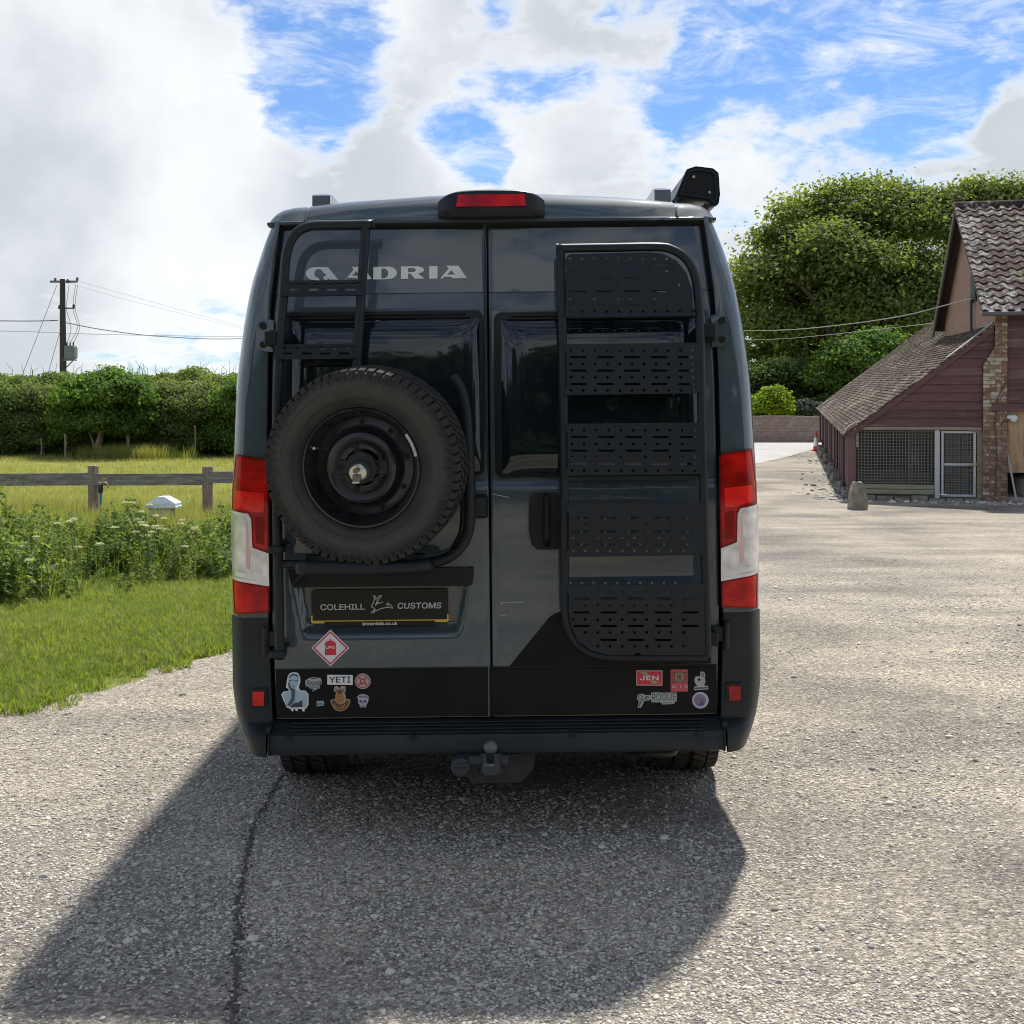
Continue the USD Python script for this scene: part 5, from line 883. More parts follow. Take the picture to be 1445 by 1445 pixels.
# black lower band and slanted vinyl
def sub(m, s=0.06): v, f = trimesh.remesh.subdivide_to_size(m.vertices, m.faces, s, max_iter=12); return trimesh.Trimesh(v, f, process=False)
gx = V(691, 975)[0]
for nm, poly in (('lower_panel', sbox(-float(hdoor(0.6)) + 0.010, Z['bot'] + 0.004, gx - 0.006, Z['band'])), ('lower_panel', sbox(gx + 0.006, Z['bot'] + 0.004, float(hdoor(0.6)) - 0.010, Z['band']))):
    obj(nm, on_door(plate(poly, 0.006), 0.001), BLKVIN, van)
obj('panel_edge', cat([on_door(plate(sbox(a, Z['band'] + 0.001, b, Z['band'] + 0.007), 0.003), 0.001) for a, b in ((-float(hdoor(0.7)) + 0.01, gx - 0.006), (gx + 0.006, float(hdoor(0.7)) - 0.01))]), BLACKPL, van)
obj('black_vinyl', on_door(sub(plate(PG([(718, 941), (775, 871), (784, 865), (800, 861), (1003, 860), (1003, 936)]), 0.0012)), 0.001), BLKVIN, van)
# centre seal
obj('door_gap', sub(bx(gx - 0.004, gx + 0.004, 0.018, 0.05, Z['bot'], Z['top']), 0.1).apply_translation([0, 0, 0]), BLKGAP, van)

# window units
def pane(poly_pts, bulge, lift, n=(36, 30)):
    (x0, z0), (x1, z1) = P2(poly_pts); P = []
    for t in np.linspace(0, 1, n[0]):
        row = []
        tt = 0.5 - 0.5 * math.cos(t * math.pi)
        for s in np.linspace(0, 1, n[1]):
            s_ = 0.5 - 0.5 * math.cos(s * math.pi); r = 0.035
            x, z = x0 + (x1 - x0) * s_, z0 + (z1 - z0) * tt
            y = float(yd(x, z)) - lift - bulge * (1 - abs(2 * s_ - 1) ** 12) * (1 - abs(2 * tt - 1) ** 9)
            row.append((x, y, z))
        P.append(row)
    return grid(np.array(P))
for a, b, lab in ((390, 684, 'left'), (699, 995, 'right')):
    fr = sbox(*np.ravel([min(P2([(a, 674), (b, 438)])[k][0] for k in (0, 1)), P2([(a, 674)])[0][1]]), *np.ravel([P2([(b, 674)])[0][0], P2([(b, 438)])[0][1]]))
    x0, z0, x1, z1 = fr.bounds
    wf = obj('window', on_door(sub(plate(rrect(x0, z0, x1, z1, 0.03), 0.012)), 0.0), FRAME, van, 20)
    obj('pane', pane([(413 if lab == 'left' else a + 10, 668), (b - 8 if lab == 'left' else 983, 449)], 0.026, 0.012), GLASS, wf, True)
    obj('top_rail', on_door(sub(cat([tube([(x0 + 0.06 * (lab == 'right') + 0.01, -0.017, z1 - 0.012), (x1 - 0.06 * (lab == 'left') - 0.01, -0.017, z1 - 0.012)], 0.0055, 8), tube([(x0 + 0.05, -0.016, z1 - 0.026), (x1 - 0.05, -0.016, z1 - 0.026)], 0.003, 8)]))), BLACKPL, wf, True)

# ADRIA lettering (drawn on a close view: 5.78 px per photo px)
def LT(pts, dx=0, dy=0): return PG([(420 + (x + dx) / 5.78, 360 + (y + dy) / 5.78) for x, y in pts])
def arc(cx, cy, rx, ry, a0, a1, n=14): return [(cx + rx * math.cos(math.radians(a)), cy - ry * math.sin(math.radians(a))) for a in np.linspace(a0, a1, n)]
glyphs = [LT([(130, 99), (243, 98), (328, 200), (258, 200), (222, 152)] + arc(170, 150, 36, 36, 10, 180)[::1] + arc(170, 150, 36, 36, 180, 262, 8) + [(178, 205)] + arc(140, 152, 76, 53, 265, 98, 20)),
          Polygon([(V(420 + 200 / 5.78, 360 + 186 / 5.78)[0] + 0.0095 * math.cos(t), P2([(420 + 200 / 5.78, 360 + 186 / 5.78)])[0][1] + 0.0085 * math.sin(t)) for t in np.linspace(0, 6.28, 20)[:-1]])]
Ag = [(1210, 87), (1307, 87), (1377, 187), (1262, 189), (1248, 177), (1192, 178), (1178, 192), (1160, 191), (1230, 108)]; Ah = [(1250, 122), (1218, 160), (1283, 160)]
glyphs.append(LT(Ag, -775, 9).difference(LT(Ah, -775, 9)).difference(LT([(1160, 200), (1190, 160), (1180, 195)], -775, 9)))
glyphs.append(LT([(614, 97), (735, 95)] + arc(735, 145, 72, 51, 90, -90) + [(614, 199)]).difference(LT([(680, 110), (700, 109)] + arc(700, 149, 36, 40, 90, -90) + [(680, 189)])))
glyphs.append(LT([(840, 93), (960, 92)] + arc(960, 121, 68, 30, 90, -60) + [(978, 149), (1030, 191), (955, 193), (918, 152), (898, 152), (898, 194), (840, 195)]).difference(LT([(898, 106), (925, 105)] + arc(930, 122, 32, 17, 90, -90) + [(898, 139)])))
glyphs.append(LT([(1070, 90), (1138, 90), (1138, 191), (1070, 193)])); glyphs.append(LT(Ag).difference(LT(Ah)))
for g_ in glyphs: obj('letter', on_door(plate(g_, 0.0015), 0.0005), CREAMV, van)

# tail lights
REDL = material('red_lens', {'g': ('geometry', {}), 'n': ('noise_texture', {'scale': 9.0, 'detail': 2.0}), 'r': ('rgb_ramp', {'ramp': [(0.32, (0.20, 0.001, 0.001)), (0.5, (0.38, 0.002, 0.002)), (0.68, (0.62, 0.005, 0.004))]}), 'w': ('wave_texture', {'scale': 28.0, 'bands_direction': 'z'}), 'b': ('bump', {'strength': 0.15, 'distance': 0.004}),
    'p': ('principled_bsdf', {'roughness': 0.3, 'specular_ior_level': 0.1, 'coat_weight': 0.6, 'coat_roughness': 0.02})}, [('g.position', 'n.vector'), ('n.fac', 'r.fac'), ('r.color', 'p.base_color'), ('g.position', 'w.vector'), ('w.fac', 'b.height'), ('b.normal', 'p.normal')], 'p.BSDF')
REDD = plain('red_lens_deep', (0.20, 0.001, 0.001), 0.25, spec=0.1, coat=0.3)
REDBR = plain('red_reflector', (0.72, 0.012, 0.008), 0.2, spec=0.2, coat=0.6, var=0.15, scale=60, bump=0.12, bscale=140)
STPK = plain('pink_bulb_cover', (0.66, 0.42, 0.38), 0.2, coat=0.6)
CLEARL = material('clear_lens', {'g': ('geometry', {}), 'w': ('wave_texture', {'scale': 40.0, 'bands_direction': 'x'}), 'n': ('noise_texture', {'scale': 14.0, 'detail': 3.0}), 'r': ('rgb_ramp', {'ramp': [(0.3, (0.36, 0.36, 0.37)), (0.7, (0.80, 0.78, 0.77))]}), 'b': ('bump', {'strength': 0.25, 'distance': 0.004}),
    'p': ('principled_bsdf', {'roughness': 0.18, 'coat_weight': 1.0, 'metallic': 0.55})}, [('g.position', 'w.vector'), ('g.position', 'n.vector'), ('n.fac', 'r.fac'), ('r.color', 'p.base_color'), ('w.fac', 'b.height'), ('b.normal', 'p.normal')], 'p.BSDF')
SILV = plain('light_trim', (0.62, 0.62, 0.62), 0.25, metal=0.7)
def lens(poly, t, lift):
    m = sub(plate(poly, t), 0.018); back = m.vertices[:, 1] > -t * 0.5
    m.vertices[:, 1] += py(m.vertices[:, 0], m.vertices[:, 2]) - lift - 0.002; return m
def lp(pts, sx):      # drawn for the right light in zoom pixels (3.6125 per photo px, from 680, 600); mirrored for the left
    out = []
    for x, y in pts:
        p = V(680 + x / 3.6125, 600 + y / 3.6125, 0.02)
        for _ in range(3): p = V(680 + x / 3.6125, 600 + y / 3.6125, float(py(p[0], p[2])))
        out.append((sx * p[0], p[2]))
    return Polygon(out).buffer(0)
zoff = V(680, 600 + 500 / 3.6125, 0.02)[2]
for sx in (1, -1):
    outer = lp([(1203, 158), (1230, 140), (1372, 118), (1394, 300), (1402, 500), (1404, 720), (1398, 925), (1216, 925), (1210, 640), (1203, 400)], sx)
    top = lp([(1205, 158), (1230, 142), (1371, 121), (1393, 300), (1395, 396), (1312, 418), (1297, 445), (1294, 590), (1212, 622), (1207, 400)], sx)
    mid = lp([(1400, 408), (1318, 430), (1308, 455), (1304, 602), (1216, 635), (1217, 775), (1398, 733), (1404, 600)], sx)
    low = lp([(1217, 792), (1400, 746), (1396, 922), (1217, 922)], sx)
    tl = obj('tail_light', lens(outer, 0.012, 0.004), BLACKPL, van, 40, label='red and clear tail light on the ' + ('right' if sx > 0 else 'left') + ' corner')
    obj('red_lens', lens(top, 0.014, 0.012), REDL, tl, 40); obj('clear_lens', lens(mid, 0.014, 0.012), CLEARL, tl, 40); obj('red_lens', lens(low, 0.014, 0.012), REDL, tl, 40)
    trim = lp([(1396, 398), (1312, 420), (1297, 447), (1294, 592), (1212, 624), (1213, 790), (1399, 746), (1400, 731), (1222, 772), (1221, 637), (1308, 604), (1312, 457), (1322, 433), (1396, 411)], sx)
    obj('trim', lens(trim, 0.010, 0.018), SILV, tl, 40)
    obj('bulb_window', lens(lp([(1235, 445), (1275, 435), (1273, 565), (1238, 575)], sx).buffer(0.006).buffer(-0.003), 0.004, 0.0235), REDD, tl, 40)
    RIB = lambda poly, ys, w: unary_union([lp([(1195, y0), (1410, y0 - 12), (1410, y0 - 12 + w), (1195, y0 + w)], sx).intersection(poly) for y0 in ys])
    obj('lens_rib', lens(RIB(top.buffer(-0.006), range(170, 300, 13), 6), 0.003, 0.0225), REDL, tl, 40); obj('lens_rib', lens(RIB(low.buffer(-0.006), range(812, 915, 12), 5), 0.003, 0.0225), REDL, tl, 40)
    obj('lens_border', lens(top.buffer(-0.002).difference(top.buffer(-0.006)), 0.005, 0.0235), REDD, tl, 40); obj('lens_border', lens(low.buffer(-0.002).difference(low.buffer(-0.005)), 0.005, 0.0235), REDD, tl, 40)
    obj('reflector', lens(lp([(1228, 318), (1372, 300), (1372, 385), (1312, 402), (1290, 412), (1232, 416)], sx).buffer(-0.006).buffer(0.006), 0.004, 0.0235), REDBR, tl, 40)
    obj('silver_fillet', lens(lp([(1224, 742), (1298, 728), (1306, 700), (1316, 722), (1384, 706), (1386, 730), (1224, 768)], sx), 0.004, 0.0235), SILV, tl, 40)
    obj('bulb_cover', lens(lp([(1300, 470), (1322, 462), (1330, 690), (1312, 704), (1303, 612)], sx), 0.004, 0.0235), STPK, tl, 40)
    # corner reflector and its pocket
    a, b = (1250, 1320), (1318, 1402)
    obj('reflector_pocket', lens(lp([(1242, 1312), (1326, 1312), (1326, 1410), (1242, 1410)], sx), 0.006, 0.008), BLKGAP, van, 40)
    obj('reflector', lens(lp([(1254, 1326), (1312, 1324), (1314, 1396), (1256, 1398)], sx).buffer(-0.002).buffer(0.002), 0.006, 0.0125), REDL, van, 40)
    # hinges
    pts = [(1003.5, 452), (1017, 451), (1025, 455), (1028, 466), (1028, 484), (1026, 492), (1018, 496), (1004, 498)]
    hp = Polygon([(sx * V(u, v, 0.03)[0], V(VC, v - 4 + 8.5 * 0, 0.03)[2]) for u, v in pts]); hp = hp.buffer(-0.006).buffer(0.006)
    hg_ = obj('door_hinge', lens(hp, 0.012, 0.01), PAINT, van, 40)
    for v in (460, 487): obj('bolt', tube([(sx * V(1018, v, 0.03)[0], float(yt(2.0)) - 0.035, V(VC, v - 4, 0.03)[2]), (sx * V(1018, v, 0.03)[0], float(yt(2.0)) + 0.0, V(VC, v - 4, 0.03)[2])], 0.0135, 14), BLACKPL, hg_, 40)
    obj('hinge_knuckle', bx(min(sx * 0.826, sx * 0.872), max(sx * 0.826, sx * 0.872), 0.0, 0.06, zv(485, 0.03), zv(463, 0.03), 0.004).apply_translation([0, -0.01, 0]), BLACKPL, hg_)
    obj('lower_hinge', cat([tube([(sx * 0.897, -0.025, zv(918)), (sx * 0.897, -0.025, zv(880))], 0.013, 10), bx(min(sx * 0.84, sx * 0.895), max(sx * 0.84, sx * 0.895), -0.02, 0.0, zv(908), zv(886), 0.004)]), CLAD, van, 40)

# bumper
bpts = [(0.06, zv(1056)), (-0.075, zv(1056) + 0.0), (-0.10, zv(1052)), (-0.105, zv(1045)), (-0.10, zv(1031)), (-0.092, zv(1027)), (0.0, zv(1014)), (0.03, zv(1012)), (0.06, zv(1012))]
bxs = np.r_[-0.88, -0.872, np.linspace(-0.86, 0.86, 12), 0.872, 0.88]; P = []
for x in bxs:
    sh = 0.01 if abs(x) > 0.875 else 0
    P.append([(x, y + 0.014 * (abs(x) / 0.88) ** 2 + sh, z) for y, z in bpts])
bump = grid(np.array(P), flip=True); bm = obj('rear_bumper', cat([bump] + [hull([(x, y, z) for y, z in bpts] + [(x - 0.004 * np.sign(x), y, z) for y, z in bpts]) for x in (-0.876, 0.876)]), CLAD, van, 30)
for sx in (-1, 1):
    ce = []
    for z in np.linspace(zv(1056), zv(1016), 9):
        h_ = float(hw(z)) + 0.008; f = np.clip((zv(1016) - z) / (zv(1016) - zv(1030)), 0, 1); yy0 = -0.088 * f ** 1.0 + 0.0
        row = [(sx * 0.884, yy0 + 0.01, z)] + [(sx * (h_ - e), yy0 * (1 - (1 - np.clip(e / 0.13, 0, 1)) ** 2) + 0.085 * (1 - np.clip(e / 0.075, 0, 1)) ** 2 - 0.004, z) for e in np.linspace(max(0.001, h_ - 0.886), 0, 10)] + [(sx * (h_ + 0.002), 0.2, z), (sx * (h_ + 0.002), 0.55, z)]
        ce.append(row)
    ce = np.array(ce); tp = ce[-1].copy(); tp[:, 1] = np.maximum(tp[:, 1], 0.02); tp[:, 2] += 0.006
    obj('bumper_corner', grid(np.concatenate([ce, tp[None]]), flip=(sx < 0)), CLAD, van, 30)
for u, v in ((407, 1042), (583, 1040), (809, 1036), (988, 1036)):
    p = V(u, v, -0.1); obj('parking_sensor', tube([(p[0], -0.108 + 0.014 * (p[0] / 0.88) ** 2, p[2]), (p[0], -0.09, p[2])], 0.0125, 16), BLACKPL, bm, 40)
for sx in (-1, 1): obj('corner_joint', bx(min(sx * 0.872, sx * 0.892), max(sx * 0.872, sx * 0.892), -0.06, 0.14, zv(1051), zv(1017)), BLKGAP, bm)
for k in range(4): obj('step_rib', bx(-0.80, 0.80, -0.085 + k * 0.02, -0.079 + k * 0.02, float(np.interp(-0.08 + k * 0.02, [-0.092, 0.0], [zv(1027), zv(1014)])) + 0.001, float(np.interp(-0.08 + k * 0.02, [-0.092, 0.0], [zv(1027), zv(1014)])) + 0.005), CLAD, bm)

# high brake light
P = []
yc = yb_ - 0.012
bz0, bz1 = zv(309, 0.05), zv(266.5, 0.04); hwl = 0.212
for s in np.linspace(-1, 1, 41):
    e = (1 - abs(s) ** 6); x = s * hwl; zt_ = zl_ + 0.02 + (bz1 - zl_ - 0.02) * (0.72 + 0.28 * e) - 0.012 * s * s; zb_ = bz0 + 0.012 * (1 - e)
    hgt = zt_ - zb_
    P.append([(x, yc + 0.02, zb_), (x, yc - 0.055 * e, zb_ + 0.006), (x, yc - 0.075 * e, zb_ + 0.30 * hgt), (x, yc - 0.068 * e, zb_ + 0.36 * hgt), (x, yc - 0.045 * e, zb_ + 0.93 * hgt), (x, yc - 0.03 * e, zt_), (x, yc + 0.14, zt_ + 0.004), (x, yc + 0.3, zt_ - 0.05)])
hb = obj('brake_light', grid(np.array(P), flip=True), BLACKPL, van, 30)
lz0, lz1 = zv(290, -0.0), zv(272, 0.0)
lz = hull([(sx * (0.137 - 0.006 * (z > lz0 + 0.01)), y, z) for sx in (-1, 1) for y, z in ((yc - 0.068, lz0), (yc - 0.05, lz1), (yc - 0.03, lz0), (yc - 0.02, lz1))]); obj('red_lens', lz, REDL, hb)
# roof rails and awning
for u0, u1, v1 in ((441, 466, 271), (920, 943, 263)):
    x0, x1 = V(u0, 280, 0.35)[0], V(u1, 280, 0.35)[0]; zt_ = V((u0 + u1) / 2, v1, 0.3)[2]
    obj('roof_rail', cat([hull([(x, y, z) for x in (x0, x1) for y, z in ((0.30, 2.49), (0.31, zt_ - 0.012), (0.36, zt_), (4.0, zt_ - 0.01), (4.1, 2.49))] + [(x0 + 0.02, 0.36, zt_ + 0.004), (x1 - 0.02, 0.36, zt_ + 0.004)])]), plain('rail_' + str(u0), (0.05, 0.055, 0.06), 0.25, coat=0.6), van)
aw = [V(u, v, 0.32) for u, v in ((968, 240), (980, 236), (1004, 239), (1011, 245), (1013, 275), (1011, 288), (1003, 291), (996, 284), (958, 279), (953, 276))]
awp = Polygon([(p[0], p[2]) for p in aw]).buffer(-0.008).buffer(0.008)
awn = obj('awning', plate(awp, 3.6, 3.95), plain('awning_case', (0.016, 0.017, 0.018), 0.4, rvar=0.1), van, 30)
obj('end_cap', plate(awp.buffer(0.003), 0.04, 0.352), BLACKPL, awn, 30)
ac = np.array(awp.centroid.coords[0]); obj('cap_ridge', plate(awp.buffer(-0.008).difference(awp.buffer(-0.016)), 0.006, 0.31), POWDER, awn, 30)
for dx_, dz_ in ((-0.03, 0.035), (0.035, -0.03)): obj('screw', tube([(ac[0] + dx_, 0.303, ac[1] + dz_), (ac[0] + dx_, 0.315, ac[1] + dz_)], 0.006, 10), CHROME, awn, 40)
# handle, latch
hp = PG([(748, 703), (754, 696), (786, 695), (792, 700), (792, 768), (786, 775), (758, 775), (750, 768), (746, 750), (746, 720)]).buffer(-0.006).buffer(0.006)
hd = obj('door_handle', on_door(plate(hp, 0.014)), BLACKPL, van, 30); a = P2([(767, 768), (775, 698)])
obj('grip', tube(smoothpath([(a[0][0] + 0.012, -0.012, a[0][1]), (a[0][0] + 0.012, -0.040, a[0][1] + 0.03), (a[0][0] + 0.012, -0.044, (a[0][1] + a[1][1]) / 2), (a[0][0] + 0.012, -0.040, a[1][1] - 0.02), (a[0][0] + 0.012, -0.012, a[1][1])], 6), 0.013, 10), BLACKPL, hd, True)
obj('door_latch', on_door(plate(rrect(P2([(671, 731)])[0][0], P2([(671, 731)])[0][1], P2([(690, 697)])[0][0] - 0.004, P2([(690, 697)])[0][1], 0.012), 0.02)), BLACKPL, van, 30)

# number plate panel
tb = PG([(408, 804), (668, 800), (666, 824), (652, 826), (424, 828), (412, 822)])
obj('plate_trim', on_door(plate(tb, 0.018)), BLACKPL, van, 30)
pc = P2([(438, 834), (632, 878)]); px0, pz1, px1, pz0 = pc[0][0], pc[0][1], pc[1][0], pc[1][1]
YEL = plain('plate_yellow', (0.62, 0.40, 0.03), 0.4); GREYT = plain('plate_letters', (0.42, 0.43, 0.43), 0.5); PBL = plain('plate_black', (0.003, 0.0035, 0.0035), 0.22, spec=0.25)
np_ = obj('number_plate', plate(rrect(px0, pz0 + 0.006, px1, pz1, 0.012), 0.006, 0.026), PBL, van)
obj('yellow_edge', plate(rrect(px0 - 0.002, pz0 - 0.002, px1 + 0.002, pz0 + 0.03, 0.008).difference(sbox(px0 + 0.004, pz0 + 0.008, px1 - 0.004, pz0 + 0.1)), 0.0075, 0.0268), YEL, np_)
obj('plate_holder', plate(Polygon([(px0 + 0.06, pz0 - 0.013), (px1 - 0.06, pz0 - 0.013), (px1 - 0.05, pz0 + 0.004), (px0 + 0.05, pz0 + 0.004)]), 0.004, 0.020), BLACKPL, np_)
def text(s, x0, x1, z0, h, y, bold=False, depth=0.0012, shear=0.0):
    m = meshkit.text_mesh(s, h, depth, bold); v = m.vertices; w = v[:, 0].max() - v[:, 0].min(); v[:, 0] = (v[:, 0] - v[:, 0].min()) * (x1 - x0) / w
    v[:, 0] += shear * v[:, 1]; m.vertices = v; m.apply_transform(UPR); m.apply_translation([x0, y, z0]); return m
tx = lambda u, v: P2([(u, v)])[0]
q0, q1 = tx(451, 862), tx(514, 862); obj('lettering', text('COLEHILL', q0[0], q1[0], q0[1], 0.022, 0.0198, True), GREYT, np_)
q0, q1 = tx(560, 860), tx(622, 860); obj('lettering', text('CUSTOMS', q0[0], q1[0], q0[1], 0.022, 0.0198, True, shear=0.12), GREYT, np_)
q0, q1 = tx(511, 883.2), tx(560, 883.2); obj('lettering', text('brownhills.co.uk', q0[0], q1[0], q0[1], 0.0115, 0.0158, True), CREAMV, np_)
def stroke(lines, w, t, y, sc=1.0):
    g = unary_union([LineString(P2(l)).buffer(w, quad_segs=3) for l in lines]); return plate(g, t, y)
hare = lambda X, Y: (430 + X / 6.568, 820 + Y / 6.568)
obj('hare_emblem', stroke([[hare(*p) for p in l] for l in (
    [(632, 285), (645, 262), (622, 250), (612, 238), (628, 215), (640, 180), (636, 140), (648, 150), (655, 175), (690, 140), (708, 142), (690, 165), (665, 195), (650, 232)], [(650, 232), (668, 215), (720, 202)], [(668, 215), (672, 190)],
    [(608, 305), (640, 275), (660, 282), (700, 262), (735, 255), (760, 248), (810, 258), (800, 235), (765, 210), (755, 218), (770, 235)], [(630, 302), (652, 280)])], 0.0016, 0.0012, 0.0198), GREYT, np_)

# LPG diamond and stickers
STW = plain('sticker_white', (0.66, 0.66, 0.66), 0.4); STR = plain('sticker_red', (0.55, 0.02, 0.04), 0.4); STD = plain('sticker_dark', (0.02, 0.025, 0.03), 0.4)
STG = plain('sticker_grey', (0.34, 0.36, 0.35), 0.45); STP = plain('sticker_pink', (0.50, 0.30, 0.30), 0.45); STB = plain('sticker_pale_blue', (0.34, 0.45, 0.50), 0.45); STDB = plain('sticker_deep_blue', (0.03, 0.07, 0.13), 0.45)
STO = plain('sticker_orange', (0.34, 0.16, 0.04), 0.5, var=0.3, scale=180); STBR = plain('sticker_brown', (0.10, 0.045, 0.02), 0.5); STL = plain('sticker_lilac', (0.40, 0.38, 0.44), 0.45); STMV = plain('sticker_mauve', (0.20, 0.14, 0.22), 0.5, var=0.5, scale=160); STCO = plain('sticker_coral', (0.50, 0.07, 0.09), 0.45); STGO = plain('sticker_gold', (0.36, 0.27, 0.19), 0.5)
dz = lambda X, Y: (430 + X / 6.568, 820 + Y / 6.568)
dm = lambda c, r: PG([dz(c[0] - r, c[1]), dz(c[0], c[1] - r * 0.97), dz(c[0] + r, c[1]), dz(c[0], c[1] + r * 0.97)])
st_ = obj('gas_sign', on_door(plate(dm((238, 619), 175), 0.0012), 0.0005), STW, van, label='white and red diamond gas bottle sticker with letters LPG')
obj('red_border', plate(dm((238, 619), 162).difference(dm((238, 619), 143)), 0.0006, -0.0018), STR, st_)
obj('bottle_print', plate(PG([dz(*p) for p in ((188, 685), (188, 575), (200, 558), (225, 552), (231, 548), (231, 536), (247, 536), (247, 548), (255, 553), (280, 560), (290, 578), (290, 685))]), 0.0006, -0.0018), STR, st_)
q0, q1 = tx(*dz(196, 626)), tx(*dz(280, 626)); obj('lettering', text('LPG', q0[0], q1[0], q0[1], 0.0105, -0.0024, True, 0.0005), STW, st_)
SL_ = 0.0075     # the stickers lie on the lower black panels
def stick(name, polys, label, letters=()):
    base = None
    for k, (poly, mt) in enumerate(polys):
        m = plate(poly, 0.0008, -SL_ - 0.0005 - 0.0007 * k)
        base = obj(name, m, mt, van, label=label) if base is None else obj('print', m, mt, base)
    for m, mt in letters: obj('lettering', m, mt, base)
    return base
zA = lambda pts: PG([(390 + x / 9.633, 935 + y / 9.633) for x, y in pts])
def zc(cx, cy, rx, ry=None, f=9.633, u0=390, v0=935, a0=0, a1=360): return PG([(u0 + x / f, v0 + y / f) for x, y in arc(cx, cy, rx, ry or rx, a0, a1, 26)])
LY = lambda k: -SL_ - 0.0012 - 0.0007 * k
stick('woman_sticker', [
    (zA([(180, 360), (135, 330), (150, 230), (160, 180), (185, 140), (240, 122), (300, 135), (328, 190), (330, 260), (310, 330), (330, 372), (400, 375), (440, 420), (442, 560), (415, 612), (390, 618), (388, 655), (362, 655), (355, 625), (300, 622), (292, 652), (268, 650), (258, 622), (240, 625), (232, 655), (210, 650), (200, 620), (150, 605), (100, 500), (72, 430), (100, 390), (165, 378)]), STW),
    (zA([(200, 378), (300, 365), (330, 390), (395, 392), (425, 430), (428, 555), (405, 600), (160, 590), (115, 495), (90, 432), (115, 402)]), STB), (zc(240, 240, 68, 100), STB),
    (zA([(175, 205), (190, 160), (240, 140), (290, 155), (312, 215), (300, 200), (270, 170), (220, 168), (190, 200)]), STDB), (zA([(182, 228), (228, 238), (228, 246), (185, 245)]).union(zA([(248, 238), (296, 228), (296, 244), (248, 246)])).union(zA([(228, 312), (252, 312), (248, 324), (230, 323)])), STDB),
    (zA([(165, 265), (185, 262), (205, 335), (262, 350), (256, 430), (250, 500), (200, 570), (150, 580), (215, 470), (210, 380), (175, 330)]), STDB), (zA([(200, 585), (250, 540), (300, 535), (356, 500), (362, 590), (210, 600)]), STD)],
    'blue tinted sticker of a bare shouldered woman with a dark glove')
pq = lambda X, Y: tx(390 + X / 9.633, 935 + Y / 9.633)
b_ = stick('script_sticker', [(zA([(398, 238), (450, 205), (510, 190), (560, 200), (600, 200), (622, 240), (624, 285), (590, 310), (600, 340), (540, 350), (560, 352), (500, 384), (492, 372), (520, 352), (450, 340), (440, 310), (410, 322), (400, 285)]).difference(zA([(470, 208), (540, 205), (560, 214), (480, 220)])), STG)], 'grey script lettering sticker', [])
obj('lettering', text('Pounds', pq(412, 300)[0], pq(612, 300)[0], pq(412, 302)[1], 0.019, LY(0), True, 0.0005, 0.25), STD, b_)
obj('lettering', text('company', pq(455, 335)[0], pq(585, 335)[0], pq(455, 334)[1], 0.006, LY(0), True, 0.0005), STD, b_)
b_ = stick('name_sticker', [(zA([(696, 160), (1044, 162), (1042, 298), (696, 294)]).buffer(-0.001).buffer(0.001), STW)], 'white rectangular sticker reading YETI')
obj('lettering', text('YETI', pq(722, 264)[0], pq(1014, 264)[0], pq(722, 266)[1], 0.0225, LY(0), True, 0.0006), STD, b_)
stick('round_sticker', [(zc(1178, 247, 108, 105), STP), (zc(1178, 247, 92, 90).difference(zc(1178, 247, 84, 82)), STD), (unary_union([zc(1178 + 58 * math.cos(a), 247 - 58 * math.sin(a), 15) for a in np.radians([45, 135, 225, 315])]), STR), (zc(1178, 247, 36).difference(zc(1178, 247, 24)), STBR)], 'round pink badge sticker')
b_ = stick('small_sticker', [(zA([(552, 515), (640, 512), (656, 540), (650, 580), (555, 586)]), STG)], 'tiny pale sticker between the woman and the pineapple'); obj('lettering', text('lith', pq(562, 575)[0], pq(640, 575)[0], pq(562, 572)[1], 0.0095, LY(0), True, 0.0005), STD, b_)
stick('pineapple_sticker', [(zA([(790, 320), (830, 310), (862, 340), (890, 308), (945, 318), (950, 370), (930, 405), (945, 440), (950, 490), (1000, 490), (1012, 520), (985, 590), (930, 640), (870, 656), (800, 635), (755, 570), (738, 515), (760, 490), (800, 495), (805, 440), (820, 405), (785, 380)]), STGO),
    (zA([(750, 505), (800, 505), (830, 545), (880, 560), (930, 540), (955, 505), (1000, 508), (975, 580), (925, 628), (870, 642), (810, 622), (768, 565)]), STBR), (zc(865, 475, 56, 68), STO), (zA([(835, 400), (800, 350), (850, 380), (862, 340), (880, 378), (935, 345), (900, 395), (890, 412), (850, 412)]), STBR),
    (unary_union([zc(865 + 78 * math.cos(a), 540 - 70 * math.sin(a), 13, 16) for a in np.radians([205, 230, 255, 282, 308, 332])]), STO)], 'orange pineapple sticker over a brown banner')
stick('skull_sticker', [(zA([(1095, 470), (1120, 435), (1178, 418), (1235, 435), (1268, 470), (1255, 490), (1250, 530), (1228, 560), (1222, 600), (1140, 602), (1135, 565), (1112, 535), (1115, 490)]), STL), (zc(1150, 520, 20, 17).union(zc(1208, 520, 20, 17)).union(zA([(1170, 555), (1180, 540), (1190, 555)])), STD), (zA([(1100, 478), (1130, 448), (1178, 440), (1230, 450), (1262, 476), (1225, 468), (1178, 462), (1135, 468)]), STMV), (unary_union([zA([(1140 + 16 * k, 572), (1146 + 16 * k, 572), (1146 + 16 * k, 598), (1140 + 16 * k, 598)]) for k in range(5)]), STMV)], 'pale lilac skull sticker')
zB = lambda pts: PG([(880 + x / 11.115, 935 + y / 11.115) for x, y in pts]); pb_ = lambda X, Y: tx(880 + X / 11.115, 935 + Y / 11.115)
ctr = lambda poly, r: poly.buffer(-r).buffer(r)
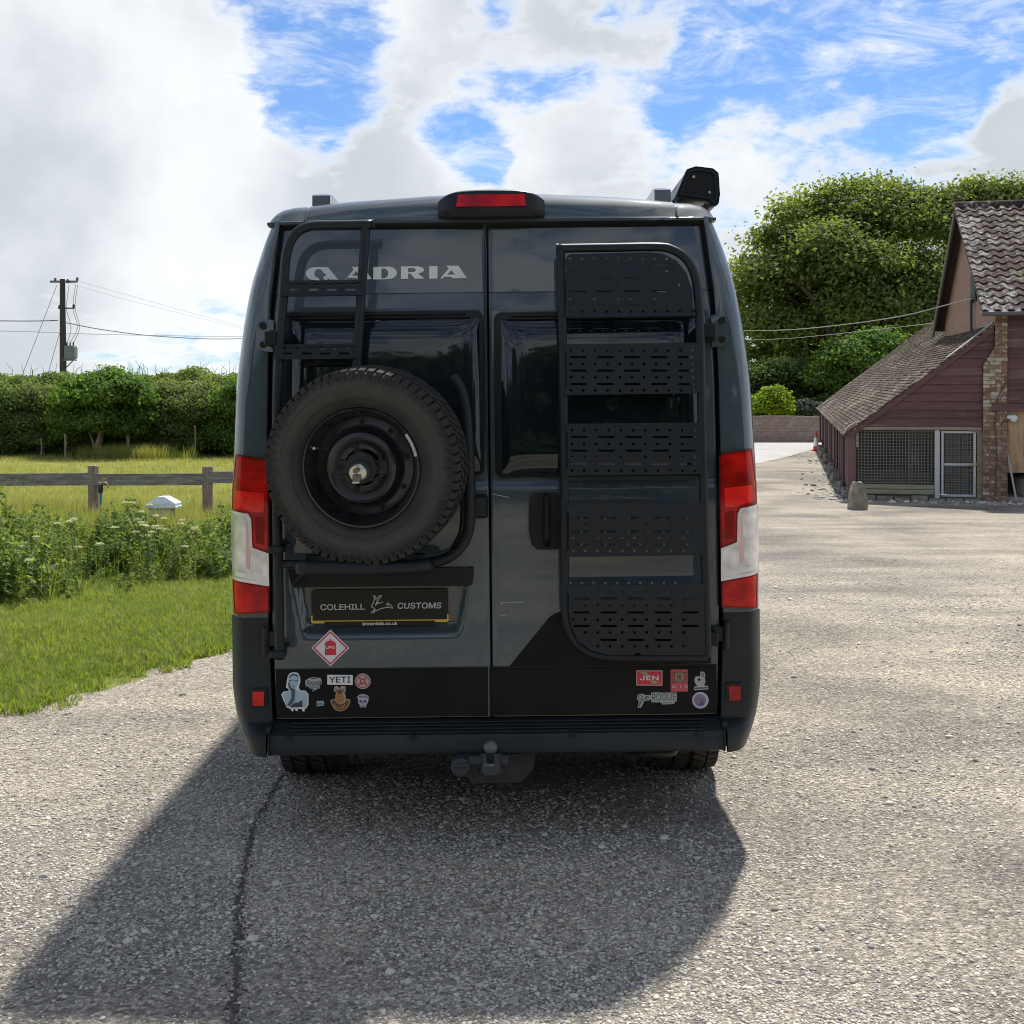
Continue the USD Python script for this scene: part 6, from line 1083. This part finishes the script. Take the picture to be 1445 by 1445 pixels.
b_ = stick('red_sign_sticker', [(ctr(zB([(192, 112), (606, 114), (604, 356), (192, 352)]), 0.004), STP), (ctr(zB([(208, 128), (592, 130), (590, 340), (208, 337)]), 0.003), STR), (zB([(235, 140), (265, 140), (575, 310), (560, 322)]).union(zB([(275, 135), (345, 136), (520, 310), (500, 330), (450, 325)])).difference(zB([(240, 198), (550, 198), (550, 272), (240, 272)])), STGO)], 'red rectangular sticker with diagonal cream stripe and letters')
obj('lettering', text('JEN', pb_(250, 266)[0], pb_(545, 266)[0], pb_(250, 266)[1], 0.0165, LY(2), True, 0.0005), STW, b_)
zr = lambda cx, cy, rx: zc(cx, cy, rx, None, 11.115, 880, 935)
b_ = stick('badge_sticker', [(zB([(732, 102), (1000, 100), (1002, 446), (735, 446)]), STCO), (zB([(745, 130), (988, 130), (988, 312), (745, 312)]).difference(zr(868, 218, 96)).intersection(unary_union([zB([(740, 145 + 26 * k), (990, 145 + 26 * k), (990, 155 + 26 * k), (740, 155 + 26 * k)]) for k in range(7)])), STBR),
    (zr(868, 218, 90), STGO), (zr(868, 218, 84).difference(zr(868, 218, 70)), STBR), (unary_union([zB([(838 + 24 * k, 170), (848 + 24 * k, 170), (848 + 24 * k, 268), (838 + 24 * k, 268)]) for k in range(3)]).union(zB([(820, 212), (915, 212), (915, 222), (820, 222)])), STBR), (unary_union([zB([(752 + 32 * k, 345), (774 + 32 * k, 345), (774 + 32 * k, 385 + 6 * (k % 2)), (752 + 32 * k, 388)]) for k in (0, 1, 4, 6, 7)]), STP)], 'coral red square badge sticker with round emblem')
stick('hand_sticker', [(zB([(1120, 215), (1150, 205), (1190, 215), (1196, 140), (1215, 130), (1228, 140), (1245, 135), (1262, 145), (1275, 180), (1270, 235), (1278, 290), (1258, 355), (1318, 358), (1322, 412), (1098, 424), (1098, 370), (1155, 362), (1125, 330), (1102, 270)]).difference(zr(1178, 260, 21)), STG), (zB([(1110, 385), (1312, 375), (1312, 396), (1110, 406)]), STD), (zB([(1212, 150), (1222, 150), (1230, 215), (1222, 215)]).union(zB([(1240, 155), (1250, 155), (1256, 215), (1248, 215)])), STD)], 'pale sticker of a hand making a ring with thumb and finger')
b_ = stick('slogan_sticker', [(zB([(205, 545), (225, 490), (290, 480), (335, 500), (400, 500), (425, 510), (428, 465), (520, 458), (600, 465), (720, 462), (830, 462), (828, 600), (790, 612), (790, 640), (600, 648), (585, 615), (430, 612), (425, 560), (390, 585), (320, 590), (275, 690), (240, 704), (215, 690), (240, 590), (210, 580)]), STG)], 'grey slogan sticker reading go ROGUE')
obj('lettering', text('ROGUE', pb_(442, 586)[0], pb_(818, 586)[0], pb_(442, 588)[1], 0.0275, LY(0), False, 0.0005), STD, b_)
obj('lettering', plate(unary_union([LineString([pb_(*p) for p in l]).buffer(0.0012) for l in ([(285, 520), (250, 505), (225, 545), (245, 570), (290, 540), (300, 505), (270, 600), (245, 680), (230, 670), (260, 610), (330, 555)], [(330, 555), (345, 525), (375, 520), (385, 550), (360, 575), (338, 560), (350, 535), (415, 530)])]), 0.0005, LY(0)), STD, b_)
obj('lettering', text('adventures', pb_(612, 632)[0], pb_(772, 632)[0], pb_(612, 630)[1], 0.0042, LY(0), True, 0.0005), STD, b_)
stick('circle_sticker', [(zr(1198, 582, 130), STL), (zr(1192, 582, 94), STMV), (zB([(1180, 650), (1190, 620), (1230, 610), (1270, 625), (1250, 655), (1210, 672)]).union(zr(1222, 590, 16)), STDB)], 'round white rimmed sticker with mauve picture')

# rear ladder
def ly(z, o): return float(yt(z)) - o
def tpath(pts, o, n=8):
    out = []
    for u, v in pts:
        z = V(u, v, -o)[2]; p = V(u, v, ly(z, o)); out.append((p[0], ly(p[2], o), p[2]))
    return smoothpath(out, n)
lad = obj('ladder', tube(tpath([(395.5, 930), (394.5, 860), (393, 780), (391, 690), (391.5, 590), (394.5, 497), (400, 420), (402, 385), (404.5, 360), (411, 339), (423, 325), (442, 318.5), (470, 317.5), (526, 316.5)], 0.12), 0.0185, 14), POWDER, van, True)
obj('ladder_rail', tube(tpath([(516, 316), (515, 345), (511, 400), (506, 480), (503, 540), (503, 640), (503, 780)], 0.12), 0.0185, 14), POWDER, lad, True)
obj('end_plug', tube([tpath([(525, 316.5), (528, 316.5)], 0.12)[0], tpath([(525, 316.5), (528, 316.5)], 0.12)[-1]], 0.021, 14), BLACKPL, lad, 40)
def perf(outer, holes): return outer.difference(unary_union(holes))
def slotp(u, v, w=20, h=3.0, y=-0.09):
    a, b = P2([(u - w / 2, v), (u + w / 2, v)], y); return LineString([a, b]).buffer(h / 2 * D / F, quad_segs=4)
def dotp(u, v, r=2.0, y=-0.09): return Point(P2([(u, v)], y)[0]).buffer(r * D / F, quad_segs=4)
def place(poly, t, o, base=0.0):
    m = sub(plate(poly, t), 0.09); m.vertices[:, 1] += yt(m.vertices[:, 2]) - o; return m
for u0, u1, v0, v1, tilt_ in ((394, 515, 394.5, 416, 0.0), (386, 508, 486, 507, 0.0)):
    pol = PG([(u0, v0 + 1), (u0 + 6, v0 - 0.5), (u1 - 6, v0 - 1.5), (u1, v0 - 0.5), (u1, v1 - 2), (u1 - 6, v1 - 1), (u0 + 6, v1), (u0, v1 - 1)], -0.13)
    hs = [dotp(u0 + 15 + 17.8 * k, v0 + 5.0, 1.9, -0.13) for k in range(6)] + [slotp(u0 + 19.5 + 26.5 * k, v0 + 12.5, 11.5, 2.8, -0.13) for k in range(4)]
    rg = obj('rung', place(perf(pol, hs), 0.004, 0.140), POWDER, lad)
    b = np.array(pol.bounds); obj('rung_tread', cat([bx(b[0] + 0.015, b[2] - 0.015, -0.142, -0.07, b[3] - 0.012, b[3] - 0.007, 0.001), bx(b[0] + 0.015, b[2] - 0.015, -0.142, -0.07, b[1] + 0.004, b[1] + 0.008, 0.001)]).apply_translation([0, float(yt(b[1])), 0]), POWDER, rg)
for v, x0, x1 in ((776, 379, 400), (924, 381, 402)):
    p = V(390, v, -0.14); obj('clamp', cat([bx(V(x0, v, -0.14)[0], V(x1, v, -0.14)[0], -0.15, -0.075, p[2] - 0.014, p[2] + 0.014, 0.004), bx(V(x0 + 7, v, -0.14)[0], V(x1 - 1, v, -0.14)[0], -0.10, 0.0, p[2] + 0.008, p[2] + 0.02, 0.003)]), POWDER, lad)
for v in (477,): obj('ladder_bracket', bx(V(380, v)[0], V(396, v)[0], -0.10, 0.10, zv(486), zv(466), 0.004), BLACKPL, lad)

# spare wheel and its carrier
def tyre(R, W, lug, seed):
    r0 = R * 0.595; hwid = W / 2
    prof = [(r0, -hwid * 0.78), (r0 + 0.006, -hwid * 0.92), (r0 + 0.015, -hwid * 0.96), (r0 + 0.017, -hwid * 0.975), (r0 + 0.021, -hwid * 0.97), (r0 + 0.04, -hwid * 1.02), (R * 0.70, -hwid * 1.035), (R * 0.703, -hwid * 1.052), (R * 0.712, -hwid * 1.053), (R * 0.716, -hwid * 1.04), (R * 0.77, -hwid * 1.055), (R * 0.812, -hwid * 1.06), (R * 0.816, -hwid * 1.08), (R * 0.832, -hwid * 1.079), (R * 0.836, -hwid * 1.062), (R * 0.88, -hwid * 1.035), (R * 0.925, -hwid * 0.985), (R * 0.93, -hwid * 0.988), (R * 0.945, -hwid * 0.93), (R * 0.955, -hwid * 0.86), (R * 0.958, -hwid * 0.5), (R * 0.96, 0)]
    prof = prof + [(r, -y) for r, y in prof[-2::-1]]
    m = lathe(prof, 96); lugs = []
    n = lug
    for k in range(n):
        a = 2 * np.pi * k / n
        for s in (-1, 1):
            da = 2 * np.pi / n * 0.36
            for y0, y1, rr0, rr1, ph in ((1.0, 0.62, R * 0.945, R * 0.995, 0), (0.55, 0.10, R * 0.97, R, 0.5)):
                aa = a + ph * 2 * np.pi / n + (0.25 * 2 * np.pi / n if s > 0 else 0); pts = []
                for yy, top in ((s * y0 * hwid, rr1 if y0 < 0.9 else R * 0.975), (s * y1 * hwid, rr1)):
                    for d_ in (-da, da):
                        ang = aa + d_ + 0.08 * (abs(yy) < 0.5 * hwid) * s
                        for rr in (rr0 - 0.012, top): pts.append((rr * math.cos(ang), yy, rr * math.sin(ang)))
                lugs.append(np.array(pts))
    HB = np.array([(0, 2, 1), (1, 2, 3), (4, 5, 6), (5, 7, 6), (0, 1, 4), (1, 5, 4), (2, 6, 3), (3, 6, 7), (1, 3, 5), (3, 7, 5)])
    Vv = np.vstack(lugs); Fv = np.vstack([HB + 8 * k for k in range(len(lugs))]); return m, trimesh.Trimesh(Vv, Fv, process=False)
def fixn(m): trimesh.repair.fix_normals(m); return m
RS, WS = 0.372, 0.24; wc = V(519.5, 655.5, -0.19); wy = -0.285 + WS * 0.5 - 0.005
# where the carrier holds it: the wheel stands off the door
WROT = trimesh.transformations.rotation_matrix(math.radians(-8), [0, 0, 1], [wc[0], wy, wc[2]]) @ trimesh.transformations.rotation_matrix(math.radians(5), [1, 0, 0], [wc[0], wy, wc[2]])
def aim(m): m.apply_transform(WROT); return m
sw = obj('spare_wheel', tube([(wc[0], wy - 0.03, wc[2]), (wc[0], 0.02, wc[2])], 0.05, 16), POWDER, van, 40)
ty, lg = tyre(RS, WS, 66, 3)
for m in (ty, lg): m.apply_translation([wc[0], wy, wc[2]])
bars = []
for k in range(66):
    a_ = 2 * np.pi * (k + 0.5) / 66; q_ = bx(-0.0035, 0.0035, -0.004, 0.004, RS * 0.865, RS * 0.925, 0.001); q_.apply_transform(trimesh.transformations.rotation_matrix(math.radians(7), [1, 0, 0], [0, 0, RS * 0.865])); q_.apply_translation([0, -WS / 2 * 1.03, 0]); q_.apply_transform(trimesh.transformations.rotation_matrix(a_, [0, 1, 0])); q_.apply_translation([wc[0], wy, wc[2]]); bars.append(q_)
DR = dusty_rubber((float(VX + wc[0]), float(D + wy), float(wc[2] + 0.002)))
tyo = obj('tyre', aim(ty), DR, sw, 50); obj('tread_blocks', aim(lg), DR, sw); obj('sidewall_bars', aim(cat(bars)), DR, sw, kind='stuff')
rim = lathe([(0.2235, -0.100), (0.222, -0.108), (0.215, -0.109), (0.212, -0.100), (0.205, -0.088), (0.200, -0.070), (0.190, -0.045), (0.183, -0.040), (0.160, -0.046), (0.147, -0.052), (0.140, -0.064), (0.136, -0.082), (0.130, -0.096), (0.120, -0.101), (0.108, -0.098), (0.096, -0.086), (0.086, -0.078), (0.074, -0.076), (0.0695, -0.078), (0.069, -0.02), (0.001, -0.02)], 72)
rim.apply_translation([wc[0], wy, wc[2]]); obj('rim', aim(rim), RIMM, sw, 40)
RIMH = plain('rim_opening', (0.002, 0.002, 0.002), 0.9)
for k in range(9):
    a = 2 * np.pi * (k + 0.3) / 9; c = np.array([wc[0] + 0.166 * math.cos(a), wy - 0.0468, wc[2] + 0.166 * math.sin(a)])
    m = tube([c, c + np.array([0, 0.004, 0])], 0.0095, 14); m.vertices = c + (m.vertices - c) * np.array([1, 1, 1]); obj('rim_hole', aim(m), RIMH, sw)
for k in range(5):
    a = np.pi / 2 + 2 * np.pi * k / 5 + 0.3; c = np.array([wc[0] + 0.055 * math.cos(a) * 1.5, wy - 0.086, wc[2] + 0.055 * math.sin(a) * 1.5]); obj('stud_hole', aim(tube([c, c + np.array([0, 0.012, 0])], 0.011, 12)), RIMH, sw)
obj('hub_plate', aim(cat([tube([(wc[0], wy - 0.10, wc[2]), (wc[0], wy - 0.06, wc[2])], 0.062, 8), bx(wc[0] - 0.12, wc[0] + 0.12, wy - 0.085, wy - 0.078, wc[2] - 0.028, wc[2] + 0.028, 0.003)])), POWDER, sw)
lc = np.array([wc[0], wy - 0.14, wc[2] - 0.012])
obj('wheel_lock', aim(cat([lathe([(0.001, -0.02), (0.028, -0.02), (0.034, -0.012), (0.034, 0.05), (0.001, 0.05)], 28).apply_translation([lc[0], wy - 0.14, lc[2]])])), CHROME, sw, 35)
obj('padlock', aim(cat([bx(lc[0] - 0.014, lc[0] + 0.014, wy - 0.175, wy - 0.158, lc[2] - 0.032, lc[2] - 0.004, 0.003), tube([(lc[0], wy - 0.18, lc[2] + 0.012), (lc[0], wy - 0.15, lc[2] + 0.012)], 0.010, 10)])), plain('padlock_grey', (0.13, 0.12, 0.11), 0.4, metal=0.6), sw, 40)
obj('shackle_pin', aim(bx(lc[0] - 0.013, lc[0] + 0.013, wy - 0.181, wy - 0.174, lc[2] - 0.034, lc[2] - 0.027, 0.001)), CHROME, sw)
ww = []
for a in np.radians([14, 19, 24, 29, 33]): ww.append(bx(-0.006, 0.006, -0.004, 0.004, -0.010, 0.010, 0.002).apply_transform(trimesh.transformations.rotation_matrix(-a + 0.1, [0, 1, 0])).apply_translation([wc[0] + 0.214 * math.cos(a), wy - 0.106, wc[2] + 0.214 * math.sin(a)]))
obj('balance_weight', aim(cat(ww)), plain('lead_weight', (0.38, 0.37, 0.35), 0.6), sw)
obj('valve', aim(tube([(wc[0] - 0.178, wy - 0.05, wc[2] + 0.07), (wc[0] - 0.182, wy - 0.085, wc[2] + 0.072)], 0.006, 8)), CHROME, sw)
cr = obj('wheel_carrier', tube(smoothpath([V(428, 802, -0.24), V(470, 802.5, -0.24), V(540, 802, -0.24), V(596, 799.5, -0.23), V(603, 799, -0.22)], 6), 0.0285, 16), POWDER, van, True)
obj('end_cap', sphere(V(429, 802, -0.24), 0.0285, 2), POWDER, cr, True)
obj('carrier_tube', tube(smoothpath([V(500, 797, -0.1), V(580, 796, -0.09), V(622, 791, -0.085), V(645, 778, -0.08), V(659, 757, -0.075), V(663, 730, -0.07), V(663, 690, -0.07), V(661, 620, -0.07), V(655, 560, -0.06), V(640, 530, -0.05)], 6), 0.021, 14), POWDER, cr, True)
obj('carrier_tube', tube(smoothpath([V(640, 776, -0.06), V(652, 752, -0.06), V(655, 715, -0.06), V(654, 640, -0.05)], 6), 0.014, 12), POWDER, cr, True)
obj('carrier_arm', cat([bx(V(392, 793, -0.1)[0], V(440, 793, -0.1)[0], -0.13, -0.09, zv(797, -0.1), zv(787, -0.1), 0.004), tube([V(418, 822, -0.03), V(432, 806, -0.13)], 0.011, 8), bx(V(600, 800, -0.2)[0], V(611, 800, -0.2)[0], -0.23, -0.05, zv(804, -0.2), zv(793, -0.2), 0.004), bx(V(430, 790, -0.1)[0], V(600, 790, -0.1)[0], -0.10, -0.07, zv(792, -0.1), zv(780, -0.1), 0.004)]), POWDER, cr)
obj('carrier_plate', bx(V(660, 712)[0], V(686, 712)[0], -0.06, -0.02, zv(728), zv(700), 0.006), POWDER, cr)

# perforated gear panel on the right door
gp0 = obj('gear_panel', tube(tpath([(786, 350.5), (850, 349.5), (925, 348.5), (948, 352), (968, 365), (980, 387), (985.5, 420), (988, 470), (991, 600), (994.5, 760), (998, 900), (998.5, 928)], 0.095), 0.0175, 14), POWDER, van, True)
obj('frame_tube', tube(tpath([(791, 352), (794, 470), (796, 600), (797, 760), (798, 850), (801, 880), (811, 904), (830, 920), (858, 927), (910, 928), (998, 927)], 0.095), 0.0175, 14), POWDER, gp0, True)
obj('end_plug', tube([tpath([(785, 350.5), (788, 350.5)], 0.095)[0], tpath([(785, 350.5), (788, 350.5)], 0.095)[-1]], 0.0195, 14), BLACKPL, gp0, 40)
def panel(pts, dots, slots, lift=0.112, skip=None):
    ol = PG(pts, -0.08); ol = ol.buffer(-0.006).buffer(0.006); cl = ol.buffer(-0.006)
    hs = [dotp(u, v, 2.0, -0.08) for u, v in dots if cl.contains(Point(P2([(u, v)], -0.08)[0]))] + [s for s in (slotp(u, v, 20, 3.1, -0.08) for u, v in slots) if cl.contains(s)]
    po = obj('panel_plate', place(perf(ol, hs), 0.0035, lift), POWDER, gp0)
    b = ol.bounds; zt_ = b[3]
    return po, b
U9 = [805.5 + 17.2 * k for k in range(11)]; U5 = [816.5 + 38.0 * k for k in range(5)]
P1 = [(800, 361), (806, 356.5), (918, 354), (938, 356), (957, 366), (971, 384), (978, 408), (980, 440), (986, 443), (985, 445), (806, 448), (798, 446), (799, 430)]
panel(P1, [(u, v) for v in (363.5, 401, 420.5, 439) for u in U9] + [(u, 381) for u in U9[7:]], [(u, v) for v in (372, 391, 410, 429.5) for u in U5])
for (vt, vb, dx, ds, ss_) in ((486, 556.5, 0, (494.5, 513.5, 532.5, 551), (504, 523, 542)), (598.5, 669.5, 1, (607, 626, 644.5, 663.5), (616.5, 635.5, 654)), (711, 783.5, 2.5, (720, 738.5, 758, 776), (729.5, 748.5, 767))):
    pts = [(795 + dx, vt + 1), (799 + dx, vt - 0.5), (986 + dx, vt - 2.5), (991 + dx, vt - 1.5), (991 + dx, vt + 8), (989 + dx, vt + 11), (989.5 + dx, vb - 10), (992 + dx, vb - 7), (991.5 + dx, vb - 2), (988 + dx, vb - 1.5), (800 + dx, vb + 1), (796 + dx, vb), (796 + dx, vb - 7), (800 + dx, vb - 10), (800 + dx, vt + 12), (796 + dx, vt + 8)]
    po, b = panel(pts, [(u + 0.5 + dx, v) for v in ds for u in U9], [(u + dx, v) for v in ss_ for u in U5])
    m = bx(b[0] + 0.012, b[2] - 0.012, -0.1, -0.075, b[3] - 0.008, b[3] - 0.003, 0.001); m.vertices[:, 1] += float(yt(b[3])) - 0.014; obj('top_lip', m, POWDER, po)
P5 = [(799, 826), (803, 824.5), (990, 822), (994.5, 823), (995, 832), (992.5, 836), (993.5, 905), (994.5, 914), (992, 922), (905, 922), (902, 919), (896, 919), (893, 922), (860, 922), (833, 915), (815, 902), (806, 882), (802, 860), (803, 838), (800, 834)]
po, b = panel(P5, [(u + 3, v) for v in (833, 852, 872, 890, 909.5) for u in U9[:10]], [(u + 4, v) for v in (842.5, 862, 881) for u in U5] + [(u + 4, 900.5) for u in U5[1:4]])
obj('hare_cutout', place(unary_union([LineString(P2([(961 + a, 893 + c_) for a, c_ in l], -0.1)).buffer(0.0016) for l in ([(2, 14), (4, 9), (1, 6), (3, 3), (5, 0)], [(5, 7), (9, 3)], [(3, 13), (8, 9), (14, 9), (20, 12), (16, 8)])]), 0.0006, 0.1165), BLKGAP, po)
m = bx(b[0] + 0.012, b[2] - 0.012, -0.114, -0.089, b[3] - 0.008, b[3] - 0.003, 0.001); obj('top_lip', m, POWDER, po)
for v in (470, 900):
    obj('panel_bracket', bx(V(990, v)[0], V(1008, v)[0], -0.09, 0.05, zv(v + 9), zv(v - 9), 0.003).apply_translation([0, float(yt(zv(v))), 0]), BLACKPL, gp0)
# scratches of old lettering on the right door
obj('scratch_mark', on_door(plate(unary_union([LineString(P2(l)).buffer(0.0012) for l in ([(708, 850), (738, 849.5)], [(707.5, 850), (707.5, 853)], [(708, 868.5), (713, 868.5)], [(695, 697), (718, 702)])]), 0.0004), 0.0004), STG, van)

# tow bar, exhaust, road wheels
tow = obj('tow_bar', cat([tube([V(690, 1085, 0.05), V(690, 1085, 0.5)], 0.035, 10), tube([V(662, 1075, -0.10), V(718, 1074, -0.10)], 0.026, 12), hull([V(u, v, y) for u, v in ((684, 1064), (703, 1064), (706, 1088), (701, 1094), (686, 1094), (681, 1088)) for y in (-0.165, -0.14)] + [V(u, v, -0.06) for u, v in ((676, 1062), (712, 1062), (712, 1092), (676, 1092))])]), plain('tow_steel', (0.034, 0.037, 0.039), 0.45, var=0.2, scale=20), van)
obj('tow_ball', sphere(V(693, 1054, -0.155), 0.0265, 3), plain('ball_cap', (0.09, 0.095, 0.10), 0.35), tow, True)
obj('ball_neck', tube([V(693, 1055, -0.155), V(693, 1075, -0.15)], 0.021, 12), BLACKPL, tow, True)
obj('mount_plate', place(PG([(640, 1050), (656, 1055), (664, 1064), (730, 1064), (742, 1055), (757, 1050), (752, 1085), (735, 1104), (668, 1105), (655, 1094), (645, 1075)], 0.06), 0.012, -0.07), plain('plate_steel', (0.036, 0.037, 0.035), 0.6, var=0.3, scale=12), tow)
sk = V(651, 1081, -0.13); obj('socket', cat([lathe([(0.001, -0.03), (0.028, -0.03), (0.036, -0.022), (0.038, 0.03), (0.03, 0.05), (0.001, 0.05)], 20).apply_translation(sk), bx(sk[0] - 0.03, sk[0] + 0.03, sk[1] - 0.04, sk[1] - 0.028, sk[2] + 0.006, sk[2] + 0.02, 0.003)]), plain('socket_plastic', (0.03, 0.033, 0.036), 0.45, spec=0.4), tow, 35)
tl0 = V(685, 1079, -0.165); obj('lettering', text('TOW', tl0[0], tl0[0] + 0.034, tl0[2] - 0.005, 0.008, -0.1665, True, 0.0006), STG, tow)
obj('exhaust_pipe', tube(smoothpath([V(952, 1055, 0.25), V(945, 1063, 0.22), V(915, 1063, 0.22), V(880, 1060, 0.3)], 5), 0.016, 10), plain('exhaust', (0.07, 0.065, 0.06), 0.5, metal=0.5), van, True)
obj('shackle', cat([hull([V(u, v, y) for u, v in ((886, 1052), (902, 1052), (900, 1070), (895, 1078), (890, 1070)) for y in (0.15, 0.19)]), tube([V(888, 1066, 0.13), V(902, 1066, 0.13)], 0.012, 8)]), DARKU, van)
obj('shackle', hull([V(u, v, y) for u, v in ((496, 1052), (506, 1052), (504, 1078), (498, 1078)) for y in (0.2, 0.24)]), DARKU, van)
RW, WW = 0.362, 0.25
for nm, xx, yy in (('l', -0.852, 0.93), ('r', 0.852, 0.93), ('fl', -0.86, 4.75), ('fr', 0.86, 4.75)):
    ty, lg = tyre(RW, WW, 48, 5); rot = trimesh.transformations.rotation_matrix(-np.pi / 2 if xx > 0 else np.pi / 2, [0, 0, 1])
    for m in (ty, lg): m.apply_transform(rot); m.apply_translation([xx, yy, RW - 0.004])
    w_ = obj('wheel', lathe([(0.001, -0.05), (0.21, -0.06), (0.215, -0.09), (0.2, -0.09)], 32).apply_transform(rot).apply_translation([xx, yy, RW]), RIMM, van, 40); obj('tyre', ty, RUB, w_, 50); obj('tread_blocks', lg, RUB, w_)
